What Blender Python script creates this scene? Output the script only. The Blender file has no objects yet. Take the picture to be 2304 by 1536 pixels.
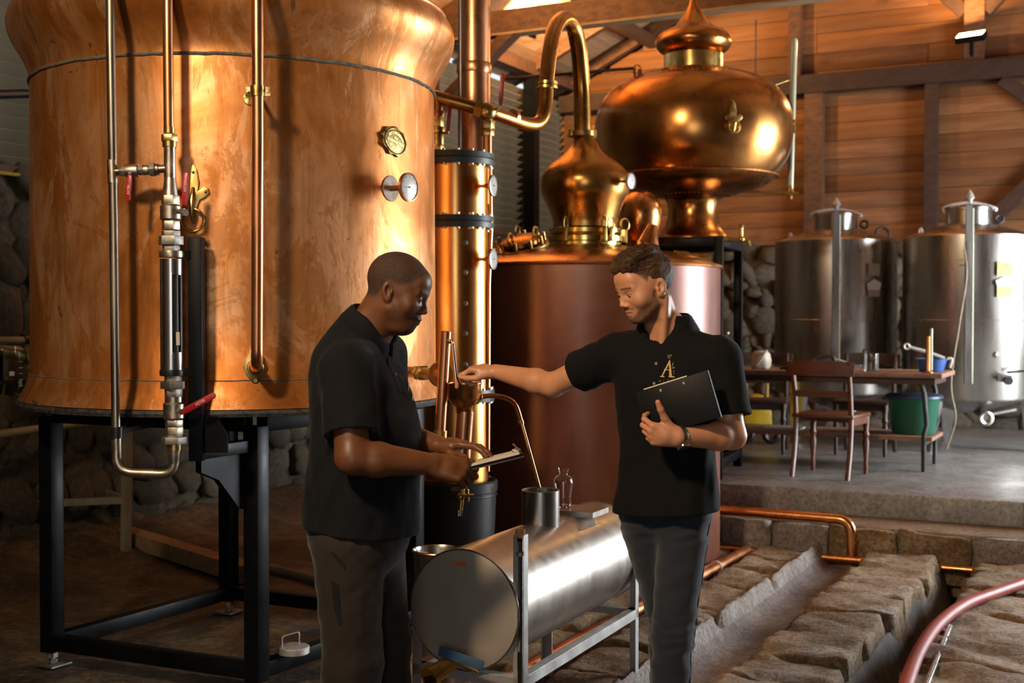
import bpy, bmesh, math, random
import numpy as np
from mathutils import Vector, Matrix

# ------------------------------------------------------------------ camera, world, lights, exposure
scene = bpy.context.scene
COL = scene.collection
CAM_Z, FPX, PITCH = 1.56, 2800.0, math.radians(1.2)

cam_data = bpy.data.cameras.new('camera')
cam_data.sensor_width = 36.0
cam_data.lens = FPX / 2304 * 36.0
cam_data.clip_end = 100
cam_data.dof.use_dof = True
cam_data.dof.focus_distance = 4.45
cam_data.dof.aperture_fstop = 3.4
camera = bpy.data.objects.new('camera', cam_data)
COL.objects.link(camera)
camera.location = (0, 0, CAM_Z)
camera.rotation_euler = (math.pi / 2 - PITCH, 0, 0)
scene.camera = camera

world = bpy.data.worlds.new('world')
scene.world = world
world.use_nodes = True
world.node_tree.nodes['Background'].inputs[0].default_value = (0.80, 0.90, 1.0, 1)
world.node_tree.nodes['Background'].inputs[1].default_value = 1.2

vs = scene.view_settings
vs.view_transform = 'Standard'
vs.look = 'None'
vs.gamma = 1.0
vs.use_curve_mapping = False
vs.exposure = 0.0
cy = scene.cycles
cy.max_bounces, cy.diffuse_bounces, cy.glossy_bounces, cy.transmission_bounces = 7, 3, 4, 7
cy.caustics_reflective = cy.caustics_refractive = False
cy.use_light_tree = False


def area_light(name, loc, target, size, size_y, power, color):
    d = bpy.data.lights.new(name, 'AREA')
    d.shape = 'RECTANGLE'
    d.size, d.size_y = size, size_y
    d.energy, d.color = power, color
    o = bpy.data.objects.new(name, d)
    COL.objects.link(o)
    o.location = loc
    o.rotation_euler = (Vector(target) - Vector(loc)).to_track_quat('-Z', 'Y').to_euler()
    return o


# ------------------------------------------------------------------ building frame of reference
# origin at the back left room corner; a = metres towards the viewer, b = metres to the right
ANG = math.radians(27)
UX, UY = math.sin(ANG), math.cos(ANG)
CX, CY = 0.73, 15.34


def B(a, b, z=0.0):
    return (CX - a * UX + b * UY, CY - a * UY - b * UX, z)


def P(px, py, Y):
    """the point at depth Y seen at pixel (px, py) of the 2304 x 1536 frame"""
    dx, dy = (px - 1152) / FPX, (768 - py) / FPX
    fy, fz = math.cos(PITCH), -math.sin(PITCH)
    uy, uz = math.sin(PITCH), math.cos(PITCH)
    vy, vz = fy + dy * uy, fz + dy * uz
    k = Y / vy
    return Vector((dx * k, Y, CAM_Z + vz * k))


def project(p):
    x, y, z = p[0], p[1], p[2] - CAM_Z
    d = y * math.cos(PITCH) - z * math.sin(PITCH)
    u = y * math.sin(PITCH) + z * math.cos(PITCH)
    return 1152 + FPX * x / d, 768 - FPX * u / d


# daylight through the big door opening in the right wall; added frontal fill behind the photographer
area_light('door_daylight', B(2.9, 9.25, 1.9), B(6.0, 3.0, 1.2), 2.8, 2.8, 760, (0.90, 0.95, 1.0))
area_light('rear_fill', B(16.8, 7.4, 1.8), B(8.0, 4.0, 1.2), 2.2, 2.6, 36, (0.97, 0.95, 0.93))  # added fill from behind the camera, brightens the fronts of things
# shaded work lamp hanging left of the photographer, turned on the vat
lamp_data = bpy.data.lights.new('work_lamp_light', 'SPOT')
lamp_data.energy, lamp_data.color = 780, (1.0, 0.74, 0.48)
lamp_data.spot_size, lamp_data.spot_blend = math.radians(82), 1.0
lamp_data.shadow_soft_size = 0.22
lamp = bpy.data.objects.new('work_lamp_light', lamp_data)
COL.objects.link(lamp)
lamp.location = (-2.0, 0.9, 4.2)
lamp.rotation_euler = (Vector((0.2, 5.0, 1.9)) - lamp.location).to_track_quat('-Z', 'Y').to_euler()

# ------------------------------------------------------------------ mesh helpers
def basis(d):
    d = Vector(d).normalized()
    a = Vector((0, 0, 1)) if abs(d.z) < 0.95 else Vector((1, 0, 0))
    x = a.cross(d).normalized()
    y = d.cross(x).normalized()
    return x, y, d


class MB:
    """collects shapes; build() links them as one mesh object"""

    def __init__(self):
        self.v, self.f = [], []

    def add(self, vs_, fs_):
        n = len(self.v)
        self.v += [tuple(p) for p in vs_]
        self.f += [tuple(i + n for i in q) for q in fs_]
        return self

    def box(self, c, size, ax=None):
        """ax: (x, y, z) axis vectors; size full lengths"""
        x, y, z = ax if ax else (Vector((1, 0, 0)), Vector((0, 1, 0)), Vector((0, 0, 1)))
        c = Vector(c)
        hx, hy, hz = (Vector(x) * size[0] / 2, Vector(y) * size[1] / 2, Vector(z) * size[2] / 2)
        vs_ = [c + sx * hx + sy * hy + sz * hz for sz in (-1, 1) for sy in (-1, 1) for sx in (-1, 1)]
        return self.add(vs_, [(0, 2, 3, 1), (4, 5, 7, 6), (0, 1, 5, 4), (2, 6, 7, 3), (0, 4, 6, 2), (1, 3, 7, 5)])

    def bar(self, p0, p1, w, h, up=(0, 0, 1)):
        p0, p1 = Vector(p0), Vector(p1)
        d = (p1 - p0)
        L = d.length
        d.normalize()
        up = Vector(up)
        if abs(d.dot(up)) > 0.98:
            up = Vector((UY, -UX, 0))
        x = d.cross(up).normalized()
        z = x.cross(d).normalized()
        return self.box((p0 + p1) / 2, (w, L, h), (x, d, z))

    def lathe(self, prof, c=(0, 0, 0), seg=48, axis=(0, 0, 1), cap0=True, cap1=True, arc=None):
        x, y, d = basis(axis) if tuple(axis) != (0, 0, 1) else (Vector((1, 0, 0)), Vector((0, 1, 0)), Vector((0, 0, 1)))
        c = Vector(c)
        n = len(prof)
        vs_, fs_ = [], []
        for (r, z) in prof:
            for i in range(seg):
                t = 2 * math.pi * i / seg
                vs_.append(c + x * (r * math.cos(t)) + y * (r * math.sin(t)) + d * z)
        for k in range(n - 1):
            for i in range(seg):
                j = (i + 1) % seg
                fs_.append((k * seg + i, k * seg + j, (k + 1) * seg + j, (k + 1) * seg + i))
        if cap0:
            fs_.append(tuple(reversed(range(seg))))
        if cap1:
            fs_.append(tuple((n - 1) * seg + i for i in range(seg)))
        return self.add(vs_, fs_)

    def cyl(self, p0, p1, r0, r1=None, seg=20):
        p0, p1 = Vector(p0), Vector(p1)
        return self.lathe([(r0, 0), (r0 if r1 is None else r1, (p1 - p0).length)], p0, seg, (p1 - p0).normalized())

    def hexnut(self, p0, p1, r):
        return self.cyl(p0, p1, r, r, 6)

    def tube(self, pts, r, seg=14, closed=False, caps=True):
        pts = [Vector(p) for p in pts]
        n = len(pts)
        rs = r if isinstance(r, (list, tuple)) else [r] * n
        vs_, fs_ = [], []
        prev = None
        for i in range(n):
            if closed:
                t = (pts[(i + 1) % n] - pts[i - 1]).normalized()
            else:
                t = (pts[min(i + 1, n - 1)] - pts[max(i - 1, 0)]).normalized()
            if prev is None:
                x, y, _ = basis(t)
            else:
                x = (prev - t * prev.dot(t)).normalized()
                y = t.cross(x)
            prev = x
            for k in range(seg):
                a = 2 * math.pi * k / seg
                vs_.append(pts[i] + (x * math.cos(a) + y * math.sin(a)) * rs[i])
        m = n if closed else n - 1
        for i in range(m):
            for k in range(seg):
                a, b = i * seg + k, i * seg + (k + 1) % seg
                c, e = ((i + 1) % n) * seg + (k + 1) % seg, ((i + 1) % n) * seg + k
                fs_.append((a, b, c, e))
        if caps and not closed:
            fs_.append(tuple(reversed(range(seg))))
            fs_.append(tuple((n - 1) * seg + k for k in range(seg)))
        return self.add(vs_, fs_)

    def torus(self, c, axis, R, r, seg=32, sub=10, sx=1.0, sy=1.0):
        x, y, d = basis(axis)
        c = Vector(c)
        pts = [c + x * (R * sx * math.cos(2 * math.pi * i / seg)) + y * (R * sy * math.sin(2 * math.pi * i / seg)) for i in range(seg)]
        return self.tube(pts, r, sub, closed=True)

    def ball(self, c, r, seg=14, rings=8, ax=None, scale=(1, 1, 1)):
        x, y, z = ax if ax else (Vector((1, 0, 0)), Vector((0, 1, 0)), Vector((0, 0, 1)))
        c = Vector(c)
        vs_, fs_ = [c + Vector(z) * (-r * scale[2])], []
        for k in range(1, rings):
            ph = math.pi * k / rings - math.pi / 2
            for i in range(seg):
                t = 2 * math.pi * i / seg
                vs_.append(c + Vector(x) * (r * scale[0] * math.cos(ph) * math.cos(t)) + Vector(y) * (r * scale[1] * math.cos(ph) * math.sin(t)) + Vector(z) * (r * scale[2] * math.sin(ph)))
        vs_.append(c + Vector(z) * (r * scale[2]))
        last = len(vs_) - 1
        for i in range(seg):
            j = (i + 1) % seg
            fs_.append((0, 1 + j, 1 + i))
            fs_.append((last, last - seg + i, last - seg + j))
            for k in range(rings - 2):
                a = 1 + k * seg
                fs_.append((a + i, a + j, a + seg + j, a + seg + i))
        return self.add(vs_, fs_)

    def prism(self, poly, o, x, y, n, depth):
        """2-D polygon extruded by depth along n from o"""
        o, x, y, n = Vector(o), Vector(x), Vector(y), Vector(n)
        k = len(poly)
        vs_ = [o + x * p[0] + y * p[1] for p in poly] + [o + x * p[0] + y * p[1] + n * depth for p in poly]
        fs_ = [tuple(reversed(range(k))), tuple(range(k, 2 * k))] + [(i, (i + 1) % k, k + (i + 1) % k, k + i) for i in range(k)]
        return self.add(vs_, fs_)

    def build(self, name, mat, parent=None, angle=35, bevel=0.0, bseg=2):
        off = Vector((0, 0, 0))
        p = parent
        while p is not None:
            off += p.location
            p = p.parent
        me = bpy.data.meshes.new(name)
        me.from_pydata([tuple(Vector(q) - off) for q in self.v], [], self.f)
        me.validate()
        if bevel > 0:
            bm = bmesh.new()
            bm.from_mesh(me)
            bmesh.ops.remove_doubles(bm, verts=bm.verts, dist=1e-6)
            es = [e for e in bm.edges if len(e.link_faces) == 2 and e.calc_face_angle(0) > 0.6]
            bmesh.ops.bevel(bm, geom=es, offset=bevel, segments=bseg, affect='EDGES', profile=0.5)
            bm.to_mesh(me)
            bm.free()
        bm = bmesh.new()
        bm.from_mesh(me)
        bmesh.ops.recalc_face_normals(bm, faces=bm.faces)
        bm.to_mesh(me)
        bm.free()
        me.polygons.foreach_set('use_smooth', [True] * len(me.polygons))
        me.set_sharp_from_angle(angle=math.radians(angle))
        me.materials.append(mat)
        o = bpy.data.objects.new(name, me)
        COL.objects.link(o)
        o.parent = parent
        return o


def thing(name, loc, label, cat, group=None, kind=None):
    o = bpy.data.objects.new(name, None)
    o.empty_display_size = 0.1
    COL.objects.link(o)
    o.location = loc
    return tag(o, label, cat, group, kind)


def tag(o, label=None, cat=None, group=None, kind=None):
    if label:
        o['label'] = label
    if cat:
        o['category'] = cat
    if group:
        o['group'] = group
    if kind:
        o['kind'] = kind
    return o


def copy_tree(o, parent=None):
    c = o.copy()
    COL.objects.link(c)
    c.parent = parent
    for ch in o.children:
        copy_tree(ch, c)
    return c


def arc_pts(pts, n=8, rad=0.05):
    """polyline with its inner corners rounded"""
    pts = [Vector(p) for p in pts]
    out = [pts[0]]
    for i in range(1, len(pts) - 1):
        a, b, c = pts[i - 1], pts[i], pts[i + 1]
        r = min(rad, (a - b).length * 0.49, (c - b).length * 0.49)
        p, q = b + (a - b).normalized() * r, b + (c - b).normalized() * r
        for k in range(n + 1):
            t = k / n
            out.append(p * (1 - t) ** 2 + b * 2 * t * (1 - t) + q * t * t)
    out.append(pts[-1])
    return out


def spline(pts, n=8):
    """Catmull-Rom through the points"""
    pts = [Vector(p) for p in pts]
    q = [pts[0] * 2 - pts[1]] + pts + [pts[-1] * 2 - pts[-2]]
    out = []
    for i in range(1, len(q) - 2):
        for k in range(n):
            t = k / n
            out.append(0.5 * (2 * q[i] + (q[i + 1] - q[i - 1]) * t + (2 * q[i - 1] - 5 * q[i] + 4 * q[i + 1] - q[i + 2]) * t * t + (3 * q[i] - q[i - 1] - 3 * q[i + 1] + q[i + 2]) * t ** 3))
    out.append(pts[-1])
    return out

# ------------------------------------------------------------------ materials (all node based)
class N:
    def __init__(self, name):
        self.m = bpy.data.materials.new(name)
        self.m.use_nodes = True
        self.t = self.m.node_tree
        self.b = self.t.nodes['Principled BSDF']
        self.co = self.t.nodes.new('ShaderNodeTexCoord')

    def new(self, kind, **kw):
        n = self.t.nodes.new(kind)
        for k, v in kw.items():
            setattr(n, k, v)
        return n

    def link(self, a, b):
        self.t.links.new(a, b)

    def mapping(self, scale=(1, 1, 1), src='Object', rot=(0, 0, 0)):
        mp = self.new('ShaderNodeMapping')
        mp.inputs['Scale'].default_value = scale
        mp.inputs['Rotation'].default_value = rot
        self.link(self.co.outputs[src], mp.inputs[0])
        return mp.outputs[0]

    def noise(self, scale, detail=4, rough=0.55, stretch=(1, 1, 1), distort=0.0, rot=(0, 0, 0)):
        n = self.new('ShaderNodeTexNoise')
        n.inputs['Scale'].default_value = scale
        n.inputs['Detail'].default_value = detail
        n.inputs['Roughness'].default_value = rough
        n.inputs['Distortion'].default_value = distort
        self.link(self.mapping(stretch, rot=rot), n.inputs['Vector'])
        return n.outputs['Fac']

    def ramp(self, fac, stops):
        r = self.new('ShaderNodeValToRGB')
        e = r.color_ramp.elements
        while len(e) < len(stops):
            e.new(0.5)
        for k, (p, c) in enumerate(stops):
            e[k].position = p
            e[k].color = (c, c, c, 1) if isinstance(c, (int, float)) else (*c, 1)
        self.link(fac, r.inputs[0])
        return r.outputs[0]

    def mix(self, fac, a, b, mode='MIX'):
        n = self.new('ShaderNodeMix', data_type='RGBA', blend_type=mode)
        for sock, v in ((n.inputs[0], fac), (n.inputs[6], a), (n.inputs[7], b)):
            if isinstance(v, bpy.types.NodeSocket):
                self.link(v, sock)
            elif isinstance(v, (int, float)):
                sock.default_value = v
            else:
                sock.default_value = (*v, 1)
        return n.outputs[2]

    def math(self, op, a, b=0.0):
        n = self.new('ShaderNodeMath', operation=op)
        for sock, v in ((n.inputs[0], a), (n.inputs[1], b)):
            if isinstance(v, bpy.types.NodeSocket):
                self.link(v, sock)
            else:
                sock.default_value = v
        return n.outputs[0]

    def bump(self, h, strength=0.2, dist=0.01):
        n = self.new('ShaderNodeBump')
        n.inputs['Strength'].default_value = strength
        n.inputs['Distance'].default_value = dist
        self.link(h, n.inputs['Height'])
        self.link(n.outputs[0], self.b.inputs['Normal'])

    def set(self, **kw):
        for k, v in kw.items():
            s = self.b.inputs[k.replace('_', ' ')]
            if isinstance(v, bpy.types.NodeSocket):
                self.link(v, s)
            elif isinstance(v, tuple) and len(v) == 3:
                s.default_value = (*v, 1)
            else:
                s.default_value = v
        return self.m


def simple(name, c1, c2=None, scale=8, rough=0.5, rough2=None, metal=0.0, bump=0.0, bscale=60, stretch=(1, 1, 1), detail=4, dist=0.004, **kw):
    n = N(name)
    if c2 is not None:
        f = n.ramp(n.noise(scale, detail, stretch=stretch), [(0.36, c1), (0.64, c2)])
        n.set(Base_Color=f)
    else:
        n.set(Base_Color=c1)
    if rough2 is not None:
        n.set(Roughness=n.ramp(n.noise(scale * 1.7, 4, stretch=stretch), [(0.3, rough), (0.7, rough2)]))
    else:
        n.set(Roughness=rough)
    if bump:
        n.bump(n.noise(bscale, 5, stretch=stretch), bump, dist)
    return n.set(Metallic=metal, **kw)


def copper_vat():
    n = N('copper_vat')
    big = n.noise(1.7, 6, 0.6, (1, 1, 0.8), 0.6)
    streak = n.noise(3.0, 6, 0.65, (2.2, 2.2, 0.35), 0.8)
    fine = n.noise(22, 6, 0.72, (1, 1, 0.5))
    c = n.ramp(big, [(0.30, (0.34, 0.10, 0.015)), (0.44, (0.62, 0.225, 0.050)), (0.56, (0.80, 0.40, 0.18)), (0.63, (0.72, 0.30, 0.09)), (0.74, (0.46, 0.155, 0.028))])
    c = n.mix(n.ramp(streak, [(0.50, 0.0), (0.68, 0.8)]), c, (0.36, 0.115, 0.018))
    st = n.noise(2.3, 7, 0.72, (1.2, 1.2, 0.6), 1.2)
    c = n.mix(n.ramp(st, [(0.535, 0.0), (0.575, 0.6)]), c, (0.37, 0.125, 0.018))
    st2 = n.noise(3.4, 7, 0.75, (1.5, 1.5, 0.5), 0.9)
    c = n.mix(n.ramp(st2, [(0.57, 0.0), (0.61, 0.5)]), c, (0.82, 0.47, 0.25))
    c = n.mix(n.ramp(fine, [(0.56, 0.0), (0.76, 0.6)]), c, (0.26, 0.085, 0.02))
    sp = n.noise(5.0, 3, 0.6, (1, 1, 1), 1.5)
    c = n.mix(n.ramp(sp, [(0.70, 0.0), (0.715, 0.65)]), c, (0.10, 0.05, 0.035))
    n.set(Base_Color=c, Metallic=0.72)
    n.set(Roughness=n.ramp(st, [(0.35, 0.32), (0.65, 0.52)]))
    n.bump(n.noise(9, 4, 0.5), 0.10, 0.01)
    return n.m


def metal(name, c1, c2, rough, rough2, scale=6, stretch=(1, 1, 1), bump=0.05, bscale=30, metallic=1.0):
    return simple(name, c1, c2, scale, rough, rough2, metallic, bump, bscale, stretch)


def wood(name, c1, c2, c3, axis_rot=0.0, rough=0.7, scale=3.0, vary=0.5):
    """grain along the object's x; every object a tone of its own"""
    n = N(name)
    g = n.noise(scale, 6, 0.6, (0.35, 7, 7), 0.5, (0, 0, axis_rot))
    kn = n.noise(1.6, 3, 0.5, (1, 2, 2), 0.8, (0, 0, axis_rot))
    c = n.ramp(g, [(0.3, c1), (0.5, c2), (0.72, c3)])
    c = n.mix(n.ramp(kn, [(0.62, 0.0), (0.78, 0.6)]), c, tuple(x * 0.5 for x in c1))
    oi = n.new('ShaderNodeObjectInfo')
    v = n.ramp(oi.outputs['Random'], [(0.0, 1.0 - vary), (1.0, 1.0 + 0.0)])
    c = n.mix(1.0, c, v, 'MULTIPLY')
    n.set(Base_Color=c, Roughness=rough)
    n.bump(g, 0.15, 0.004)
    return n.m


def stone(name, c1, c2, c3, scale=3.0, bump=0.6, dist=0.02, rough=0.85, rough2=0.6, vary=0.25):
    n = N(name)
    a = n.noise(scale, 8, 0.65, (1, 1, 1), 0.4)
    b = n.noise(scale * 4.5, 8, 0.7)
    c = n.ramp(a, [(0.3, c1), (0.5, c2), (0.7, c3)])
    c = n.mix(n.ramp(b, [(0.45, 0.0), (0.75, 0.6)]), c, tuple(x * 0.4 for x in c1))
    d = n.noise(scale * 17, 5, 0.75)
    c = n.mix(n.ramp(d, [(0.40, 0.55), (0.52, 0.0)]), c, tuple(x * 0.35 for x in c1))
    c = n.mix(n.ramp(d, [(0.56, 0.0), (0.70, 0.5)]), c, tuple(min(1, x * 1.25) for x in c3))
    oi = n.new('ShaderNodeObjectInfo')
    c = n.mix(1.0, c, n.ramp(oi.outputs['Random'], [(0, 1 - vary), (1, 1.0)]), 'MULTIPLY')
    n.set(Base_Color=c, Roughness=n.ramp(a, [(0.3, rough), (0.7, rough2)]))
    n.bump(n.mix(0.45, n.mix(0.6, a, b), d), bump, dist)
    return n.m


def glass(name, color=(1, 1, 1), rough=0.0, ior=1.45):
    n = N(name)
    return n.set(Base_Color=color, Roughness=rough, Transmission_Weight=1.0, IOR=ior)


MAT = {}
MAT['vat'] = copper_vat()
MAT['copper'] = metal('polished_copper', (0.80, 0.36, 0.13), (0.62, 0.24, 0.07), 0.18, 0.32, 4)
MAT['copper_pipe'] = metal('copper_pipe', (0.82, 0.40, 0.20), (0.58, 0.24, 0.10), 0.24, 0.42, 5, (1, 1, 0.3))
MAT['copper_dull'] = metal('dull_copper', (0.56, 0.24, 0.09), (0.36, 0.14, 0.05), 0.30, 0.45, 5)
MAT['copper_column'] = metal('column_copper', (0.88, 0.44, 0.13), (0.76, 0.33, 0.08), 0.20, 0.32, 3, (1, 1, 0.25))
MAT['bronze'] = metal('bronze_patina', (0.40, 0.19, 0.045), (0.58, 0.30, 0.08), 0.22, 0.36, 3)
MAT['pot_copper'] = metal('pot_copper', (0.38, 0.165, 0.045), (0.52, 0.24, 0.07), 0.20, 0.30, 2.2)
MAT['brass'] = metal('brass', (0.62, 0.42, 0.14), (0.42, 0.27, 0.08), 0.25, 0.45, 12)
MAT['brass_bright'] = metal('bright_brass', (0.80, 0.58, 0.20), (0.62, 0.42, 0.12), 0.16, 0.28, 8)
MAT['steel'] = metal('stainless_steel', (0.50, 0.47, 0.43), (0.38, 0.36, 0.33), 0.22, 0.34, 5, (1, 1, 0.15))
MAT['steel_drum'] = metal('satin_steel', (0.46, 0.42, 0.37), (0.38, 0.35, 0.31), 0.30, 0.42, 5, (3, 3, 0.4), metallic=0.92)
MAT['drum_end'] = metal('drum_end_steel', (0.56, 0.49, 0.40), (0.48, 0.42, 0.34), 0.36, 0.5, 3, metallic=0.5)
MAT['galv'] = metal('galvanised_steel', (0.48, 0.47, 0.45), (0.62, 0.61, 0.58), 0.40, 0.58, 14, metallic=0.7)
MAT['pipe_steel'] = metal('pipe_steel', (0.46, 0.40, 0.31), (0.30, 0.26, 0.20), 0.28, 0.45, 10, (1, 1, 0.2))
MAT['nickel'] = metal('nickel_brass', (0.58, 0.50, 0.38), (0.38, 0.32, 0.24), 0.28, 0.48, 20)
MAT['zinc'] = metal('worn_zinc', (0.42, 0.40, 0.36), (0.24, 0.21, 0.18), 0.45, 0.65, 20)
MAT['solder'] = simple('solder_seam', (0.10, 0.11, 0.09), (0.20, 0.19, 0.15), 30, 0.7, metal=0.3, bump=0.4, bscale=50)
MAT['black_paint'] = simple('black_paint', (0.0025, 0.003, 0.0038), (0.005, 0.0055, 0.0065), 4, 0.34, 0.5, bump=0.06, bscale=60, Specular_IOR_Level=0.13)
MAT['plate_edge'] = simple('worn_black_plate', (0.012, 0.012, 0.013), (0.06, 0.055, 0.05), 40, 0.5, 0.7, bump=0.4, bscale=80)
MAT['black_plastic'] = simple('black_plastic', (0.010, 0.010, 0.011), None, rough=0.4)
MAT['black_tub'] = simple('black_tub', (0.012, 0.013, 0.014), (0.022, 0.023, 0.024), 3, 0.33, 0.45, bump=0.05, bscale=20)
MAT['gasket'] = simple('dark_green_gasket', (0.035, 0.045, 0.040), (0.06, 0.07, 0.06), 10, 0.45, bump=0.1)
MAT['red_lever'] = simple('red_lever', (0.42, 0.012, 0.02), (0.34, 0.01, 0.018), 10, 0.35)
MAT['white_print'] = simple('white_print', (0.75, 0.72, 0.70), None, rough=0.6)
MAT['red_still'] = None
MAT['louver'] = simple('louver_metal', (0.22, 0.175, 0.105), (0.31, 0.25, 0.16), 3, 0.5, 0.65, metal=0.1, bump=0.1, bscale=8)
MAT['iron'] = simple('dark_iron', (0.030, 0.030, 0.030), (0.055, 0.05, 0.048), 8, 0.5, 0.65, metal=0.4)
MAT['timber'] = wood('dark_timber', (0.055, 0.022, 0.010), (0.10, 0.042, 0.018), (0.15, 0.065, 0.028), vary=0.35)
MAT['plank'] = wood('wall_plank', (0.165, 0.060, 0.018), (0.25, 0.10, 0.031), (0.33, 0.145, 0.048), vary=0.45)
MAT['timber_dark'] = wood('dark_wall_timber', (0.024, 0.009, 0.005), (0.042, 0.016, 0.008), (0.062, 0.026, 0.012), vary=0.3)
MAT['roof_board'] = wood('roof_board', (0.42, 0.22, 0.10), (0.56, 0.33, 0.16), (0.66, 0.42, 0.22), vary=0.3)
MAT['chair_wood'] = wood('chair_wood', (0.075, 0.020, 0.008), (0.125, 0.036, 0.014), (0.175, 0.058, 0.024), rough=0.38, vary=0.2)
MAT['dark_wood'] = wood('dark_chair_wood', (0.025, 0.010, 0.006), (0.045, 0.018, 0.010), (0.06, 0.026, 0.014), rough=0.45, vary=0.2)
MAT['table_wood'] = wood('table_wood', (0.20, 0.10, 0.06), (0.30, 0.16, 0.10), (0.38, 0.22, 0.14), rough=0.5, vary=0.2)
MAT['raw_wood'] = wood('raw_wood', (0.26, 0.16, 0.08), (0.36, 0.23, 0.12), (0.44, 0.30, 0.17), vary=0.3)
MAT['wall_stone'] = stone('wall_stone', (0.10, 0.075, 0.045), (0.19, 0.15, 0.095), (0.27, 0.23, 0.16), 3.2, 0.7, 0.03, vary=0.5)
MAT['mortar'] = stone('mortar', (0.070, 0.052, 0.028), (0.14, 0.105, 0.060), (0.21, 0.165, 0.10), 2.2, 0.9, 0.04, vary=0.0)
MAT['dirt_floor'] = stone('dirt_floor', (0.018, 0.013, 0.008), (0.075, 0.052, 0.028), (0.22, 0.165, 0.095), 1.3, 0.5, 0.02, 0.8, 0.5, vary=0.0)
MAT['paving'] = stone('paving_stone', (0.22, 0.125, 0.048), (0.46, 0.29, 0.13), (0.74, 0.60, 0.42), 2.4, 1.0, 0.06, 0.7, 0.32, vary=0.2)
MAT['lime'] = stone('limewashed_channel', (0.26, 0.19, 0.15), (0.44, 0.37, 0.32), (0.62, 0.57, 0.51), 2.6, 1.0, 0.03, 0.7, 0.4, vary=0.2)
MAT['wet_channel'] = stone('wet_channel', (0.13, 0.075, 0.058), (0.26, 0.19, 0.165), (0.42, 0.37, 0.34), 2.6, 0.8, 0.03, 0.55, 0.3, vary=0.1)
MAT['concrete'] = stone('concrete', (0.19, 0.18, 0.165), (0.32, 0.315, 0.305), (0.44, 0.44, 0.44), 2.2, 0.25, 0.01, 0.42, 0.26, vary=0.0)
MAT['ledge'] = stone('ledge_concrete', (0.19, 0.125, 0.075), (0.29, 0.20, 0.125), (0.38, 0.28, 0.19), 2.0, 0.4, 0.01, 0.8, 0.6, vary=0.0)
MAT['glass'] = glass('clear_glass', (0.97, 0.98, 0.98))
MAT['glass_green'] = glass('greenish_glass', (0.86, 0.95, 0.84))
MAT['liquid'] = glass('amber_liquid', (0.93, 0.85, 0.55), 0.0, 1.33)
MAT['water'] = glass('clear_spirit', (0.96, 0.95, 0.92), 0.0, 1.34)
MAT['stain'] = simple('grey_stain', (0.24, 0.17, 0.12), (0.36, 0.27, 0.20), 30, 0.6, metal=0.4)
MAT['plate_brass'] = metal('patinated_plate', (0.20, 0.15, 0.06), (0.28, 0.21, 0.09), 0.4, 0.55, 20)
MAT['dial'] = simple('gauge_dial', (0.62, 0.62, 0.58), (0.70, 0.70, 0.66), 4, 0.25)
MAT['dial_ink'] = simple('dial_ink', (0.16, 0.16, 0.16), None, rough=0.6)
MAT['paper'] = simple('paper', (0.68, 0.56, 0.42), (0.74, 0.63, 0.50), 5, 0.8)
MAT['white_paper'] = simple('white_paper', (0.74, 0.72, 0.70), None, rough=0.8)
MAT['green_note'] = simple('green_note', (0.50, 0.66, 0.18), None, rough=0.75)
MAT['lilac_note'] = simple('lilac_note', (0.58, 0.55, 0.66), None, rough=0.75)
MAT['grey_note'] = simple('grey_card', (0.30, 0.27, 0.24), None, rough=0.75)
MAT['hose'] = simple('red_hose', (0.40, 0.055, 0.035), (0.33, 0.045, 0.03), 5, 0.45, 0.55, bump=0.05, bscale=60)
MAT['green_plastic'] = simple('green_plastic', (0.012, 0.105, 0.058), (0.016, 0.12, 0.068), 3, 0.4)
MAT['navy_plastic'] = simple('navy_plastic', (0.02, 0.035, 0.075), None, rough=0.4)
MAT['blue_plastic'] = simple('blue_plastic', (0.035, 0.10, 0.33), None, rough=0.4)
MAT['blue_paint'] = simple('blue_paint', (0.03, 0.08, 0.15), (0.05, 0.11, 0.19), 20, 0.5, 0.65)
MAT['yellow_plastic'] = simple('yellow_plastic', (0.62, 0.42, 0.02), None, rough=0.4)
MAT['white_plastic'] = simple('white_plastic', (0.62, 0.55, 0.44), (0.55, 0.48, 0.38), 4, 0.45)
MAT['pvc'] = simple('old_pvc', (0.34, 0.28, 0.18), (0.26, 0.21, 0.13), 5, 0.5)
MAT['trestle'] = simple('trestle_grey', (0.26, 0.23, 0.17), (0.20, 0.17, 0.12), 6, 0.6)
MAT['cork'] = simple('cork', (0.62, 0.33, 0.15), (0.50, 0.25, 0.10), 40, 0.8, bump=0.2, bscale=90)
MAT['sticker'] = simple('orange_sticker', (0.75, 0.16, 0.02), None, rough=0.5)
MAT['tube_glass'] = simple('gauge_tube', (0.60, 0.63, 0.42), (0.66, 0.68, 0.50), 3, 0.2, Transmission_Weight=0.25)
MAT['gold_print'] = simple('gold_print', (0.62, 0.36, 0.08), (0.54, 0.30, 0.06), 40, 0.5)
MAT['gold_dim'] = simple('dim_gold_print', (0.20, 0.13, 0.045), (0.14, 0.09, 0.03), 60, 0.6)
MAT['white_wire'] = simple('yellow_cable', (0.45, 0.33, 0.03), None, rough=0.5)


def red_still():
    n = N('red_copper_tank')
    a = n.noise(1.5, 6, 0.6, (1, 1, 0.7), 0.6)
    scr = n.noise(5, 5, 0.75, (0.6, 0.6, 5.0), 0.5)
    c = n.ramp(a, [(0.3, (0.115, 0.032, 0.018)), (0.5, (0.19, 0.060, 0.034)), (0.7, (0.25, 0.105, 0.055))])
    c = n.mix(n.ramp(scr, [(0.60, 0.0), (0.76, 0.4)]), c, (0.34, 0.19, 0.12))
    n.set(Base_Color=c, Metallic=0.35, Roughness=n.ramp(a, [(0.3, 0.3), (0.7, 0.42)]), Coat_Weight=0.15, Coat_Roughness=0.2)
    n.bump(n.noise(3, 3), 0.05, 0.01)
    return n.m


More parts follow.
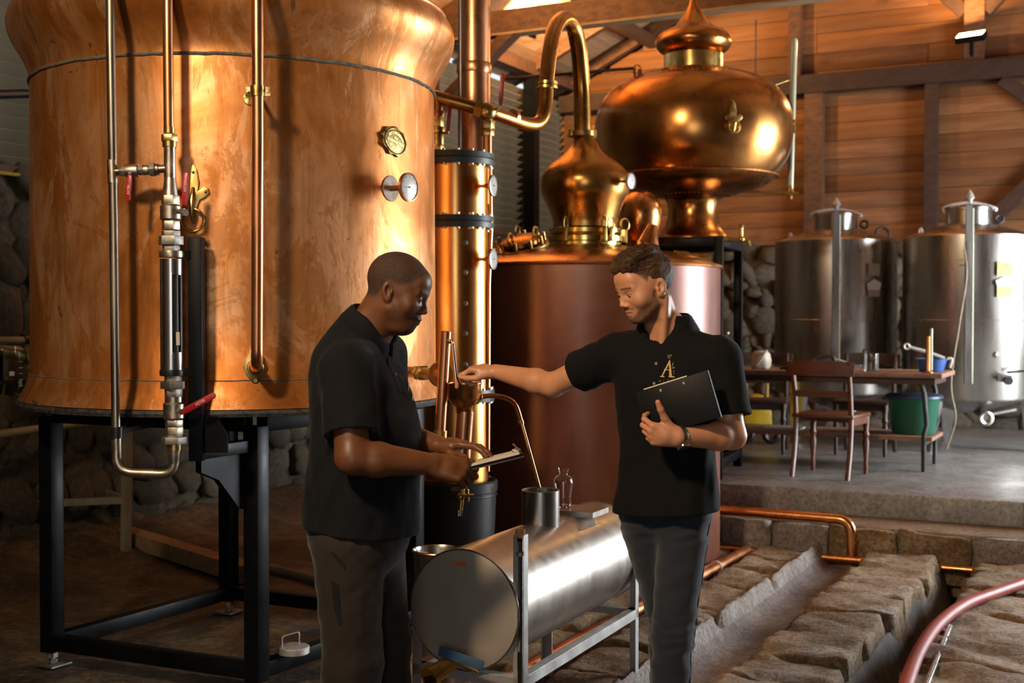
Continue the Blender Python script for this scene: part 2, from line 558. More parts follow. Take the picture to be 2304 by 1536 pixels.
MAT['red_still'] = red_still()


def lamp_glow():
    n = N('lamp_glow')
    return n.set(Base_Color=(1, 0.8, 0.5), Emission_Color=(1.0, 0.62, 0.25), Emission_Strength=60.0)


MAT['lamp_glow'] = lamp_glow()


def cloth(name, c1, c2, weave=900, rough=0.9, sheen=0.15, fold=0.25):
    n = N(name)
    c = n.ramp(n.noise(4, 5), [(0.35, c1), (0.65, c2)])
    n.set(Base_Color=c, Roughness=rough, Sheen_Weight=sheen, Sheen_Roughness=0.4)
    h = n.math('ADD', n.math('MULTIPLY', n.noise(weave, 2), 0.15), n.noise(14, 3, 0.5, (1, 1, 0.5), 0.6))
    n.bump(h, fold, 0.012)
    n.b.inputs['Specular IOR Level'].default_value = 0.25
    return n.m


MAT['shirt_a'] = cloth('black_polo_cloth', (0.0045, 0.0048, 0.0060), (0.0065, 0.0068, 0.0085), sheen=0.05)
MAT['shirt_b'] = cloth('black_polo_cloth_matt', (0.0034, 0.0031, 0.0030), (0.0050, 0.0047, 0.0045), sheen=0.03)
MAT['trousers'] = cloth('brown_grey_trousers', (0.026, 0.019, 0.015), (0.036, 0.027, 0.021), 700)
MAT['trouser_trim'] = cloth('black_pocket', (0.010, 0.010, 0.011), (0.013, 0.013, 0.014), 700)


def denim():
    n = N('dark_denim')
    a = n.noise(5, 5, 0.6, (1, 1, 0.6))
    c = n.ramp(a, [(0.3, (0.008, 0.012, 0.020)), (0.6, (0.017, 0.023, 0.034)), (0.75, (0.036, 0.040, 0.042))])
    n.set(Base_Color=c, Roughness=0.85, Sheen_Weight=0.2)
    n.bump(n.math('ADD', n.math('MULTIPLY', n.noise(800, 2), 0.2), n.noise(16, 4, 0.5, (1, 1, 0.6), 1.0)), 0.4, 0.012)
    return n.m


MAT['denim'] = denim()


def skin(name, base, deep, hair, lip, hair_scale, lo=0.45):
    """masks baked per vertex on the body: red = stubble or cropped hair, green = lips, blue = brows"""
    n = N(name)
    at = n.new('ShaderNodeAttribute', attribute_name='mask')
    sep = n.new('ShaderNodeSeparateColor')
    n.link(at.outputs['Color'], sep.inputs[0])
    c = n.ramp(n.noise(22, 5, 0.6), [(0.35, deep), (0.65, base)])
    c = n.mix(sep.outputs[1], c, lip)
    speck = n.ramp(n.noise(hair_scale, 3, 0.7), [(0.38, lo), (0.58, 1.0)])
    f = n.math('MULTIPLY', n.math('MULTIPLY', sep.outputs[0], speck), 0.97)
    c = n.mix(f, c, hair)
    c = n.mix(n.math('MULTIPLY', sep.outputs[2], 0.9), c, hair)
    n.set(Base_Color=c, Roughness=n.mix(sep.outputs[0], (0.42, 0.42, 0.42), (0.8, 0.8, 0.8)), Subsurface_Weight=0.12, Subsurface_Scale=0.01)
    n.b.inputs['Subsurface Radius'].default_value = (1.0, 0.35, 0.2)
    n.bump(n.noise(260, 4, 0.6), 0.12, 0.002)
    return n.m


MAT['skin_a'] = skin('dark_brown_skin', (0.175, 0.066, 0.024), (0.135, 0.050, 0.018), (0.012, 0.008, 0.006), (0.13, 0.055, 0.045), 420)
MAT['skin_b'] = skin('tanned_light_skin', (0.68, 0.32, 0.17), (0.62, 0.275, 0.14), (0.060, 0.028, 0.013), (0.52, 0.20, 0.14), 380, 0.62)
MAT['eye'] = simple('eye_white', (0.60, 0.56, 0.52), None, rough=0.15)
MAT['iris'] = simple('brown_iris', (0.03, 0.015, 0.008), None, rough=0.1)
MAT['hair'] = None


def hair_mat():
    n = N('brown_hair')
    g = n.noise(60, 5, 0.65, (1, 1, 0.5), 0.8)
    n.set(Base_Color=n.ramp(g, [(0.3, (0.036, 0.017, 0.008)), (0.6, (0.105, 0.052, 0.024)), (0.8, (0.18, 0.095, 0.048))]), Roughness=0.62)
    n.b.inputs['Specular IOR Level'].default_value = 0.3
    n.bump(g, 0.5, 0.006)
    return n.m


MAT['hair'] = hair_mat()
MAT['folder'] = simple('black_folder', (0.003, 0.003, 0.003), (0.0045, 0.0042, 0.004), 3, 0.45, 0.55, bump=0.08, bscale=150, Specular_IOR_Level=0.18)

# ------------------------------------------------------------------ the building
rng = random.Random(7)
UV = Vector((UX, UY, 0))        # towards the back wall
VV = Vector((UY, -UX, 0))       # to the right along the back wall
ZV = Vector((0, 0, 1))
WALL_TOP, EAVE, RIDGE_B, RIDGE_Z, DEEP = 2.45, 4.35, 4.68, 6.6, 17.0
SLOPE = (RIDGE_Z - EAVE) / RIDGE_B


def slab(name, a0, a1, b0, b1, z0, z1, mat, parent=None, bevel=0.0):
    c = Vector(B((a0 + a1) / 2, (b0 + b1) / 2, (z0 + z1) / 2))
    return MB().box(c, (b1 - b0, a1 - a0, z1 - z0), (VV, UV, ZV)).build(name, mat, parent, bevel=bevel)


def oriented(name, mesh, loc, x, y, z, parent):
    """link shared mesh data with an orientation of its own"""
    o = bpy.data.objects.new(name, mesh)
    COL.objects.link(o)
    m = Matrix((x, y, z)).transposed().to_4x4()
    m.translation = loc
    o.parent = parent
    o.matrix_basis = m
    return o


def box_mesh(name, size, mat, bevel=0.0):
    o = MB().box((0, 0, 0), size).build(name, mat, bevel=bevel)
    me = o.data
    bpy.data.objects.remove(o)
    return me


wall_left = tag(slab('wall_left', -0.3, DEEP, -0.5, -0.05, -0.3, WALL_TOP, MAT['mortar']), 'rubble stone wall with metal louvers above it', kind='structure')
wall_back = tag(slab('wall_back', -0.5, -0.05, -0.5, 9.9, -0.3, 2.35, MAT['mortar']), 'back wall of orange-brown planks over dark stone', kind='structure')

# rubble stones of the walls
def stone_mesh(seed):
    r = random.Random(seed)
    bm = bmesh.new()
    bmesh.ops.create_icosphere(bm, subdivisions=2, radius=1.0)
    ph = [(r.uniform(0, 6), r.uniform(1.0, 2.4), r.uniform(-1, 1), r.uniform(-1, 1), r.uniform(-1, 1)) for _ in range(6)]
    for v in bm.verts:
        p = v.co
        k = 1 + sum(0.13 * math.sin(q[0] + q[1] * 2 * (p.x * q[2] + p.y * q[3] + p.z * q[4])) for q in ph)
        m = max(abs(p.x), abs(p.y), abs(p.z))
        v.co = p * k * (0.55 + 0.45 / (m + 0.15))
    me = bpy.data.meshes.new('stone')
    bm.to_mesh(me)
    bm.free()
    me.polygons.foreach_set('use_smooth', [True] * len(me.polygons))
    me.materials.append(MAT['wall_stone'])
    return me


STONES = [stone_mesh(s) for s in range(9)]


def rubble(parent, origin, along, out, length, z0, z1, size, seed):
    r = random.Random(seed)
    z = z0
    while z < z1 - 0.05:
        h = r.uniform(0.6, 1.35) * size
        t = r.uniform(0, 0.2)
        while t < length:
            w = r.choice((r.uniform(0.5, 0.9), r.uniform(0.9, 2.0))) * size
            c = origin + along * (t + w / 2) + ZV * (z + h / 2 + r.uniform(-0.06, 0.06)) + out * r.uniform(-0.085, -0.035)
            ang = r.uniform(-0.7, 0.7)
            x = (along * math.cos(ang) + ZV * math.sin(ang))
            zz = (ZV * math.cos(ang) - along * math.sin(ang))
            o = oriented('stone', STONES[r.randrange(9)], c, x * (w * 0.58), out * 0.10, zz * (h * 0.6), parent)
            t += w * r.uniform(0.96, 1.1)
        z += h * 0.98


rubble(wall_left, Vector(B(10.3, 0.0)), UV, VV, 5.4, 0.0, WALL_TOP, 0.25, 3)
rubble(wall_back, Vector(B(0.0, 1.6)), VV, -UV, 5.6, 0.3, 2.35, 0.19, 5)

# louvers: one slat at a time
slab('sky_block_board', -0.3, DEEP, -0.46, -0.42, WALL_TOP, 4.13, MAT['timber'], wall_left)  # added dark board behind the slats, keeps bright sky out of the gaps
tl = math.radians(36)
bays = [(-0.02, 1.12), (1.12, 3.39), (3.39, 5.66), (5.66, 7.93), (7.93, 10.2), (10.2, 12.5), (12.5, 14.8), (14.8, DEEP)]
yv = VV * math.cos(tl) + ZV * math.sin(tl)
for a0_, a1_ in bays:
    slat_mesh = box_mesh('louver_slat', (a1_ - a0_ - 0.01, 0.115, 0.008), MAT['louver'])
    z = 2.50
    while z < 4.16:
        oriented('louver_slat', slat_mesh, Vector(B((a0_ + a1_) / 2, -0.14, z + 0.03)), UV, yv, UV.cross(yv), wall_left)
        z += 0.084
for a in (-0.02, 1.12, 3.39, 5.66, 7.93, 10.2, 12.5, 14.8):
    slab('post', a - 0.07, a + 0.07, -0.07, 0.07, WALL_TOP - 0.02, EAVE, MAT['black_paint'] if a == 1.12 else MAT['timber'], wall_left)
MB().bar(B(-0.1, 0.0, EAVE + 0.02), B(DEEP, 0.0, EAVE + 0.02), 0.16, 0.14).build('wall_plate', MAT['timber'], wall_left)
MB().bar(B(-0.1, -0.1, WALL_TOP + 0.02), B(DEEP, -0.1, WALL_TOP + 0.02), 0.2, 0.05).build('sill_beam', MAT['timber'], wall_left)

# planks of the back wall, on a dark backing
MB().prism([(-0.4, 2.3), (9.76, 2.3), (9.76, EAVE), (RIDGE_B, RIDGE_Z), (-0.4, EAVE)], B(-0.06, 0), VV, ZV, UV, 0.1).build('backing', MAT['timber'], wall_back)
z = 2.36
while z < RIDGE_Z - 0.1:
    h = rng.choice((0.185, 0.2, 0.2, 0.22))
    zc = z + h / 2
    half = RIDGE_B + 0.3 if zc < EAVE else max(0.15, (RIDGE_Z - zc) / SLOPE)
    j0 = RIDGE_B - half
    cuts = [j0] + [c_ for c_ in (3.0 + rng.choice((0.0, 1.2)), 6.4) if j0 + 0.3 < c_ < RIDGE_B + half - 0.3] + [RIDGE_B + half]
    for c0, c1 in zip(cuts[:-1], cuts[1:]):
        me = box_mesh('plank', (c1 - c0 - 0.003, 0.028, h - 0.004), MAT['plank'], 0.003)
        oriented('plank', me, Vector(B(-0.03 + rng.uniform(-0.006, 0.006), (c0 + c1) / 2, zc)), VV, UV, ZV, wall_back)
    z += h
tb = MAT['timber_dark']
MB().bar(B(0.09, -0.1, 4.13), B(0.09, 9.4, 4.13), 0.14, 0.20).build('rail_beam', tb, wall_back)
for b, z0, z1, w in ((3.0, 2.3, 4.05, 0.20), (4.25, 2.3, 4.05, 0.13), (2.78, 4.2, 5.4, 0.13), (RIDGE_B, 4.2, 6.4, 0.2), (1.0, 2.3, 4.05, 0.16), (6.4, 2.3, 4.05, 0.16)):
    slab('post', 0.0, 0.13, b - w / 2, b + w / 2, z0, z1, MAT['timber'] if b in (3.0, 2.78, RIDGE_B) else tb, wall_back)
for b0, z0, b1, z1 in ((RIDGE_B - 0.1, 4.75, RIDGE_B - 1.0, 5.7), (RIDGE_B + 0.1, 4.75, RIDGE_B + 1.0, 5.7), (4.95, 4.02, 5.95, 3.2), (4.7, 2.4, 5.9, 3.6)):
    MB().bar(B(0.06, b0, z0), B(0.06, b1, z1), 0.10, 0.14, VV).build('brace', tb, wall_back)

# roof boards, rafters and the truss
tb = MAT['timber']
ceiling = tag(MB().bar(B(-0.3, RIDGE_B, RIDGE_Z - 0.06), B(DEEP, RIDGE_B, RIDGE_Z - 0.06), 0.1, 0.22).build('ceiling', tb), 'pitched roof of pale boards on dark rafters', kind='structure')
su = math.atan(SLOPE)
for side in (0, 1):
    up = (VV * math.cos(su) + ZV * math.sin(su)) if side == 0 else (-VV * math.cos(su) + ZV * math.sin(su))
    start = Vector(B(0, -0.35, EAVE + 0.14 - 0.35 * SLOPE)) if side == 0 else Vector(B(0, 2 * RIDGE_B + 0.35, EAVE + 0.14 - 0.35 * SLOPE))
    nrm = UV.cross(up) if side == 0 else up.cross(UV)
    L = (RIDGE_B + 0.35) / math.cos(su)
    nb = 21 if side == 0 else 8
    wb = L / nb
    for i in range(nb):
        cuts = [-0.35]
        cuts += [rng.uniform(1.2, 2.6), rng.uniform(3.6, 4.8), rng.uniform(6.2, 7.4), rng.uniform(8.8, 10.2), rng.uniform(11.8, 13.2)]
        cuts += [DEEP]
        for c0, c1 in zip(cuts[:-1], cuts[1:]):
            me = box_mesh('roof_board', (c1 - c0 - 0.006, wb - 0.006, 0.022), MAT['roof_board'])
            p = start + up * (wb * (i + 0.5)) - UV * ((c0 + c1) / 2)
            oriented('roof_board', me, p, UV, up, nrm, ceiling)
    for a in (0.12, 1.12, 2.25, 3.39, 4.5, 5.66, 6.8, 7.93, 9.1, 10.2, 11.4, 12.5, 13.7, 14.8, 16.0):
        p0 = start - UV * a - ZV * 0.09
        MB().bar(p0, p0 + up * L, 0.09, 0.15).build('rafter', tb, ceiling)
    for fr in (0.28, 0.62):
        p0 = start + up * (L * fr) - ZV * 0.2
        MB().bar(p0 + UV * 0.2, p0 - UV * DEEP, 0.10, 0.13).build('purlin', tb, ceiling)
for a in (3.39, 7.93, 12.5):
    MB().bar(B(a, -0.3, 4.345), B(a, 9.7, 4.345), 0.14, 0.23).build('tie_beam', tb, ceiling)
    MB().box(B(a - 0.004, RIDGE_B, 4.235), (9.5, 0.16, 0.02), (VV, UV, ZV)).build('beam_strip', MAT['raw_wood'], ceiling)
    mb = MB().bar(B(a, RIDGE_B, 4.26), B(a, RIDGE_B, RIDGE_Z - 0.1), 0.17, 0.17, VV)
    c = Vector(B(a, RIDGE_B, 4.26))
    h = 0.085
    mb.add([c + UV * h + VV * h, c + UV * h - VV * h, c - UV * h - VV * h, c - UV * h + VV * h, c - ZV * 0.13], [(0, 1, 4), (1, 2, 4), (2, 3, 4), (3, 0, 4)])
    mb.build('king_post', tb, ceiling)
    for s in (-1, 1):
        MB().bar(B(a, RIDGE_B + s * 0.1, 4.75), B(a, RIDGE_B + s * 1.7, 5.75), 0.10, 0.14, UV).build('strut', tb, ceiling)
        MB().bar(B(a, RIDGE_B + s * (RIDGE_B - 0.05), 3.55), B(a, RIDGE_B + s * (RIDGE_B - 0.95), 4.28), 0.10, 0.15, UV).build('knee_brace', tb, ceiling)

# walls outside the picture: right wall with its big door opening, front wall behind the photographer
wr = MAT['plank']
wall_right = tag(slab('wall_right', -0.5, 1.4, 9.36, 9.6, -0.3, 4.6, wr), 'plank wall with a large open doorway', kind='structure')
slab('wall_piece', 4.4, DEEP, 9.36, 9.6, -0.3, 4.6, wr, wall_right)
slab('wall_piece', 1.4, 4.4, 9.36, 9.6, 3.45, 4.6, wr, wall_right)
wall_front = tag(slab('wall_front', DEEP, DEEP + 0.2, -0.5, 6.2, -0.3, 6.6, wr), 'plank wall behind the viewer', kind='structure')
slab('wall_piece', DEEP, DEEP + 0.2, 8.6, 9.6, -0.3, 6.6, wr, wall_front)
slab('wall_piece', DEEP, DEEP + 0.2, 6.2, 8.6, 3.2, 6.6, wr, wall_front)

# ------------------------------------------------------------------ floor
nr = np.random.RandomState(4)
_ph = nr.uniform(0, 6.28, (10,))
_kv = nr.uniform(-1, 1, (10, 3))


def wob(x, y, z=0.0, f=1.0, n=10):
    s = 0.0
    for i in range(n):
        s += math.sin(_ph[i] + f * (1 + 0.45 * i) * (x * _kv[i, 0] + y * _kv[i, 1] + z * _kv[i, 2])) / (1 + 0.35 * i)
    return s / 4.0


def ground_h(a, b):
    h = 0.012 * wob(a, b, 0, 4.0) - 0.012
    if b < 0.7:
        h += 0.16 * (1 - max(b, 0) / 0.7) ** 2
    h -= 0.115 * math.exp(-(((a - 8.84) / 0.30) ** 2 + ((b - 3.12) / 0.24) ** 2) ** 2)
    if 3.90 < b < 4.08:
        h -= 0.07
    elif 4.44 < b < 4.76:
        h -= 0.10
    elif 5.2 < b < 5.42:
        h -= 0.22
    return h


na, nb_ = 190, 190
vsx, fsx = [], []
A0, A1, B0, B1 = 5.2, DEEP, -0.1, 9.4
for i in range(na + 1):
    for j in range(nb_ + 1):
        a, b = A0 + (A1 - A0) * i / na, B0 + (B1 - B0) * j / nb_
        vsx.append(B(a, b, ground_h(a, b)))
for i in range(na):
    for j in range(nb_):
        q = i * (nb_ + 1) + j
        fsx.append((q, q + 1, q + nb_ + 2, q + nb_ + 1))
g = MB()
g.add(vsx, fsx)
floor = tag(g.build('floor', MAT['dirt_floor'], angle=80), 'dark stained earth floor', kind='structure')
slab('back_floor', -0.5, 5.3, -0.1, 2.0, -0.2, 0.0, MAT['dirt_floor'], floor)

floor_platform = tag(slab('floor_platform', -0.3, 5.41, 1.9, 9.36, -0.2, 0.36, MAT['concrete'], bevel=0.012), 'raised grey concrete platform', kind='structure')
slab('kerb_block', 5.395, 5.43, 5.62, 7.2, 0.1, 0.365, MAT['concrete'], floor_platform, bevel=0.01)
floor_ledge = tag(slab('floor_ledge', 5.40, 5.86, 3.3, 9.36, -0.2, 0.20, MAT['ledge'], bevel=0.01), 'brown concrete step below the platform', kind='structure')


def slab_stone(name, a0, a1, b0, b1, ztop, zbot, mat, parent, seed, rough=0.030, n=(14, 14, 5), corner=0.028):
    """a worn block: subdivided box with rounded, uneven faces"""
    r = random.Random(seed)
    off = r.uniform(0, 50)
    sk = 0.0
    na_, nb2, nz = n
    bm = bmesh.new()
    grid = {}
    La, Lb, Lz = a1 - a0, b1 - b0, ztop - zbot

    def vert(i, j, k):
        key = (i, j, k)
        if key not in grid:
            x, y, z_ = i / na_ * La, j / nb2 * Lb, k / nz * Lz
            c = corner
            ix, iy, iz = min(max(x, c), La - c), min(max(y, c), Lb - c), min(max(z_, c), Lz - c)
            d = Vector((x - ix, y - iy, z_ - iz))
            if d.length > 1e-6:
                m = max(abs(d.x), abs(d.y), abs(d.z))
                d = d * (m / d.length)
            p = Vector((ix, iy, iz)) + d
            w = wob(x + off, y * 1.3 + off, z_, 9.0) * rough + wob(x * 3 + off, y * 3, z_ * 3, 9.0) * rough * 0.4
            q = wob(y * 2 + off, x * 2 - off, z_ * 2, 8.0) * rough
            top = 1.0 if k == nz else 0.5
            skew = sk * (y / Lb - 0.5) + 0.03 * wob(y * 4 + a0, a0, 0, 5.0)
            grid[key] = bm.verts.new(B(a0 + p.x + q * 0.5 + skew, b0 + p.y + q, zbot + p.z + w * top))
        return grid[key]
    for i in range(na_):
        for j in range(nb2):
            bm.faces.new((vert(i, j, nz), vert(i + 1, j, nz), vert(i + 1, j + 1, nz), vert(i, j + 1, nz)))
    for k_ in range(nz):
        for i in range(na_):
            bm.faces.new((vert(i, 0, k_), vert(i + 1, 0, k_), vert(i + 1, 0, k_ + 1), vert(i, 0, k_ + 1)))
            bm.faces.new((vert(i, nb2, k_), vert(i + 1, nb2, k_), vert(i + 1, nb2, k_ + 1), vert(i, nb2, k_ + 1)))
        for j in range(nb2):
            bm.faces.new((vert(0, j, k_), vert(0, j + 1, k_), vert(0, j + 1, k_ + 1), vert(0, j, k_ + 1)))
            bm.faces.new((vert(na_, j, k_), vert(na_, j + 1, k_), vert(na_, j + 1, k_ + 1), vert(na_, j, k_ + 1)))
    bmesh.ops.recalc_face_normals(bm, faces=bm.faces)
    me = bpy.data.meshes.new(name)
    bm.to_mesh(me)
    bm.free()
    me.polygons.foreach_set('use_smooth', [True] * len(me.polygons))
    me.materials.append(mat)
    o = bpy.data.objects.new(name, me)
    COL.objects.link(o)
    o.parent = parent
    return o


# front face of the ledge: rough limewashed blocks
b = 3.3
sd = 100
while b < 7.4:
    w = rng.uniform(0.22, 0.5)
    slab_stone('face_block', 5.84, 5.89 + rng.uniform(0, 0.03), b, b + w - 0.01, 0.195, -0.12, MAT['lime'] if rng.random() < 0.35 else MAT['paving'], floor_ledge, sd, 0.02, (3, 7, 6), 0.02)
    b += w
    sd += 1


def stone_row(b0, b1, a0, a1, ztop, zbot, lo, hi, jitter=0.02, mat='paving'):
    global sd
    a = a0
    while a < a1 - 0.1:
        L_ = min(rng.uniform(lo, hi), a1 - a)
        slab_stone('paving_stone', a, a + L_ + 0.006, b0 + rng.uniform(-jitter, jitter) * 0.5, b1 + rng.uniform(-jitter, jitter), ztop + rng.uniform(-0.012, 0.012), zbot, MAT[mat], floor, sd)
        a += L_
        sd += 1


stone_row(4.76, 5.20, 5.93, 10.4, 0.075, -0.25, 0.28, 0.55)      # middle ridge
stone_row(4.09, 4.42, 5.98, 10.4, 0.055, -0.16, 0.3, 0.6)        # left ridge
stone_row(5.42, 5.95, 5.93, 10.4, 0.07, -0.28, 0.3, 0.6)         # right of the trench
stone_row(5.96, 6.5, 5.9, 10.4, 0.065, -0.1, 0.3, 0.65)
stone_row(6.51, 7.1, 6.2, 10.4, 0.07, -0.1, 0.35, 0.7)
stone_row(3.40, 3.88, 6.0, 10.4, 0.035, -0.12, 0.3, 0.55)

# limewashed channel between the ridges with its ragged lip
ch = MB()
prof = [(4.405, 0.07), (4.425, 0.08), (4.440, 0.065), (4.462, 0.0), (4.50, -0.05), (4.60, -0.065), (4.70, -0.05), (4.78, 0.0)]
na_c = 90
vv, ff = [], []
for i in range(na_c + 1):
    a = 5.95 + (10.4 - 5.95) * i / na_c
    rag = 0.020 * wob(a * 5, 1.0, 0, 6.0) + 0.012 * wob(a * 17, 3.0, 0, 6.0)
    for k_, (bb, zz) in enumerate(prof):
        e = rag if k_ < 3 else rag * 0.3
        gap = -0.06 if (k_ < 3 and (abs(a - 8.05) < 0.06 or abs(a - 7.05) < 0.05)) else 0
        vv.append(B(a, bb + 0.5 * e + 0.01 * wob(a * 4, bb * 9, 0, 5), zz + e + gap))
m = len(prof)
fl_ = []
for i in range(na_c):
    for k_ in range(m - 1):
        (ff if k_ < 3 else fl_).append((i * m + k_, i * m + k_ + 1, (i + 1) * m + k_ + 1, (i + 1) * m + k_))
ch.add(vv, ff)
ch.build('channel_lip', MAT['lime'], floor, angle=70)
MB().add(vv, fl_).build('drain_channel', MAT['wet_channel'], floor, angle=70)

# ------------------------------------------------------------------ the big copper vat
VC = Vector((-1.268, 5.79, 0))
VR = 0.91


def vat_pt(px, z, off=0.0, r=VR):
    """point on the vat wall (plus its normal) seen at pixel column px"""
    lo, hi = -1.35, 1.35
    for _ in range(40):
        m = (lo + hi) / 2
        p = VC + Vector((math.sin(m), -math.cos(m), 0)) * r
        if project((p.x, p.y, z))[0] < px:
            lo = m
        else:
            hi = m
    n = Vector((math.sin(lo), -math.cos(lo), 0))
    p = VC + n * (r + off)
    return Vector((p.x, p.y, z)), n


def vat_z(px, py):
    """height on the vat wall under pixel (px, py)"""
    z = 2.0
    for _ in range(12):
        p, _n = vat_pt(px, z)
        z = P(px, py, p.y).z
    return z


vat = thing('copper_vat', (VC.x, VC.y, 1.19), 'huge stained copper vat with flared rim on a black stand', 'vat')
body_prof = [(0.90, 1.19), (0.962, 1.192), (0.958, 1.20), (0.945, 1.225), (0.928, 1.26), (0.918, 1.30), (0.911, 1.31), (0.910, 1.6), (0.908, 2.0), (0.906, 2.4), (0.905, 2.58)]
MB().lathe(body_prof, (VC.x, VC.y, 0), 128, cap1=False).build('body', MAT['vat'], vat, 50)
up_prof = [(0.905, 2.58), (0.905, 2.60), (0.912, 2.63), (0.930, 2.675), (0.955, 2.72), (0.982, 2.765), (0.998, 2.81), (1.001, 2.845), (0.994, 2.875), (0.980, 2.90), (0.965, 2.918), (0.953, 2.925)]
MB().lathe(up_prof, (VC.x, VC.y, 0), 128, cap0=False, cap1=False).build('flared_rim', MAT['vat'], vat, 60)
MB().torus((VC.x, VC.y, 2.93), (0, 0, 1), 0.953, 0.013, 96, 10).build('rim_bead', MAT['copper_pipe'], vat)
MB().lathe([(0.945, 2.995), (0.75, 3.04), (0.4, 3.10), (0.12, 3.14), (0.12, 3.3)], (VC.x, VC.y, -0.075), 64, cap0=False).build('lid', MAT['copper_dull'], vat)
MB().lathe([(0.21, 3.02), (0.23, 3.03), (0.23, 3.2), (0.2, 3.22)], (VC.x + 0.62, VC.y - 0.10, -0.13), 24).build('hatch', MAT['black_paint'], vat)
sm = MB()
for zc, rr, th in ((2.585, 0.9085, 0.0065), (1.303, 0.9165, 0.003)):
    pts = []
    for i in range(160):
        t = 2 * math.pi * i / 160
        pts.append((VC.x + rr * math.cos(t), VC.y + rr * math.sin(t), zc + 0.004 * wob(t * 9, zc, 0, 5)))
    MB().tube(pts, th, 6, closed=True).build('solder_seam', MAT['solder'], vat)

# thermometer on the vat
def gauge(parent, base, n, stem, r, stem_r=0.008, rim='copper_pipe', tilt=0.0):
    n = Vector(n).normalized()
    g0 = MB().cyl(base - n * 0.01, base + n * stem, stem_r, seg=12)
    g0.hexnut(base + n * (stem * 0.55), base + n * (stem * 0.85), stem_r * 1.5)
    g = g0.build('gauge_stem', MAT['copper_dull'], parent)
    c = base + n * stem
    d = MB().lathe([(r * 0.6, 0), (r, 0.004), (r, 0.016), (r * 0.9, 0.018)], c, 36, n, cap1=False).build('gauge_case', MAT[rim], parent)
    MB().lathe([(r * 0.92, 0.0145), (r * 0.90, 0.015)], c, 36, n).build('dial', MAT['dial'], d)
    x, y, _ = basis(n)
    hd = MB()
    hd.box(c + n * 0.0158, (r * 1.0, 0.0016, 0.001), (x, y, n))
    hd.ball(c + n * 0.016, r * 0.07, 8, 4)
    for i in range(9):
        t = math.radians(-40 + i * 32)
        q = x * math.cos(t) + y * math.sin(t)
        hd.box(c + n * 0.0157 + q * r * 0.76, (r * 0.12, 0.0012, 0.001), (q, n.cross(q), n))
    tag(hd.build('dial_marks', MAT['dial_ink'], d), kind='stuff')


zt = vat_z(880, 424)
pt, nt = vat_pt(880, zt)
gauge(vat, pt, Vector((nt.x * 0.75 + 0.25, nt.y - 0.05, 0)), 0.085, 0.061, 0.012)
MB().lathe([(0.055, 0), (0.053, 0.002)], pt - nt * 0.001, 32, nt).build('grey_patch', MAT['stain'], vat)

# brass maker's plate with raised letters
def text_mesh(name, body, size, mat, parent, o, x, y, n, depth=0.0015, arc=None, sx=1.0):
    """lettering laid on the plane (o, x, y), bent along an arc of radius arc if given"""
    cu = bpy.data.curves.new(name, 'FONT')
    cu.body = body
    cu.size = size
    cu.align_x, cu.align_y = 'CENTER', 'CENTER'
    cu.extrude = depth / 2
    cu.resolution_u = 3
    ob = bpy.data.objects.new(name, cu)
    COL.objects.link(ob)
    dg = bpy.context.evaluated_depsgraph_get()
    me = bpy.data.meshes.new_from_object(ob.evaluated_get(dg))
    bpy.data.objects.remove(ob)
    off = Vector((0, 0, 0))
    p = parent
    while p is not None:
        off += p.location
        p = p.parent
    for v in me.vertices:
        u, w, d = v.co.x * sx, v.co.y, v.co.z + depth / 2
        if arc:
            R = arc + (w if arc > 0 else w)
            t = u / arc
            u, w = math.sin(t) * R, (math.cos(t) * R)
        v.co = Vector(o) + Vector(x) * u + Vector(y) * w + Vector(n) * d - off
    me.materials.append(mat)
    ob = bpy.data.objects.new(name, me)
    COL.objects.link(ob)
    ob.parent = parent
    return ob


zp = vat_z(886, 318)
pp, np_ = vat_pt(886, zp)
px_ = Vector((-np_.y, np_.x, 0)) * 1.0
if px_.x < 0:
    px_ = -px_
py_ = Vector((0, 0, 1))
# plate turned a little clockwise in its plane
tw = math.radians(-12)
px_, py_ = px_ * math.cos(tw) + py_ * math.sin(tw), py_ * math.cos(tw) - px_ * math.sin(tw)
poly = []
NP = 48
for i in range(NP):
    t = 2 * math.pi * i / NP
    lobe = 1.0 + 0.16 * abs(math.sin(4.5 * t + 0.4)) ** 3
    poly.append((0.077 * lobe * math.cos(t), 0.056 * lobe * math.sin(t)))
plate = MB().prism(poly, pp - np_ * 0.003, px_, py_, np_, 0.011).build('maker_plate', MAT['plate_brass'], vat, bevel=0.002)
rr = [(0.071 * math.cos(2 * math.pi * i / 40), 0.051 * math.sin(2 * math.pi * i / 40)) for i in range(40)]
MB().tube([pp + np_ * 0.009 + px_ * q[0] + py_ * q[1] for q in rr], 0.0028, 6, closed=True).build('plate_border', MAT['brass_bright'], plate)
text_mesh('plate_lettering', 'DEP-CHAUDERON', 0.0165, MAT['brass_bright'], plate, pp + np_ * 0.0075 - py_ * 0.031, px_, py_, np_, 0.003, arc=0.065, sx=0.82)
text_mesh('plate_lettering', 'FILS', 0.014, MAT['brass_bright'], plate, pp + np_ * 0.0075 + py_ * 0.012, px_, py_, np_, 0.003)
text_mesh('plate_lettering', 'CONSTRUCTEUR', 0.0155, MAT['brass_bright'], plate, pp + np_ * 0.0075 - py_ * 0.004, px_, py_, np_, 0.003, sx=0.92)
text_mesh('plate_lettering', '41, LECOURBE', 0.0155, MAT['brass_bright'], plate, pp + np_ * 0.0075 + py_ * 0.033, px_, py_, np_, 0.003, arc=-0.066, sx=0.82)

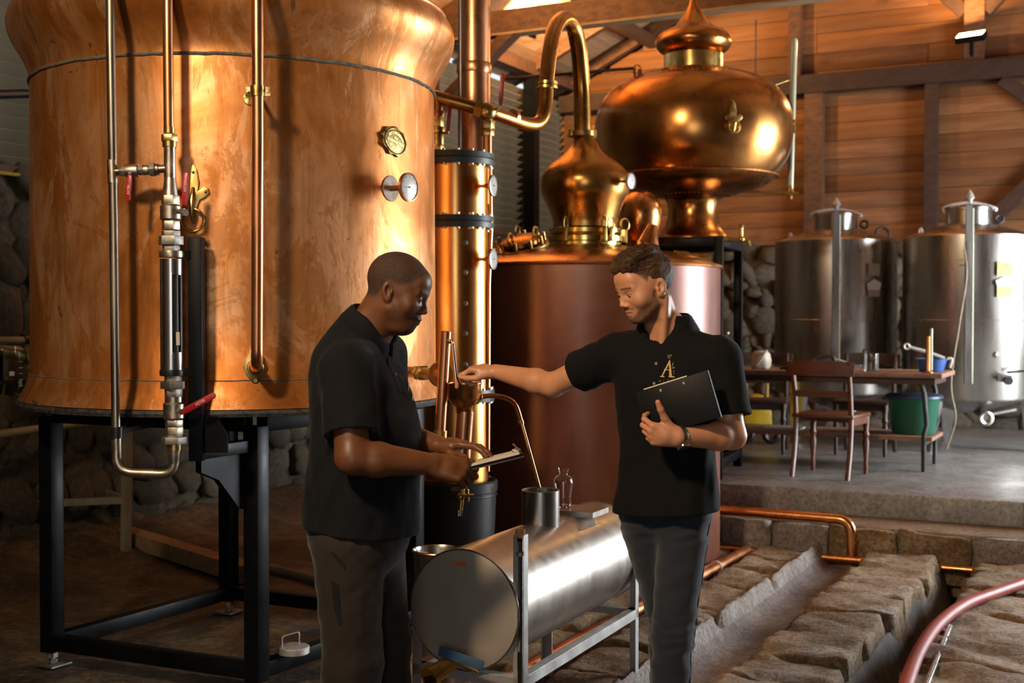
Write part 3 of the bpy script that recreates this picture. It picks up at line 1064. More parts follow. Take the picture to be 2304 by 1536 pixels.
# lifting ring on a brass leaf-shaped plate
zr = vat_z(436, 440)
pr, nrm_ = vat_pt(436, zr)
rx = Vector((-nrm_.y, nrm_.x, 0))
rx = rx if rx.x > 0 else -rx
s_ = 1 / 575.0
leaf = [(-30, 8), (-18, 18), (-10, 12), (-12, 40), (-6, 62), (0, 70), (8, 58), (13, 30), (10, 10), (22, 20), (34, 16), (36, 6), (26, -4), (14, -10), (8, -26), (0, -48), (-8, -26), (-14, -8), (-26, -2)]
lp = MB().prism([(q[0] * s_, q[1] * s_) for q in leaf], pr - nrm_ * 0.004, rx, ZV, nrm_, 0.013).build('ring_plate', MAT['brass'], vat, bevel=0.002)
for q in ((-24, 8), (28, 8), (0, 52)):
    MB().ball(pr + rx * (q[0] * s_) + ZV * (q[1] * s_) + nrm_ * 0.010, 0.006, 10, 6).build('rivet', MAT['brass_bright'], lp)
MB().tube([pr + ZV * 0.03 + nrm_ * 0.008, pr - ZV * 0.02 + nrm_ * 0.035, pr - ZV * 0.075 + nrm_ * 0.03, pr - ZV * 0.11 + nrm_ * 0.015], [0.006, 0.009, 0.011, 0.005], 10).build('ring_hook', MAT['brass'], lp)
MB().torus(pr - ZV * 0.098 + nrm_ * 0.028, nrm_, 0.044, 0.0055, 36, 10).build('lifting_ring', MAT['brass'], vat)

# ------------------------------------------------------------------ black steel stand under the vat
CF, CL, CR, CB = Vector((-1.045, 5.07, 0)), Vector((-2.053, 5.53, 0)), Vector((-0.478, 6.03, 0)), Vector((-1.49, 6.52, 0))
stand = thing('vat_stand', (VC.x, VC.y, 0), 'black square-tube steel stand carrying the big copper vat', 'stand')
bp = MAT['black_paint']
ex = (CL - CF).normalized()
ey = (CR - CF).normalized()
for c in (CF, CL, CR, CB):
    MB().box(c + ZV * 0.585, (0.072, 0.072, 1.05), (ex, ey, ZV)).build('leg', bp, stand, bevel=0.005)
    ft = MB().cyl(c, c + ZV * 0.07, 0.011, seg=12)
    ft.hexnut(c + ZV * 0.035, c + ZV * 0.058, 0.024)
    ft.hexnut(c + ZV * 0.012, c + ZV * 0.026, 0.022)
    ft.box(c + ZV * 0.004, (0.11, 0.11, 0.008), (ex, ey, ZV))
    ft.build('levelling_foot', MAT['zinc'], stand)
for p, q in ((CF, CL), (CF, CR), (CL, CB), (CR, CB)):
    for z0, h in ((0.105, 0.066), (1.125, 0.08)):
        d = (q - p).normalized() * 0.035
        MB().bar(p + d + ZV * z0, q - d + ZV * z0, 0.06, h).build('beam', bp, stand, bevel=0.004)
MB().lathe([(0.9, 1.163), (0.968, 1.163), (0.972, 1.176), (0.965, 1.189), (0.9, 1.189)], (VC.x, VC.y, 0), 96).build('base_plate', MAT['plate_edge'], stand)
# gusset arm that carries the upright beside the sight glass
PB = P(443, 800, 4.79)
arm0 = Vector((PB.x, PB.y + 0.005, 1.03))
arm1 = Vector((CF.x - 0.03, CF.y - 0.02, 1.03))
MB().bar(arm0, arm1, 0.05, 0.05).build('arm', bp, stand, bevel=0.003)
du = (arm1 - arm0).normalized()
side_n = du.cross(ZV)
gl = (arm1 - arm0).length
MB().prism([(0.02, -0.02), (gl, -0.02), (gl, -0.26), (gl - 0.05, -0.25), (0.12, -0.12), (0.02, -0.08)], arm0 - side_n * 0.03, du, ZV, side_n, 0.03).build('gusset', bp, stand)
MB().box((PB.x, PB.y, (1.00 + 1.86) / 2), (0.055, 0.055, 0.86)).build('upright', bp, stand, bevel=0.004)
MB().prism([(0.0, 0.03), (0.09, 0.03), (0.09, 0.10), (0.05, 0.17), (0.0, 0.17)], (PB.x + 0.025, PB.y, 1.0), (1, 0, 0), ZV, (0, 1, 0), 0.02).build('corner_plate', bp, stand)
# ------------------------------------------------------------------ steel pipe run with valves and sight glass
pipe_set = thing('sight_glass_pipework', P(385, 1060, 4.74), 'steel pipe run with sight glass, brass valves and red levers before vat', 'pipework')
D1 = 4.74


def Q(px, py, d=D1):
    return P(px, py, d)


ps = MAT['pipe_steel']
xl0, xl1 = Q(247, -40), Q(262, 1010)
vtop = Vector((xl0.x, D1, 3.75))
MB().tube([vtop, Vector(Q(249, 100)), Vector(Q(256, 500)), Vector(Q(261, 960))], 0.0172, 18).build('steel_pipe', ps, pipe_set)
# pipe sleeves at the tee
t0, t1 = Q(252, 360), Q(254, 412)
MB().cyl(t0, t1, 0.0195, seg=18).build('tee_sleeve', MAT['nickel'], pipe_set)
MB().cyl(Q(262, 985), Q(262, 960), 0.024, seg=18).build('black_coupling', MAT['black_plastic'], pipe_set)
lo_pts = arc_pts([Q(262, 985), Q(263, 1062), Q(392, 1067), Q(392, 1003)], 8, 0.065)
MB().tube(lo_pts, 0.0185, 18).build('u_bend', MAT['nickel'], pipe_set)
MB().lathe([(0.0195, 0), (0.026, 0.05), (0.026, 0.065)], Q(392, 1042), 18, (0, 0, 1)).build('reducer', MAT['nickel'], pipe_set)


def stack(parent, px, items, dd=D1, lean=0.0):
    """fittings one above the other: (kind, y_top, y_bottom, radius_px, material)"""
    for kind, y0, y1, rp, m_ in items:
        x = px + lean * (y0 + y1) / 2
        a_, b_ = Q(x, y1, dd), Q(x, y0, dd)
        b_ = Vector((a_.x, a_.y, b_.z))
        r_ = rp / 576.0
        if kind == 'hex':
            MB().hexnut(a_, b_, r_).build('hex_nut', MAT[m_], parent, 25, bevel=0.0015)
        elif kind == 'ball':
            h_ = (b_ - a_).length
            MB().lathe([(r_ * 0.85, 0), (r_, h_ * 0.12), (r_, h_ * 0.88), (r_ * 0.85, h_)], a_, 20).build('valve_body', MAT[m_], parent, bevel=0)
        elif kind == 'cone':
            h_ = (b_ - a_).length
            MB().lathe([(r_, 0), (r_ * 0.72, h_)], a_, 20).build('reducer', MAT[m_], parent)
        else:
            MB().cyl(a_, b_, r_, seg=20).build(kind, MAT[m_], parent)


MB().tube([Vector((Q(377, 0).x, D1, 3.75)), Q(378, 100), Q(380, 290)], 0.0192, 18).build('copper_riser', MAT['copper_pipe'], pipe_set)
stack(pipe_set, 376, [
    ('collar', 286, 300, 12, 'brass'), ('hex', 303, 318, 18, 'brass'), ('collar', 318, 331, 15, 'brass'),
    ('collar', 331, 400, 12.5, 'nickel'), ('cone', 400, 440, 17, 'nickel'), ('hex', 440, 462, 20, 'nickel'),
    ('ball', 460, 497, 22.5, 'nickel'), ('hex', 497, 517, 20, 'nickel'), ('hex', 519, 531, 21, 'zinc'), ('hex', 531, 551, 28, 'zinc'), ('hex', 551, 566, 20, 'zinc'),
    ('collar', 566, 575, 17, 'black_plastic'),
    ('hex', 842, 858, 20, 'zinc'), ('hex', 857, 874, 29, 'zinc'), ('hex', 874, 892, 20, 'zinc'), ('collar', 892, 904, 19, 'nickel'),
    ('ball', 904, 944, 23, 'nickel'), ('hex', 944, 960, 20, 'nickel'), ('hex', 960, 982, 20, 'nickel'), ('hex', 982, 998, 28, 'zinc'), ('collar', 998, 1012, 16, 'brass')], lean=0.0165)
# sight glass: steel sleeve with a slot
xs = 386
za, zb = Q(xs, 838).z, Q(xs, 572).z
sc = Q(xs, 700)
rs = 0.0425
sl = MB()
sl.lathe([(rs, 0), (rs, 0.06)], (sc.x, sc.y, zb - 0.078), 32)
sl.lathe([(rs, 0), (rs, 0.07)], (sc.x, sc.y, za + 0.008), 32)
# slotted middle: a wall that leaves out the window facing front right
vv, ff = [], []
nseg = 40
gap0, gap1 = math.radians(-72), math.radians(-18)
z0_, z1_ = za + 0.07, zb - 0.07
for i in range(nseg + 1):
    t = gap1 + (2 * math.pi - (gap1 - gap0)) * i / nseg
    for r_ in (rs, rs - 0.005):
        for zz in (z0_, z1_):
            vv.append((sc.x + r_ * math.cos(t), sc.y + r_ * math.sin(t), zz))
for i in range(nseg):
    k_ = i * 4
    for e in ((0, 1, 5, 4), (2, 6, 7, 3)):
        ff.append(tuple(k_ + q for q in e))
for k_ in (0, nseg * 4):
    ff.append((k_, k_ + 1, k_ + 3, k_ + 2))
sl.add(vv, ff)
sleeve = sl.build('sight_sleeve', MAT['steel'], pipe_set, 50)
MB().lathe([(rs - 0.008, 0), (rs - 0.008, zb - za - 0.1)], (sc.x, sc.y, za + 0.05), 24).build('sight_tube', MAT['black_plastic'], sleeve)
MB().box((sc.x + 0.030, sc.y - 0.024, za + 0.13), (0.012, 0.008, 0.05)).build('float_scale', MAT['white_plastic'], sleeve)
for zz in (za, zb):
    MB().lathe([(rs + 0.002, -0.012), (rs + 0.004, 0), (rs + 0.002, 0.012)], (sc.x, sc.y, zz), 32).build('end_ring', MAT['black_plastic'] if zz == za else MAT['nickel'], pipe_set)
    MB().bar((sc.x + 0.03, sc.y, zz), (PB.x, PB.y, zz), 0.022, 0.03).build('support_clamp', MAT['black_plastic'], pipe_set)
# cross connection with its valve
MB().tube([Q(258, 386), Q(376, 379)], 0.0155, 16).build('cross_pipe', ps, pipe_set)
for x0, x1, r_, kd in ((270, 283, 0.021, 'hex'), (283, 312, 0.026, 'ball'), (312, 322, 0.021, 'hex'), (322, 335, 0.020, 'rnd'), (338, 350, 0.028, 'hex'), (350, 358, 0.022, 'rnd')):
    p, q = Q(x0, 386 - (x0 - 258) * 0.055), Q(x1, 386 - (x1 - 258) * 0.055)
    mb = MB()
    (mb.hexnut(p, q, r_) if kd == 'hex' else mb.cyl(p, q, r_))
    mb.build('fitting', MAT['zinc'] if kd == 'hex' else MAT['nickel'], pipe_set, 25, bevel=0.0015)


def lever(parent, p, q, w, text=None, n=(0, -1, 0), th=0.006):
    p, q, n = Vector(p), Vector(q), Vector(n).normalized()
    d = (q - p).normalized()
    x = d.cross(n).normalized()
    L_ = (q - p).length
    poly = [(-w * 0.32, 0), (w * 0.32, 0), (w * 0.5, L_ * 0.2), (w * 0.5, L_ * 0.94), (w * 0.25, L_), (-w * 0.25, L_), (-w * 0.5, L_ * 0.94), (-w * 0.5, L_ * 0.2)]
    o = MB().prism(poly, p - n * th / 2, x, d, n, th).build('lever', MAT['red_lever'], parent, bevel=0.0012)
    if text:
        tx, ty = (d, n.cross(d)) if d.x >= 0 else (-d, n.cross(-d))
        text_mesh('lever_lettering', text, w * 0.62, MAT['white_print'], o, (p + q) / 2 + d * L_ * 0.08 + n * (th / 2 + 0.0005), tx, ty, n, 0.0006)
    return o


lever(pipe_set, Q(292, 392, D1 - 0.03), Q(288, 452, D1 - 0.035), 0.021, 'ASTER')
lever(pipe_set, Q(415, 462, D1 - 0.035), Q(419, 388, D1 - 0.035), 0.024, 'ASTER')
lever(pipe_set, Q(404, 930, D1 - 0.04), Q(485, 887, D1 - 0.05), 0.024, 'ASTER')
MB().cyl(Q(385, 478), Q(415, 474, D1 - 0.035), 0.009, seg=12).build('valve_stem', MAT['zinc'], pipe_set)
MB().cyl(Q(292, 386), Q(292, 388, D1 - 0.04), 0.007, seg=12).build('valve_stem', MAT['zinc'], pipe_set)
MB().cyl(Q(392, 925), Q(408, 925, D1 - 0.045), 0.009, seg=12).build('valve_stem', MAT['zinc'], pipe_set)
MB().hexnut(Q(412, 478, D1 - 0.03), Q(418, 478, D1 - 0.05), 0.014).build('stem_nut', MAT['zinc'], pipe_set)
MB().bar(Q(262, 972, D1 + 0.01), Vector((Q(262, 972).x + 0.05, CF.y + 0.16, Q(262, 972).z)), 0.02, 0.02).build('pipe_bracket', MAT['black_plastic'], pipe_set)

# ------------------------------------------------------------------ copper feed pipe with flange and clip
zf = vat_z(574, 826)
pf, nf = vat_pt(574, zf)
feed = thing('copper_feed_pipe', pf, 'pinkish copper pipe running down the vat into a brass flange', 'pipe')
pd = 4.73
ptop = P(578, -60, pd)
MB().tube(arc_pts([Vector((P(580, 0, pd).x, pd, 3.75)), P(580, 300, pd), P(578, 822, pd), pf + nf * 0.0], 8, 0.06), 0.0225, 20).build('pipe', MAT['copper_pipe'], feed)
rx2 = Vector((-nf.y, nf.x, 0))
rx2 = rx2 if rx2.x > 0 else -rx2
dia = [(-27, 0), (-20, 22), (-8, 44), (0, 50), (8, 44), (20, 22), (27, 0), (20, -18), (6, -36), (0, -40), (-6, -36), (-20, -18)]
fl = MB().prism([(q[0] * s_, q[1] * s_) for q in dia], pf - nf * 0.004, rx2, ZV, nf, 0.014).build('flange', MAT['brass'], feed, bevel=0.002)
MB().torus(pf + nf * 0.011, nf, 0.027, 0.006, 24, 8).build('flange_ring', MAT['brass'], fl)
for q in ((0, 38), (0, -30)):
    MB().hexnut(pf + ZV * (q[1] * s_), pf + ZV * (q[1] * s_) + nf * 0.018, 0.008).build('bolt', MAT['brass'], fl)
zc = vat_z(577, 205)
pc, nc = vat_pt(577, zc)
cl = Vector((P(579, 205, pd).x, pd, P(579, 205, pd).z))
clip = MB().lathe([(0.0235, -0.019), (0.027, -0.019), (0.027, 0.019), (0.0235, 0.019)], cl, 24).build('pipe_clip', MAT['brass'], feed)
MB().box(cl + Vector((0, 0.01, 0)), (0.094, 0.007, 0.038)).build('clip_plate', MAT['brass'], clip, bevel=0.002)
for s in (-1, 1):
    MB().hexnut(cl + Vector((s * 0.037, 0.008, 0)), cl + Vector((s * 0.037, -0.004, 0)), 0.006).build('clip_screw', MAT['zinc'], clip)
MB().cyl(cl + Vector((-0.012, 0.012, -0.02)), pc + Vector((0.0, 0.02, 0)), 0.008, seg=12).build('clip_stud', MAT['brass'], clip)
MB().lathe([(0.026, 0), (0.024, 0.008), (0.006, 0.012)], vat_pt(562, vat_z(562, 222))[0] - nc * 0.002, 24, nc).build('clip_base', MAT['brass_bright'], feed)

# ------------------------------------------------------------------ rectifying column in its black tub
KC = Vector(((1025 - 1152) / 2800 * 6.8, 6.8, 0))
KS = 2800 / 6.8


def kz(py):
    return P(1025, py, 6.8 - 0.18).z


col = thing('copper_column', (KC.x, KC.y, 0.3), 'tall shiny copper distilling column with dark bolted flanges', 'still column')
cm = MAT['copper_column']
zf1, zf2, zf3 = kz(352), kz(496), kz(893)
KR = 0.178
for z0, z1 in ((zf2, zf1), (zf3, zf2), (0.3, zf3)):
    MB().lathe([(KR, z0), (KR, z1)], (KC.x, KC.y, 0), 64).build('column_section', cm, col)
for zz in (zf1, zf2, zf3):
    MB().lathe([(KR, -0.032), (0.212, -0.032), (0.214, -0.004), (0.206, -0.001), (0.206, 0.001), (0.214, 0.004), (0.212, 0.032), (KR, 0.032)], (KC.x, KC.y, zz), 64, cap0=False, cap1=False).build('flange', MAT['gasket'], col, 25)
    for i in range(16):
        t = 2 * math.pi * (i + 0.3) / 16
        c = Vector((KC.x + 0.197 * math.cos(t), KC.y + 0.197 * math.sin(t), zz))
        MB().hexnut(c - ZV * 0.042, c + ZV * 0.044, 0.009).build('bolt', MAT['nickel'], col)
MB().lathe([(KR, 0), (KR - 0.02, 0.015)], (KC.x, KC.y, zf1 + 0.028), 64).build('top_plate', MAT['copper_dull'], col)
for py in (545, 612, 682, 750, 820):
    zz = kz(py)
    th = math.radians(-90 + 20)
    c = Vector((KC.x + KR * math.cos(th), KC.y + KR * math.sin(th), zz))
    n = Vector((math.cos(th), math.sin(th), 0))
    MB().lathe([(0.013, -0.003), (0.013, 0.002), (0.007, 0.004), (0.006, 0.011)], c, 14, n).build('stud', MAT['zinc'], col)
for py, ex_ in ((416, 0.085), (582, 0.085)):
    zz = kz(py)
    th = math.radians(-90 + 48)
    n = Vector((math.cos(th), math.sin(th), 0))
    gauge(col, Vector((KC.x, KC.y, zz)) + n * KR, Vector((0.93, -0.36, 0)), 0.07, 0.057, 0.009, 'nickel')
MB().tube([P(1103, 375, 6.75), P(1105, 520, 6.75), P(1100, 640, 6.75), P(1098, 1060, 6.75)], 0.009, 10).build('side_pipe', MAT['copper_pipe'], col)
# copper chimney tube behind the column top
chim = thing('copper_vent_pipe', (P(1067, 340, 7.2).x, 7.2, 2.2), 'wide polished copper vent pipe rising behind the column', 'pipe')
MB().cyl((P(1067, 340, 7.2).x, 7.2, 2.2), (P(1067, 340, 7.2).x, 7.2, 6.0), 0.094, seg=40).build('pipe', MAT['copper_pipe'], chim)
MB().cyl((P(1036, 340, 7.05).x, 7.05, 2.4), (P(1036, 340, 7.05).x, 7.05, 4.4), 0.006, seg=10).build('thin_tube', MAT['steel'], chim)
MB().lathe([(0.097, 0), (0.101, 0.01), (0.101, 0.05), (0.097, 0.06)], (P(1067, 340, 7.2).x, 7.2, 2.95), 40).build('pipe_joint', MAT['copper_pipe'], chim)

tub = thing('black_tub', (KC.x, KC.y, 0), 'black plastic tub standing around the foot of the column', 'tub')
TR = 0.222
MB().lathe([(TR - 0.03, 0.0), (TR - 0.012, 0.30), (TR, 0.60), (TR + 0.006, 0.605), (TR + 0.008, 0.655), (TR, 0.665), (TR - 0.012, 0.655), (TR - 0.02, 0.5)], (KC.x, KC.y, 0), 56, cap1=False).build('body', MAT['black_tub'], tub, 40)
MB().torus((KC.x, KC.y, 0.585), ZV, TR + 0.001, 0.005, 56, 8).build('rib', MAT['black_tub'], tub)
MB().lathe([(TR - 0.016, 0.56), (0.0, 0.57)], (KC.x, KC.y, 0), 40, cap0=False, cap1=False).build('coke_bed', MAT['wall_stone'], tub)
rr_ = random.Random(5)
for i in range(14):
    t = 2 * math.pi * i / 14 + rr_.uniform(-0.1, 0.1)
    c = Vector((KC.x + 0.196 * math.cos(t), KC.y + 0.196 * math.sin(t), 0.60 + rr_.uniform(0, 0.035)))
    o = oriented('cooling_lump', STONES[i % 9], c - tub.location, Vector((0.03, 0, 0)), Vector((0, 0.025, 0)), Vector((0, 0.0, 0.035)), tub)

# valves over the column
head = thing('column_head_valves', (KC.x, KC.y, zf1 + 0.04), 'brass valves with red levers on top of the copper column', 'valve')
VD = 6.72


def V(px, py, d=VD):
    return P(px, py, d)


vb = MAT['brass']
bx_ = V(985, 335)
for kind, y0, y1, r_ in (('hex', 326, 338, 0.036), ('rnd', 300, 326, 0.034), ('rnd', 286, 300, 0.04), ('hex', 264, 286, 0.034), ('rnd', 250, 264, 0.037), ('rnd', 215, 250, 0.027)):
    a_, b_ = V(985, y1), V(985, y0)
    b_ = Vector((a_.x, a_.y, b_.z))
    mb = MB()
    (mb.hexnut(a_, b_, r_) if kind == 'hex' else mb.cyl(a_, b_, r_))
    mb.build('valve_body', vb if y0 > 260 else MAT['copper_dull'], head, 25, bevel=0.002)
lever(head, V(1007, 300, VD - 0.04), V(1013, 236, VD - 0.05), 0.02)
MB().cyl(V(990, 300), V(1010, 298, VD - 0.05), 0.008, seg=10).build('valve_stem', vb, head)
a_, b_ = V(1097, 345), V(1097, 250)
MB().cyl(a_, Vector((a_.x, a_.y, b_.z)), 0.024, seg=20).build('riser', MAT['copper_pipe'], head)
for y0, y1, r_ in ((292, 306, 0.037), (272, 290, 0.040)):
    p, q = V(1097, y1), V(1097, y0)
    MB().hexnut(p, Vector((p.x, p.y, q.z)), r_).build('hex_nut', vb, head, 25, bevel=0.002)
MB().ball(V(1096, 252), 0.05, 20, 12).build('cross_body', vb, head)
lever(head, V(1126, 238, VD - 0.03), V(1131, 164, VD - 0.04), 0.024)
MB().tube([V(1108, 245), V(1120, 246, VD - 0.03), V(1126, 238, VD - 0.03)], 0.008, 10).build('valve_stem', vb, head)
MB().hexnut(V(962, 214), V(974, 217), 0.04).build('pipe_nut', vb, head, 25)
MB().hexnut(V(1068, 243), V(1084, 247), 0.045).build('pipe_nut', vb, head, 25)

# ------------------------------------------------------------------ swan-neck pipe
swan = thing('swan_neck_pipe', P(1310, 300, 8.0), 'copper swan-neck pipe arching from the still head to the column', 'pipe')
sw = [(964, 214, 6.72), (1085, 247, 6.75), (1130, 261, 6.85), (1185, 279, 7.05), (1213, 275, 7.15), (1226, 245, 7.2), (1230, 180, 7.25), (1238, 110, 7.35), (1249, 62, 7.5), (1270, 42, 7.7), (1291, 62, 7.85), (1303, 120, 7.93), (1309, 200, 8.0), (1311, 300, 8.0)]
pts = spline([P(*q) for q in sw], 7)
rad = [0.036 + 0.024 * min(1, max(0, (i / len(pts) - 0.15))) for i in range(len(pts))]
MB().tube(pts, rad, 20).build('pipe', MAT['bronze'], swan)
MB().lathe([(0.05, -0.02), (0.064, -0.02), (0.064, -0.004), (0.055, 0), (0.064, 0.004), (0.064, 0.02), (0.05, 0.02)], P(1230, 192, 7.25), 24, (0.02, 0, 1)).build('pipe_union', vb, swan)
MB().lathe([(0.06, -0.015), (0.088, -0.015), (0.088, 0.015), (0.06, 0.015)], P(1310, 302, 8.0), 28).build('pipe_flange', vb, swan)
for s in (-1, 1):
    MB().hexnut(P(1310 + 28 * s, 308, 7.96), P(1310 + 28 * s, 292, 7.96), 0.014).build('flange_bolt', vb, swan)
MB().cyl(P(1152, 262, 6.93), P(1158, 264, 6.95), 0.043, seg=20).build('pipe_joint', MAT['copper_pipe'], swan)

# ------------------------------------------------------------------ red-brown pot still with its bronze head
TC = Vector((0.466, 8.0, 0))
still = thing('pot_still', TC, 'red-brown copper pot still with a bulbous bronze head', 'still')


def tz(py, d=8.0):
    return P(1315, py, d).z


zr_ = P(1315, 591, 8.0 - 0.86).z
MB().lathe([(0.80, 0.0), (0.863, 0.02), (0.863, zr_)], (TC.x, TC.y, 0), 96, cap1=False).build('tank', MAT['red_still'], still)
rim_pts = [(TC.x + 0.866 * math.cos(2 * math.pi * i / 96), TC.y + 0.866 * math.sin(2 * math.pi * i / 96), zr_ + 0.003) for i in range(96)]
MB().tube(rim_pts, 0.012, 8, closed=True).build('rim_seam', MAT['copper_dull'], still)
zn = tz(548, 7.75)
MB().lathe([(0.863, zr_ + 0.005), (0.80, zr_ + 0.045), (0.62, zr_ + 0.09), (0.40, zn - 0.025), (0.255, zn)], (TC.x, TC.y, 0), 96, cap0=False, cap1=False).build('shoulder', MAT['pot_copper'], still, 60)
MB().lathe([(0.235, zn - 0.02), (0.235, zn + 0.02), (0.255, zn + 0.025), (0.255, zn + 0.055), (0.235, zn + 0.06), (0.225, zn + 0.075), (0.24, zn + 0.08), (0.24, zn + 0.105), (0.21, zn + 0.11)], (TC.x, TC.y, 0), 64, cap0=False, cap1=False).build('neck_ring', MAT['brass_bright'], still, 30)
hz = [(0.205, 512), (0.208, 498), (0.222, 480), (0.247, 458), (0.276, 438), (0.288, 418), (0.284, 402), (0.262, 385), (0.222, 370), (0.165, 354), (0.115, 338), (0.085, 322), (0.068, 306), (0.062, 298)]
hp = [(r, tz(y)) for r, y in hz]
hs = spline([(r, 0, z_) for r, z_ in hp], 4)
MB().lathe([(p.x, p.z) for p in hs], (TC.x, TC.y, 0), 72, cap0=False).build('still_head', MAT['bronze'], still, 70)
for px in (1272, 1350, 1365, 1398):
    sn = (px - 1315) / 85.0
    sn = max(-0.97, min(0.97, sn))
    n = Vector((sn, -math.sqrt(1 - sn * sn), 0))
    c = Vector((TC.x, TC.y, zn + 0.06)) + n * 0.25
    cl_ = MB().box(c, (0.03, 0.05, 0.085), (Vector((-n.y, n.x, 0)), n, ZV)).build('clamp', MAT['brass'], still, bevel=0.004)
    MB().torus(c + ZV * 0.07 + n * 0.01, Vector((-n.y, n.x, 0)) if px != 1365 else n, 0.032, 0.006, 20, 8, 0.8, 1.2).build('clamp_loop', MAT['brass'], cl_)
th = math.radians(-90 + 52)
n = Vector((math.cos(th), math.sin(th), 0))
gauge(still, Vector((TC.x, TC.y, tz(415))) + n * 0.28, Vector((0.75, -0.6, 0)), 0.06, 0.05, 0.009, 'nickel')
# manhole on the shoulder
mc = P(1172, 548, 7.62)
mn = Vector((-0.18, -0.30, 0.94)).normalized()
MB().lathe([(0.16, -0.05), (0.17, -0.02), (0.17, 0.0), (0.12, 0.01)], mc - mn * 0.01, 40, mn).build('manhole_ring', MAT['brass'], still)
MB().lathe([(0.13, 0.0), (0.13, 0.02), (0.10, 0.035), (0.03, 0.045)], mc + mn * 0.005, 40, mn).build('manhole_cover', MAT['pot_copper'], still)
x_, y_, _ = basis(mn)
for i in range(10):
    t = 2 * math.pi * i / 10
    c = mc + (x_ * math.cos(t) + y_ * math.sin(t)) * 0.148
    MB().cyl(c - mn * 0.02, c + mn * 0.045, 0.010, seg=10).build('manhole_bolt', MAT['brass'], still)
for t in (0.5, 2.2, 4.6):
    c = mc + (x_ * math.cos(t) + y_ * math.sin(t)) * 0.10 + mn * 0.06
    MB().torus(c, x_, 0.028, 0.007, 18, 8).build('wing_loop', MAT['brass'], still)

# small copper cone cap beside the head and brass feed pipe
cone = thing('copper_cone_cap', P(1462, 552, 7.6), 'small copper cone cap on a brass stub above the still', 'cap')
p0 = P(1458, 552, 7.6)
ax_c = Vector((0.22, -0.05, 1)).normalized()
MB().cyl(p0 - ax_c * 0.03, p0 + ax_c * 0.02, 0.022, seg=16).build('stub', MAT['brass'], cone)
MB().lathe([(0.0, 0), (0.068, 0.002), (0.062, 0.012), (0.028, 0.115), (0.022, 0.12)], p0 + ax_c * 0.012, 28, ax_c).build('cone', MAT['copper'], cone, 40)
bpipe = thing('brass_pipe', P(1500, 577, 8.75), 'horizontal brass pipe with couplings under the onion vessel', 'pipe')
MB().tube([P(1440, 571, 8.75), P(1600, 582, 8.75)], 0.03, 16).build('pipe', MAT['brass'], bpipe)
for a_, b_, r_ in ((1515, 1530, 0.042), (1532, 1548, 0.038)):
    MB().hexnut(P(a_, 575, 8.75), P(b_, 577, 8.75), r_).build('coupling', MAT['brass'], bpipe)
MB().cyl(P(1543, 600, 8.75), P(1543, 580, 8.75), 0.016, seg=12).build('branch', MAT['brass'], bpipe)

# polished copper bend between the still head and the onion vessel
bend = thing('copper_bulb', P(1440, 540, 8.95), 'small polished copper bulb glinting between still head and onion vessel', 'vessel')
bl = spline([(0.10, 0, 0), (0.135, 0, 0.08), (0.155, 0, 0.18), (0.145, 0, 0.27), (0.10, 0, 0.34), (0.05, 0, 0.37)], 4)
bc = P(1440, 545, 8.95)
MB().lathe([(p.x, p.z) for p in bl], bc, 40).build('body', MAT['copper'], bend, 70)
MB().lathe([(0.105, -0.12), (0.105, 0.01)], bc, 32).build('neck', MAT['copper'], bend)

# ------------------------------------------------------------------ onion-shaped copper vessel on its black frame
OC = Vector((1.392, 9.6, 0))


def oz(py, d=9.6):
    return P(1557, py, d).z


onion = thing('onion_vessel', (OC.x, OC.y, oz(540)), 'large onion-shaped copper vessel with spire on a black frame', 'vessel')
s9 = 9.6 / 2800
prof = [(82, 540), (80, 533), (66, 515), (57, 490), (56, 465), (64, 447), (84, 440), (120, 432), (160, 418), (186, 398), (206, 366), (217, 330), (220, 296), (217, 262), (205, 230), (183, 203), (150, 183), (110, 168), (66, 158)]
sp = spline([(r * s9, 0, oz(y)) for r, y in prof], 5)
MB().lathe([(p.x, p.z) for p in sp], (OC.x, OC.y, 0), 96, cap1=False).build('body', MAT['pot_copper'], onion, 60)
MB().lathe([(66 * s9, oz(160)), (66 * s9, oz(125)), (60 * s9, oz(121))], (OC.x, OC.y, 0), 64, cap0=False).build('collar', MAT['brass_bright'], onion)
prof = [(60, 122), (74, 116), (83, 104), (84, 92), (76, 78), (60, 68), (44, 60), (30, 44), (18, 26), (10, 8), (5, -10), (1, -26)]
sp = spline([(r * s9, 0, oz(y)) for r, y in prof], 5)
MB().lathe([(p.x, p.z) for p in sp], (OC.x, OC.y, 0), 64).build('spire', MAT['pot_copper'], onion, 60)
for rp, py, nn in ((150, 184, 84), (187, 399, 96), (84, 440, 52)):
    rv = MB()
    for i in range(nn):
        t = 2 * math.pi * i / nn
        rv.ball((OC.x + rp * s9 * 1.0 * math.cos(t), OC.y + rp * s9 * math.sin(t), oz(py)), 0.009, 6, 4)
    tag(rv.build('rivet_row', MAT['pot_copper'], onion), kind='stuff')
MB().torus((OC.x, OC.y, oz(399)), ZV, 187 * s9, 0.008, 72, 8).build('rivet_band', MAT['copper_dull'], onion)
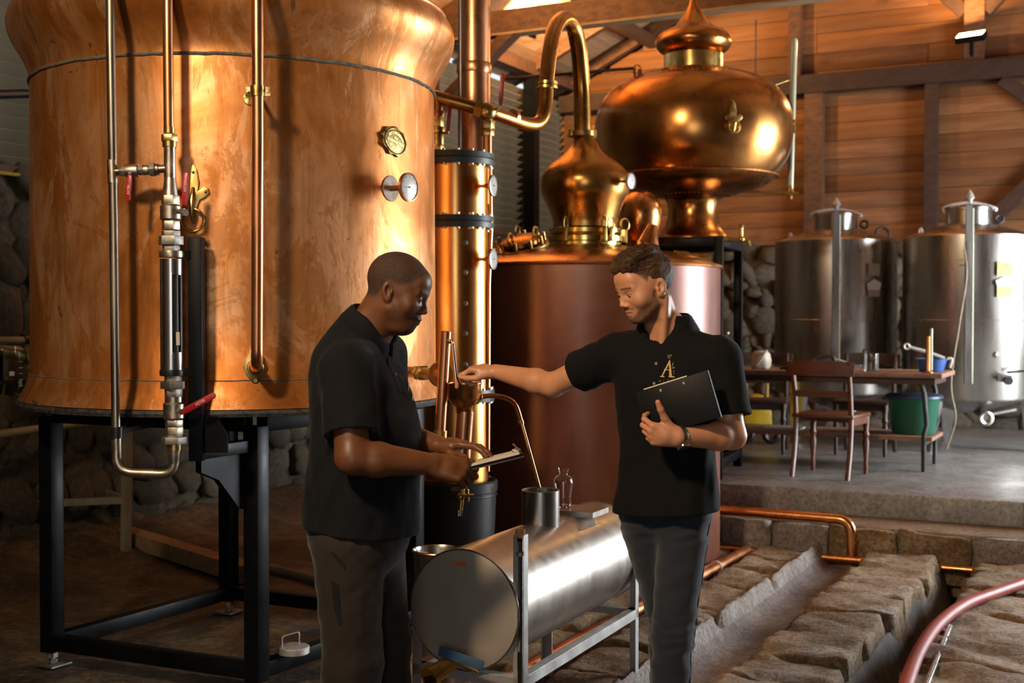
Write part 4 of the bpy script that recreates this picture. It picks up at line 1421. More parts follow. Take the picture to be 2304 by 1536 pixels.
# ring plate and maker's emblem
sn = (1608 - 1557) / 218.0
n = Vector((sn, -math.sqrt(1 - sn * sn), 0))
xx = Vector((-n.y, n.x, 0))
xx = xx if xx.x > 0 else -xx
c = Vector((OC.x, OC.y, oz(275, 9.0))) + n * (218 * s9)
k9 = 9.0 / 2800
rp_ = MB().prism([(q[0] * k9 * 0.62, q[1] * k9 * 0.62) for q in leaf], c - n * 0.03, xx, ZV, n, 0.045).build('ring_plate', MAT['brass'], onion, bevel=0.003)
MB().torus(c - ZV * 0.055 + n * 0.03, n, 0.042, 0.007, 28, 8).build('lifting_ring', MAT['brass'], rp_)
MB().tube([c + n * 0.01, c - ZV * 0.03 + n * 0.045, c - ZV * 0.10 + n * 0.02], [0.006, 0.010, 0.005], 8).build('ring_hook', MAT['brass'], rp_)
sn = 0.965
n = Vector((sn, -math.sqrt(1 - sn * sn), 0))
c = Vector((OC.x, OC.y, oz(293))) + n * (220 * s9)
xx = Vector((-n.y, n.x, 0))
em = []
for i in range(36):
    t = 2 * math.pi * i / 36
    l_ = 1 + 0.18 * abs(math.sin(4 * t)) ** 2
    em.append((0.045 * l_ * math.cos(t), 0.045 * l_ * math.sin(t)))
MB().prism(em, c - n * 0.012, xx, ZV, n, 0.025).build('emblem', MAT['brass'], onion, bevel=0.002)
# filler stub with loop at upper left, stay rod
st = P(1434, 175, 9.35)
MB().lathe([(0.032, -0.05), (0.028, 0.03), (0.034, 0.035), (0.034, 0.06)], st, 20).build('filler_stub', MAT['copper_dull'], onion)
MB().torus(st + ZV * 0.075, (0.2, -0.9, 0.5), 0.026, 0.005, 20, 6).build('filler_loop', MAT['brass'], onion)
MB().cyl(P(1128, 178, 9.6), P(1430, 153, 9.35), 0.012, seg=10).build('stay_rod', MAT['timber'], onion)
# level gauge
lg = thing('level_gauge', P(1779, 432, 9.55), 'pale glass level tube standing beside the onion vessel', 'gauge')
MB().cyl(P(1778, 425, 9.55), P(1787, 92, 9.55), 0.024, seg=16).build('glass_tube', MAT['tube_glass'], lg)
MB().ball(P(1787, 92, 9.55), 0.024, 12, 8).build('tube_end', MAT['tube_glass'], lg)
MB().cyl(P(1680, 431, 9.55), P(1796, 436, 9.55), 0.010, seg=10).build('feed_pipe', MAT['brass_bright'], lg)
mb = MB().cyl(P(1777, 450, 9.5), P(1778, 414, 9.55), 0.018, seg=12)
mb.ball(P(1778, 433, 9.53), 0.03, 12, 8)
mb.cyl(P(1765, 434, 9.5), P(1797, 436, 9.5), 0.014, seg=10)
mb.build('tap', MAT['brass'], lg)
MB().cyl(P(1730, 196, 9.5), P(1782, 178, 9.55), 0.005, seg=8).build('stay_wire', MAT['brass_bright'], lg)

# black frame
ofr = thing('steel_support_stand', (OC.x, OC.y, 0.36), 'tall black steel frame carrying the onion-shaped vessel', 'frame')
an = math.radians(20)
fu, fv = Vector((math.sin(an), math.cos(an), 0)), Vector((math.cos(an), -math.sin(an), 0))
zt_ = oz(541)
cs = {}
for i, su_ in enumerate((-0.42, 0.42)):
    for j, sv_ in enumerate((-0.50, 0.28)):
        c = OC + fu * su_ + fv * sv_
        cs[i, j] = c
        MB().box((c.x, c.y, (0.36 + zt_) / 2), (0.065, 0.065, zt_ - 0.36), (fv, fu, ZV)).build('leg', bp, ofr, bevel=0.004)
for p, q in (((0, 0), (0, 1)), ((0, 1), (1, 1)), ((1, 0), (1, 1)), ((0, 0), (1, 0))):
    for z_ in (zt_ - 0.035, 0.47):
        MB().bar(cs[p] + ZV * z_, cs[q] + ZV * z_, 0.06, 0.07).build('beam', bp, ofr, bevel=0.004)
MB().box((OC.x - 0.1, OC.y, zt_ - 0.005), (0.78, 0.84, 0.012), (fv, fu, ZV)).build('top_plate', bp, ofr)
otap = thing('vessel_tap', P(1668, 540, 9.15), 'small brass tap on the corner of the black frame', 'tap')
t0 = P(1668, 538, 9.15)
mb = MB().cyl(t0 - Vector((0.13, 0, 0)), t0 + Vector((0.05, 0, -0.01)), 0.016, seg=12)
mb.cyl(t0 - ZV * 0.02, t0 + ZV * 0.085, 0.013, seg=12)
mb.ball(t0, 0.026, 12, 8)
mb.cyl(t0 + Vector((0.05, 0, -0.01)), t0 + Vector((0.065, 0, -0.05)), 0.012, seg=10)
mb.build('tap_body', MAT['brass'], otap)
MB().ball(t0 + ZV * 0.095, 0.020, 12, 8, scale=(1, 1, 0.6)).build('tap_handle', MAT['nickel'], otap)

# ------------------------------------------------------------------ receiving drum on its stand
DA = Vector((0.438, 0.899, 0)).normalized()
DL = Vector((DA.y, -DA.x, 0))
D0 = Vector((-0.165, 4.25, 0.55))
DR, DLEN = 0.208, 1.22
drum = thing('steel_drum', (D0.x + DA.x * 0.6, D0.y + DA.y * 0.6, 0.34), 'brushed steel receiving drum lying on a galvanised stand', 'drum')
MB().lathe([(DR, 0), (DR, DLEN)], D0, 96, DA, cap0=False, cap1=False).build('shell', MAT['steel_drum'], drum)
for t, s in ((0, -1), (DLEN, 1)):
    MB().lathe([(0.0, 0.012 * s), (DR * 0.5, 0.010 * s), (DR * 0.9, 0.004 * s), (DR - 0.002, 0)], D0 + DA * t, 96, DA, cap0=False, cap1=False).build('end_plate', MAT['drum_end'], drum, 60)
    MB().torus(D0 + DA * t, DA, DR, 0.0035, 96, 8).build('weld_rim', MAT['steel'], drum)
# collar the spirit runs into
cc = D0 + DA * 0.63 + ZV * (DR - 0.03)
ct = 0.155
MB().lathe([(0.074, 0), (0.074, ct), (0.071, ct + 0.002), (0.0685, ct), (0.0685, 0.03)], cc, 48, cap0=False, cap1=False).build('collar', MAT['steel'], drum, 40)
MB().lathe([(0.066, 0.05), (0.0, 0.05)], cc, 40, cap0=False, cap1=False).build('spirit_surface', MAT['water'], drum)
# shelf plate carrying the carafe
sh = D0 + DA * 0.93 + ZV * (DR + 0.012)
MB().box(sh + DL * 0.03, (0.20, 0.17, 0.004), (DL, DA, ZV)).build('shelf', MAT['steel_drum'], drum)
MB().box(sh + DL * 0.129 - ZV * 0.009, (0.003, 0.17, 0.022), (DL, DA, ZV)).build('shelf_lip', MAT['steel_drum'], drum)
MB().box(sh - DA * 0.084 - ZV * 0.009 + DL * 0.03, (0.20, 0.003, 0.022), (DL, DA, ZV)).build('shelf_lip', MAT['steel_drum'], drum)
# orange sticker, bottom valve with blue lever
fc = D0 - DA * 0.012
stk = MB().box(fc - DL * 0.012 + ZV * 0.158 - DA * -0.005, (0.048, 0.001, 0.014), (DL, DA, ZV)).build('sticker', MAT['sticker'], drum)
text_mesh('sticker_lettering', 'ORIGIN', 0.011, MAT['dial_ink'], stk, fc - DL * 0.012 + ZV * 0.158 + DA * 0.0042, DL, ZV, -DA, 0.0006)
vbase = fc - ZV * 0.17 - DL * 0.02
vm = MB().cyl(vbase + DA * 0.01, vbase - DA * 0.05, 0.020, seg=20)
vm.cyl(vbase - DA * 0.05 - ZV * 0.0, vbase - DA * 0.12 - ZV * 0.03 - DL * 0.03, 0.030, seg=24)
vm.cyl(vbase - DA * 0.12 - ZV * 0.03 - DL * 0.03, vbase - DA * 0.135 - ZV * 0.035 - DL * 0.034, 0.038, seg=24)
vm.build('brass_valve', MAT['brass'], drum)
MB().cyl(vbase - DA * 0.1355 - ZV * 0.035 - DL * 0.034, vbase - DA * 0.138 - ZV * 0.035 - DL * 0.035, 0.026, seg=20).build('valve_mouth', MAT['black_plastic'], drum)
lv0 = vbase - DA * 0.075 + ZV * 0.045
MB().bar(lv0 - DL * 0.03, lv0 + DL * 0.14 - ZV * 0.032, 0.006, 0.034).build('blue_lever', MAT['blue_paint'], drum, bevel=0.002)
MB().bar(lv0 + DL * 0.0 - ZV * 0.03, lv0 + DL * 0.12 - ZV * 0.055, 0.008, 0.007).build('lever_pin', MAT['brass'], drum)
# galvanised stand
dst = thing('drum_stand', (D0.x + DA.x * 0.6, D0.y + DA.y * 0.6, 0), 'galvanised angle-iron stand under the steel drum', 'stand')
gv = MAT['galv']


def angle_iron(p, q, x, y, w, th, name):
    """L section from p to q with flanges along x and y"""
    p, q, x, y = Vector(p), Vector(q), Vector(x).normalized(), Vector(y).normalized()
    d = (q - p)
    L_ = d.length
    d.normalize()
    c = (p + q) / 2
    m_ = MB().box(c + x * w / 2, (w, th, L_), (x, y, d))
    m_.box(c + y * w / 2, (th, w, L_), (x, y, d))
    return m_.build(name, gv, dst)


corner = {}
for i, t in enumerate((0.02, 1.14)):
    for s in (-1, 1):
        p = D0 + DA * t + DL * (0.215 * s)
        corner[i, s] = p
        top = 0.82 if (i == 0 and s == 1) else 0.56
        angle_iron((p.x, p.y, 0), (p.x, p.y, top), -DL * s, DA * (1 if i == 0 else -1), 0.036, 0.004, 'leg')
for s in (-1, 1):
    p, q = corner[0, s], corner[1, s]
    angle_iron((p.x, p.y, 0.335), (q.x, q.y, 0.335), -DL * s, -ZV, 0.036, 0.004, 'rail')
for i in (0, 1):
    p, q = corner[i, -1], corner[i, 1]
    angle_iron((p.x, p.y, 0.335), (q.x, q.y, 0.335), DA * (1 if i == 0 else -1), -ZV, 0.036, 0.004, 'rail')
# glass level tube against the front post
gp = corner[0, 1] - DA * 0.018 - DL * 0.002
gt = thing('drum_level_tube', (gp.x, gp.y, 0.24), 'glass level tube with a cork clamped to the drum stand post', 'level gauge')
MB().lathe([(0.0105, 0), (0.0105, 0.575), (0.0085, 0.575), (0.0085, 0)], (gp.x, gp.y, 0.24), 20, cap0=False, cap1=False).build('glass_tube', MAT['glass'], gt)
MB().lathe([(0.0083, 0), (0.0083, 0.19)], (gp.x, gp.y, 0.24), 16).build('spirit', MAT['water'], gt)
MB().lathe([(0.0082, -0.012), (0.0085, 0.008), (0.0165, 0.009), (0.0165, 0.026), (0.015, 0.029)], (gp.x, gp.y, 0.815), 24).build('cork', MAT['cork'], gt)
MB().lathe([(0.012, 0), (0.014, 0.0), (0.014, 0.012), (0.012, 0.012)], (gp.x, gp.y, 0.755), 20).build('hose_clip', MAT['zinc'], gt)
MB().lathe([(0.013, 0), (0.013, 0.06)], (gp.x, gp.y, 0.215), 16).build('lower_fitting', MAT['brass'], gt)

# glass carafe on the shelf
cp = sh - DL * 0.035 + ZV * 0.003
car = thing('glass_carafe', cp, 'small clear glass carafe standing on the drum shelf', 'carafe')
cs_ = spline([(0.026, 0, 0.0), (0.028, 0, 0.006), (0.028, 0, 0.03), (0.032, 0, 0.065), (0.035, 0, 0.09), (0.030, 0, 0.108), (0.018, 0, 0.118), (0.016, 0, 0.124), (0.020, 0, 0.136), (0.022, 0, 0.142)], 4)
outer = [(p.x * 1.14, p.z * 1.12) for p in cs_]
inner = [(max(r - 0.0022, 0.001), max(z_, 0.005)) for r, z_ in reversed(outer)]
MB().lathe(outer + inner, cp, 40, cap0=True, cap1=True).build('body', MAT['glass'], car, 60)

# steel bucket behind the drum
bk = P(985, 1237, 5.0)
bucket = thing('steel_bucket', (bk.x, bk.y, 0), 'tapered steel bucket half hidden behind the drum front', 'bucket')
MB().lathe([(0.062, 0.0), (0.075, 0.25), (0.098, bk.z - 0.004), (0.104, bk.z), (0.098, bk.z + 0.004), (0.092, bk.z - 0.01), (0.07, 0.26), (0.0, 0.25)], (bk.x, bk.y, 0), 48, cap1=False).build('body', MAT['steel'], bucket, 50)
MB().torus((bk.x, bk.y, bk.z), ZV, 0.102, 0.004, 48, 8).build('rim', MAT['copper_pipe'], bucket)

# ------------------------------------------------------------------ spirit safe: overflow cup, stand pipe and spout
PD = 4.75
cupc = P(1045, 868, PD)
par = thing('spirit_cup', (cupc.x, cupc.y, P(1041, 1160, PD).z), 'copper tasting cup with stand pipe, tap and curved spout', 'spirit cup')
sg = PD / 2800
cup = [(20, 930), (20, 917), (24, 910), (33, 904), (38, 893), (38, 866), (40, 863), (39.5, 860), (36, 861), (35.5, 866), (35, 892), (30, 903), (14, 912)]
MB().lathe([(r * sg, P(1045, y, PD).z) for r, y in cup], (cupc.x, cupc.y, 0), 48).build('cup', MAT['copper'], par, 45)
MB().lathe([(35 * sg, P(1045, 876, PD).z), (0, P(1045, 876, PD).z)], (cupc.x, cupc.y, 0), 32, cap0=False, cap1=False).build('spirit_surface', MAT['water'], par)
MB().tube([P(1046, 925, PD), P(1040, 1010, PD), P(1037, 1062, PD)], [0.0345, 0.0345, 0.034], 32).build('cup_tube', MAT['copper_pipe'], par)
lowc = P(1037, 1062, PD)
MB().lathe([(0.034, 0.01), (0.04, 0.0), (0.036, -0.02), (0.016, -0.04), (0.010, -0.05)], lowc, 24).build('foot', MAT['brass'], par, 50)
tp = MB().cyl(P(1042, 1085, PD), P(1036, 1148, PD), 0.0095, seg=14)
tp.ball(P(1037, 1117, PD), 0.016, 14, 8)
tp.build('tap', MAT['brass'], par)
MB().cyl(P(1036, 1146, PD), P(1035, 1160, PD), 0.0085, 0.0075, 12).build('tap_tip', MAT['glass_green'], par)
tv = MB().cyl(P(1037, 1117, PD), P(1056, 1112, PD - 0.05), 0.006, seg=10)
tv.cyl(P(1052, 1100, PD - 0.05), P(1053, 1128, PD - 0.05), 0.0055, seg=10)
tv.cyl(P(1040, 1113, PD - 0.05), P(1066, 1114, PD - 0.05), 0.0055, seg=10)
tv.build('tap_cross', MAT['brass'], par)
# stand pipe with the branch to the vat
sp0, sp1 = P(1003, 746, PD + 0.03), P(989, 985, PD + 0.03)
MB().tube([sp0, sp1], 0.0215, 24).build('stand_pipe', MAT['copper_pipe'], par)
MB().lathe([(0.018, 0), (0.018, 0.002)], sp0 + ZV * 0.0005, 20).build('pipe_mouth', MAT['black_plastic'], par)
MB().cyl(P(991, 968, PD + 0.03), P(990, 986, PD + 0.03), 0.026, seg=20).build('pipe_socket', MAT['brass'], par)
MB().tube(arc_pts([P(990, 984, PD + 0.03), P(989, 1030, PD + 0.03), P(1038, 1040, PD)], 8, 0.07), 0.0235, 20).build('lower_bend', MAT['brass'], par)
MB().ball(P(1012, 768, PD + 0.01), 0.009, 10, 6).build('solder_button', MAT['brass'], par)
v0, vn = vat_pt(900, P(930, 838, 5.2).z)
brz = v0.z
br = [v0 - vn * 0.01, P(940, 838, 5.1), P(996, 842, PD + 0.035)]
MB().tube(br, 0.0235, 20).build('branch_pipe', MAT['brass'], par)
dbr = (br[2] - br[1]).normalized()
for t, r_, L_ in ((0.0, 0.031, 0.02), (0.06, 0.033, 0.022)):
    MB().hexnut(br[1] + dbr * t, br[1] + dbr * (t + L_), r_).build('branch_nut', MAT['brass'], par, 25, bevel=0.002)
MB().lathe([(0.048, 0), (0.05, 0.01), (0.03, 0.05), (0.0235, 0.07)], br[2] - dbr * 0.02, 28, -dbr).build('saddle', MAT['copper_dull'], par, 50)
# spout
SD = cc.y
sp_pts = [P(1078, 893, PD), P(1108, 890, PD + 0.01), P(1140, 896, PD + 0.03), P(1160, 912, PD + 0.045), P(1172, 948, PD + 0.055), P(1190, 1012, SD - 0.02), P(1213, 1096, SD)]
MB().tube(spline(sp_pts, 7), [0.0095] * 28 + [0.0075] * 15, 16).build('spout', MAT['copper'], par)
MB().ball(P(1079, 893, PD - 0.01), 0.014, 12, 8).build('spout_boss', MAT['copper'], par)
MB().cyl(P(1171, 945, PD + 0.055), P(1173, 953, PD + 0.056), 0.011, seg=16).build('spout_sleeve', MAT['copper_pipe'], par)
jet = [P(1210, 1096, SD), P(1213, 1112, SD), P(1217, 1128, SD), cc + ZV * 0.055]
tag(MB().tube(spline(jet, 5), 0.0035, 10).build('spirit_stream', MAT['water']), 'thin clear stream of spirit falling from the spout', 'stream', kind='thing')
# two glass instruments in the cup
for nm, lab, a_, b_, r_, d_ in (('hydrometer', 'white-stemmed glass hydrometer leaning in the copper cup', (1031, 880), (1019, 768), 0.0042, PD + 0.0),):
    p, q = P(*a_, d_), P(*b_, d_)
    g_ = thing(nm, p, lab, nm)
    MB().tube([p, q, q + (q - p).normalized() * 0.004], [r_, r_, r_ * 0.3], 12).build('glass_stem', MAT['glass'], g_)
    MB().tube([p, p.lerp(q, 0.96)], r_ * 0.45, 8).build('scale', MAT['white_paper'] if nm == 'hydrometer' else MAT['sticker'], g_)

# ------------------------------------------------------------------ things on the floor round the stand
lidc = P(648, 1478, 0)
ldc = CF.lerp(CR, 0.16) + Vector((0.0, 0, 0.139))
lidt = thing('round_steel_cover', ldc, 'round steel lid with a bent handle lying on the stand beam', 'lid')
ldm = ldc + Vector((0.035, -0.01, 0))
MB().lathe([(0.064, 0), (0.066, 0.002), (0.066, 0.026), (0.062, 0.03), (0.02, 0.032), (0, 0.032)], ldm, 40, cap1=False).build('lid_disc', MAT['galv'], lidt, 40)
MB().tube(arc_pts([ldm + Vector((-0.045, -0.02, 0.03)), ldm + Vector((-0.045, -0.02, 0.075)), ldm + Vector((0.02, 0.02, 0.085)), ldm + Vector((0.02, 0.02, 0.03))], 4, 0.012), 0.003, 8).build('handle', MAT['galv'], lidt)
fb = thing('wooden_blocks', (CR.x, CR.y, 0), 'two small grey boards stacked under the stand foot', 'boards')
for k_, (w_, z_) in enumerate(((0.19, -0.026), (0.22, -0.078))):
    MB().box((CR.x + 0.01 * k_, CR.y - 0.01, z_), (w_, w_ * 0.9, 0.05), (ex, ey, ZV)).build('board', MAT['raw_wood'], fb, bevel=0.003)

# copper pipes along the ridges and the ledge
lp_ = thing('ledge_copper_pipe', B(5.93, 4.63, 0), 'bright copper pipe along the ledge turning down at an elbow', 'pipe')
MB().tube(arc_pts([B(5.93, 3.66, 0.255), B(5.93, 4.64, 0.25), B(5.93, 4.65, 0.0)], 8, 0.09), 0.033, 20).build('pipe', MAT['copper'], lp_)
MB().cyl(B(5.93, 4.49, 0.25), B(5.93, 4.515, 0.25), 0.036, seg=20).build('joint', MAT['copper'], lp_)
MB().cyl(B(5.93, 4.65, 0.10), B(5.93, 4.65, 0.12), 0.036, seg=20).build('joint', MAT['copper'], lp_)
fp = thing('ditch_copper_pipe', B(5.97, 4.8, 0), 'thin copper pipe low along the foot of the ledge', 'pipe')
MB().tube([B(5.955, 3.68, 0.0), B(5.955, 6.1, 0.0)], 0.024, 16).build('pipe', MAT['copper'], fp)
rp = thing('ridge_copper_pipe', B(8.0, 4.0, 0), 'long straight copper pipe in the groove beside the drum', 'pipe')
MB().tube([B(6.15, 4.02, 0.035), B(10.6, 3.92, 0.035)], 0.036, 20).build('pipe', MAT['copper_pipe'], rp)
for a in (6.75, 8.15):
    MB().lathe([(0.037, -0.007), (0.040, -0.007), (0.040, 0.007), (0.037, 0.007)], B(a, 4.02 - (a - 6.15) * 0.0225, 0.035), 20, UV).build('pipe_tie', MAT['white_plastic'], rp)

# red hose
hq = [(2330, 1302), (2240, 1333), (2170, 1360), (2110, 1405), (2068, 1465), (2040, 1536), (2025, 1600)]
hp_ = []
for x, y in hq:
    d_ = (CAM_Z - 0.105) * 2800 / (y - 709)
    q = P(x, y, d_)
    hp_.append(q)
hose = tag(MB().tube(spline(hp_, 8), 0.030, 20).build('hose', MAT['hose']), 'thick brick-red rubber hose curving over the stones', 'hose')
hc = thing('steel_rod', (hp_[4].x + 0.06, hp_[4].y, 0), 'short steel rod lying beside the red hose', 'rod')
MB().tube([hp_[5] + Vector((0.075, 0, -0.02)), hp_[3] + Vector((0.075, 0.05, -0.02))], 0.012, 12).build('rod', MAT['steel'], hc)

# ------------------------------------------------------------------ left wall furniture behind the stand
def GP(px, py, z_=0.0):
    d_ = (CAM_Z - z_) * 2800 / (py - 709)
    return P(px, py, d_)


tr = thing('grey_trestle', GP(285, 1245), 'dull grey metal trestle behind the vat stand', 'trestle')
f1, f2 = GP(283, 1248), GP(203, 1212)
w1, w2 = f1 + Vector((-1.2, -0.35, 0)), f2 + Vector((-1.2, -0.35, 0))
for p in (f1, f2, w1, w2):
    MB().bar(p, p + Vector((0.02, 0, 1.05)), 0.055, 0.045).build('leg', MAT['trestle'], tr)
for z_ in (0.36,):
    MB().bar(f1 + ZV * z_, w1 + ZV * z_, 0.03, 0.045).build('rail', MAT['trestle'], tr)
    MB().bar(f2 + ZV * z_, w2 + ZV * z_, 0.03, 0.045).build('rail', MAT['trestle'], tr)
    MB().bar(f1 + ZV * z_, f2 + ZV * z_, 0.03, 0.045).build('rail', MAT['trestle'], tr)
tt = MB().box(((f1 + f2 + w1 + w2) / 4) + ZV * 1.065, (1.35, 0.75, 0.04), (Vector((1.2, 0.35, 0)).normalized(), Vector((-0.35, 1.2, 0)).normalized(), ZV)).build('shelf_top', MAT['mortar'], tr)
bkr = P(38, 905, 7.6)
bz = tr.location.z + 1.087
bkp = Vector((P(40, 850, 7.45).x, 7.45, 1.087))
beaker = thing('glass_beaker', bkp, 'large greenish glass beaker on the trestle beside the wall', 'beaker')
MB().lathe([(0.10, 0.0), (0.11, 0.01), (0.11, 0.30), (0.115, 0.305), (0.106, 0.30), (0.106, 0.012), (0.0, 0.01)], bkp, 40, cap1=False).build('body', MAT['glass_green'], beaker, 50)
MB().lathe([(0.104, 0.012), (0.104, 0.09)], bkp, 40).build('liquid', MAT['liquid'], beaker)
for i in range(6):
    MB().box(bkp + Vector((0.055, -0.097, 0.06 + i * 0.035)), (0.025, 0.002, 0.003)).build('scale_mark', MAT['white_print'], beaker)
MB().box(bkp + Vector((0.01, -0.112, 0.13)), (0.03, 0.002, 0.025)).build('white_label', MAT['white_print'], beaker)
wp = thing('wall_pipe', B(8.6, 0.1, 1.4), 'pale plastic pipe clipped along the stone wall', 'pipe')
MB().tube([B(10.6, 0.12, 1.43), B(8.0, 0.12, 1.40)], 0.025, 14).build('pipe', MAT['pvc'], wp)
for a in (8.5, 9.2):
    MB().lathe([(0.025, -0.015), (0.032, -0.015), (0.032, 0.015), (0.025, 0.015)], B(a, 0.12, 1.41), 16, UV).build('clip', MAT['black_plastic'], wp)
wp2 = thing('sloping_wall_pipe', B(8.0, 0.25, 0.5), 'yellowish pipe sloping low along the stone wall', 'pipe')
MB().tube([B(10.4, 0.3, 0.82), B(5.0, 0.3, 0.96)], 0.026, 14).build('pipe', MAT['pvc'], wp2)
cable = tag(MB().tube([B(10.4, 0.02, 2.44), B(9.3, 0.02, 2.435), B(8.2, 0.02, 2.44)], 0.012, 8).build('yellow_cable', MAT['white_wire']), 'yellow cable along the top of the stone wall', 'cable')
for a in (8.95, 9.2):
    hk = tag(MB().tube([B(a, 0.0, 2.40), B(a, 0.06, 2.38), B(a, 0.06, 2.2)], 0.02, 10).build('wall_hook', MAT['pvc']), 'short pale hook pipe under the yellow cable, ' + ('nearer the vat' if a < 9 else 'at the picture edge'), 'hook', 'hook pipes under the yellow cable')
for i, a in enumerate((8.9, 9.12)):
    tag(MB().box(B(a, 0.06, 2.12), (0.03, 0.13, 0.13), (VV, UV, ZV)).build('switch_box', MAT['trestle'] if i else MAT['mortar'], bevel=0.006), ('dark' if not i else 'light grey') + ' box mounted on the stone wall', 'box')
bm_ = thing('floor_beam', GP(420, 1245), 'squared wooden beam lying on the floor by the wall', 'beam')
MB().bar(GP(255, 1195, 0.06), GP(560, 1290, 0.06), 0.12, 0.10).build('timber', MAT['raw_wood'], bm_)
rl = thing('floor_pipe', GP(650, 1290), 'pale plastic pipe lying on the dark floor', 'pipe')
MB().tube([GP(606, 1276, 0.025), GP(760, 1315, 0.025)], 0.025, 14).build('pipe', MAT['pvc'], rl)
lb = thing('leaning_pole', GP(247, 1200), 'thin wooden pole leaning on the stone wall', 'pole')
MB().tube([GP(247, 1203), Vector((GP(247, 1203).x - 0.08, GP(247, 1203).y + 0.25, 1.3))], 0.018, 12).build('pole', MAT['raw_wood'], lb)
dk = thing('dark_bar', B(9.0, 0.12, 2.9), 'dark round bar fixed across the louvers', 'bar')
MB().tube([B(9.6, 0.25, 2.72), B(8.4, 0.05, 2.95)], 0.028, 12).build('bar', MAT['black_plastic'], dk)

# ------------------------------------------------------------------ stainless tanks
def make_tank(loc, r, ztop, label, notes, vdx):
    t = thing('stainless_tank', loc, label, 'tank', 'stainless tanks at the back wall')
    c = Vector(loc)
    z0 = 0.82
    MB().lathe([(0.06, z0 - 0.14), (r * 0.5, z0 - 0.08), (r - 0.01, z0), (r, z0 + 0.02), (r, ztop), (r - 0.02, ztop + 0.015), (r * 0.42, ztop + 0.11), (0.0, ztop + 0.12)], (c.x, c.y, 0), 80, cap1=False).build('body', MAT['steel'], t, 30)
    MB().torus((c.x, c.y, z0 + 0.7), ZV, r, 0.0035, 80, 6).build('weld_seam', MAT['steel'], t)
    MB().lathe([(0.20, ztop + 0.08), (0.20, ztop + 0.24), (0.205, ztop + 0.245), (0.205, ztop + 0.265), (0.17, ztop + 0.285), (0.0, ztop + 0.29)], (c.x, c.y, 0), 48, cap1=False).build('neck', MAT['steel'], t, 30)
    brg = MB().tube(spline([(c.x - 0.23, c.y - 0.02, ztop + 0.22), (c.x - 0.22, c.y - 0.02, ztop + 0.275), (c.x, c.y - 0.02, ztop + 0.315), (c.x + 0.22, c.y - 0.02, ztop + 0.27), (c.x + 0.23, c.y - 0.02, ztop + 0.24)], 5), 0.016, 10).build('lid_bar', MAT['galv'], t)
    MB().lathe([(0.02, 0), (0.028, 0.03), (0.045, 0.05), (0.03, 0.085), (0.008, 0.12)], (c.x, c.y - 0.02, ztop + 0.31), 14).build('lid_knob', MAT['galv'], brg)
    MB().torus((c.x + 0.27, c.y - 0.02, ztop + 0.17), (0, 1, 0), 0.035, 0.012, 16, 6).build('latch', MAT['black_plastic'], t)
    MB().tube(spline([(c.x - r * 0.8, c.y, ztop + 0.02), (c.x - r * 0.76, c.y, ztop + 0.09), (c.x - r * 0.72, c.y, ztop + 0.02)], 5), 0.01, 8).build('lifting_lug', MAT['steel'], t)
    # level tube in front
    fd = -Vector((c.x, c.y, 0)).normalized() * (r + 0.03)
    MB().box((c.x + fd.x, c.y + fd.y, (z0 + 0.15 + ztop + 0.24) / 2), (0.055, 0.02, ztop - z0 + 0.1)).build('level_channel', MAT['steel'], t)
    MB().cyl((c.x + fd.x + 0.038, c.y + fd.y, z0 + 0.15), (c.x + fd.x + 0.038, c.y + fd.y, ztop + 0.22), 0.008, seg=12).build('level_tube', MAT['tube_glass'], t)
    for s in (-0.62, 0.62, 0.0):
        th = -math.pi / 2 + s * 1.55 if s else math.pi / 2
        n = Vector((math.cos(th), math.sin(th), 0))
        tn = Vector((-n.y, n.x, 0))
        p = Vector((c.x, c.y, 0)) + n * (r * 0.93)
        q = p + n * 0.04
        lg_ = MB()
        lg_.add([p + tn * 0.09 + ZV * (z0 + 0.02), p - tn * 0.09 + ZV * (z0 + 0.02), q - tn * 0.03 + ZV * 0.36, q + tn * 0.03 + ZV * 0.36,
                 p + tn * 0.09 + ZV * (z0 + 0.02) - n * 0.06, p - tn * 0.09 + ZV * (z0 + 0.02) - n * 0.06, q - tn * 0.03 + ZV * 0.36 - n * 0.04, q + tn * 0.03 + ZV * 0.36 - n * 0.04],
                [(0, 1, 2, 3), (7, 6, 5, 4), (0, 3, 7, 4), (1, 5, 6, 2), (0, 4, 5, 1), (3, 2, 6, 7)])
        lg_.build('leg', MAT['steel'], t)
    # outlet valve and sample tap
    vp = Vector((c.x + vdx, c.y - r + 0.03, z0 + 0.20))
    mv = MB().cyl(vp + Vector((0, 0.06, 0)), vp - Vector((0, 0.10, 0)), 0.035, seg=16)
    mv.cyl(vp + Vector((-0.06, -0.07, 0)), vp + Vector((0.06, -0.07, 0)), 0.028, seg=14)
    mv.build('outlet_valve', MAT['steel'], t)
    MB().cyl(vp + Vector((0.02, -0.10, -0.02)), vp + Vector((0.02, -0.13, -0.02)), 0.036, seg=16).build('valve_cap', MAT['black_plastic'], t)
    MB().cyl(vp + Vector((0.03, -0.06, 0.05)), vp + Vector((0.25, -0.08, 0.07)), 0.010, seg=8).build('valve_lever', MAT['black_plastic'], t)
    dp = Vector((c.x + 0.05, c.y - r * 0.55, z0 - 0.17))
    md = MB().cyl(dp + Vector((0, 0.3, 0.06)), dp, 0.03, seg=14)
    md.torus(dp, (0, 1, 0), 0.05, 0.022, 20, 8)
    md.build('drain_valve', MAT['steel'], t)
    MB().cyl(dp + Vector((0.02, 0, 0.03)), dp + Vector((0.26, -0.02, 0.08)), 0.012, seg=8).build('drain_lever', MAT['galv'], t)
    MB().ball(Vector((c.x + vdx - 0.06, c.y - r + 0.01, z0 + 0.40)), 0.028, 12, 8).build('sample_cock', MAT['steel'], t)
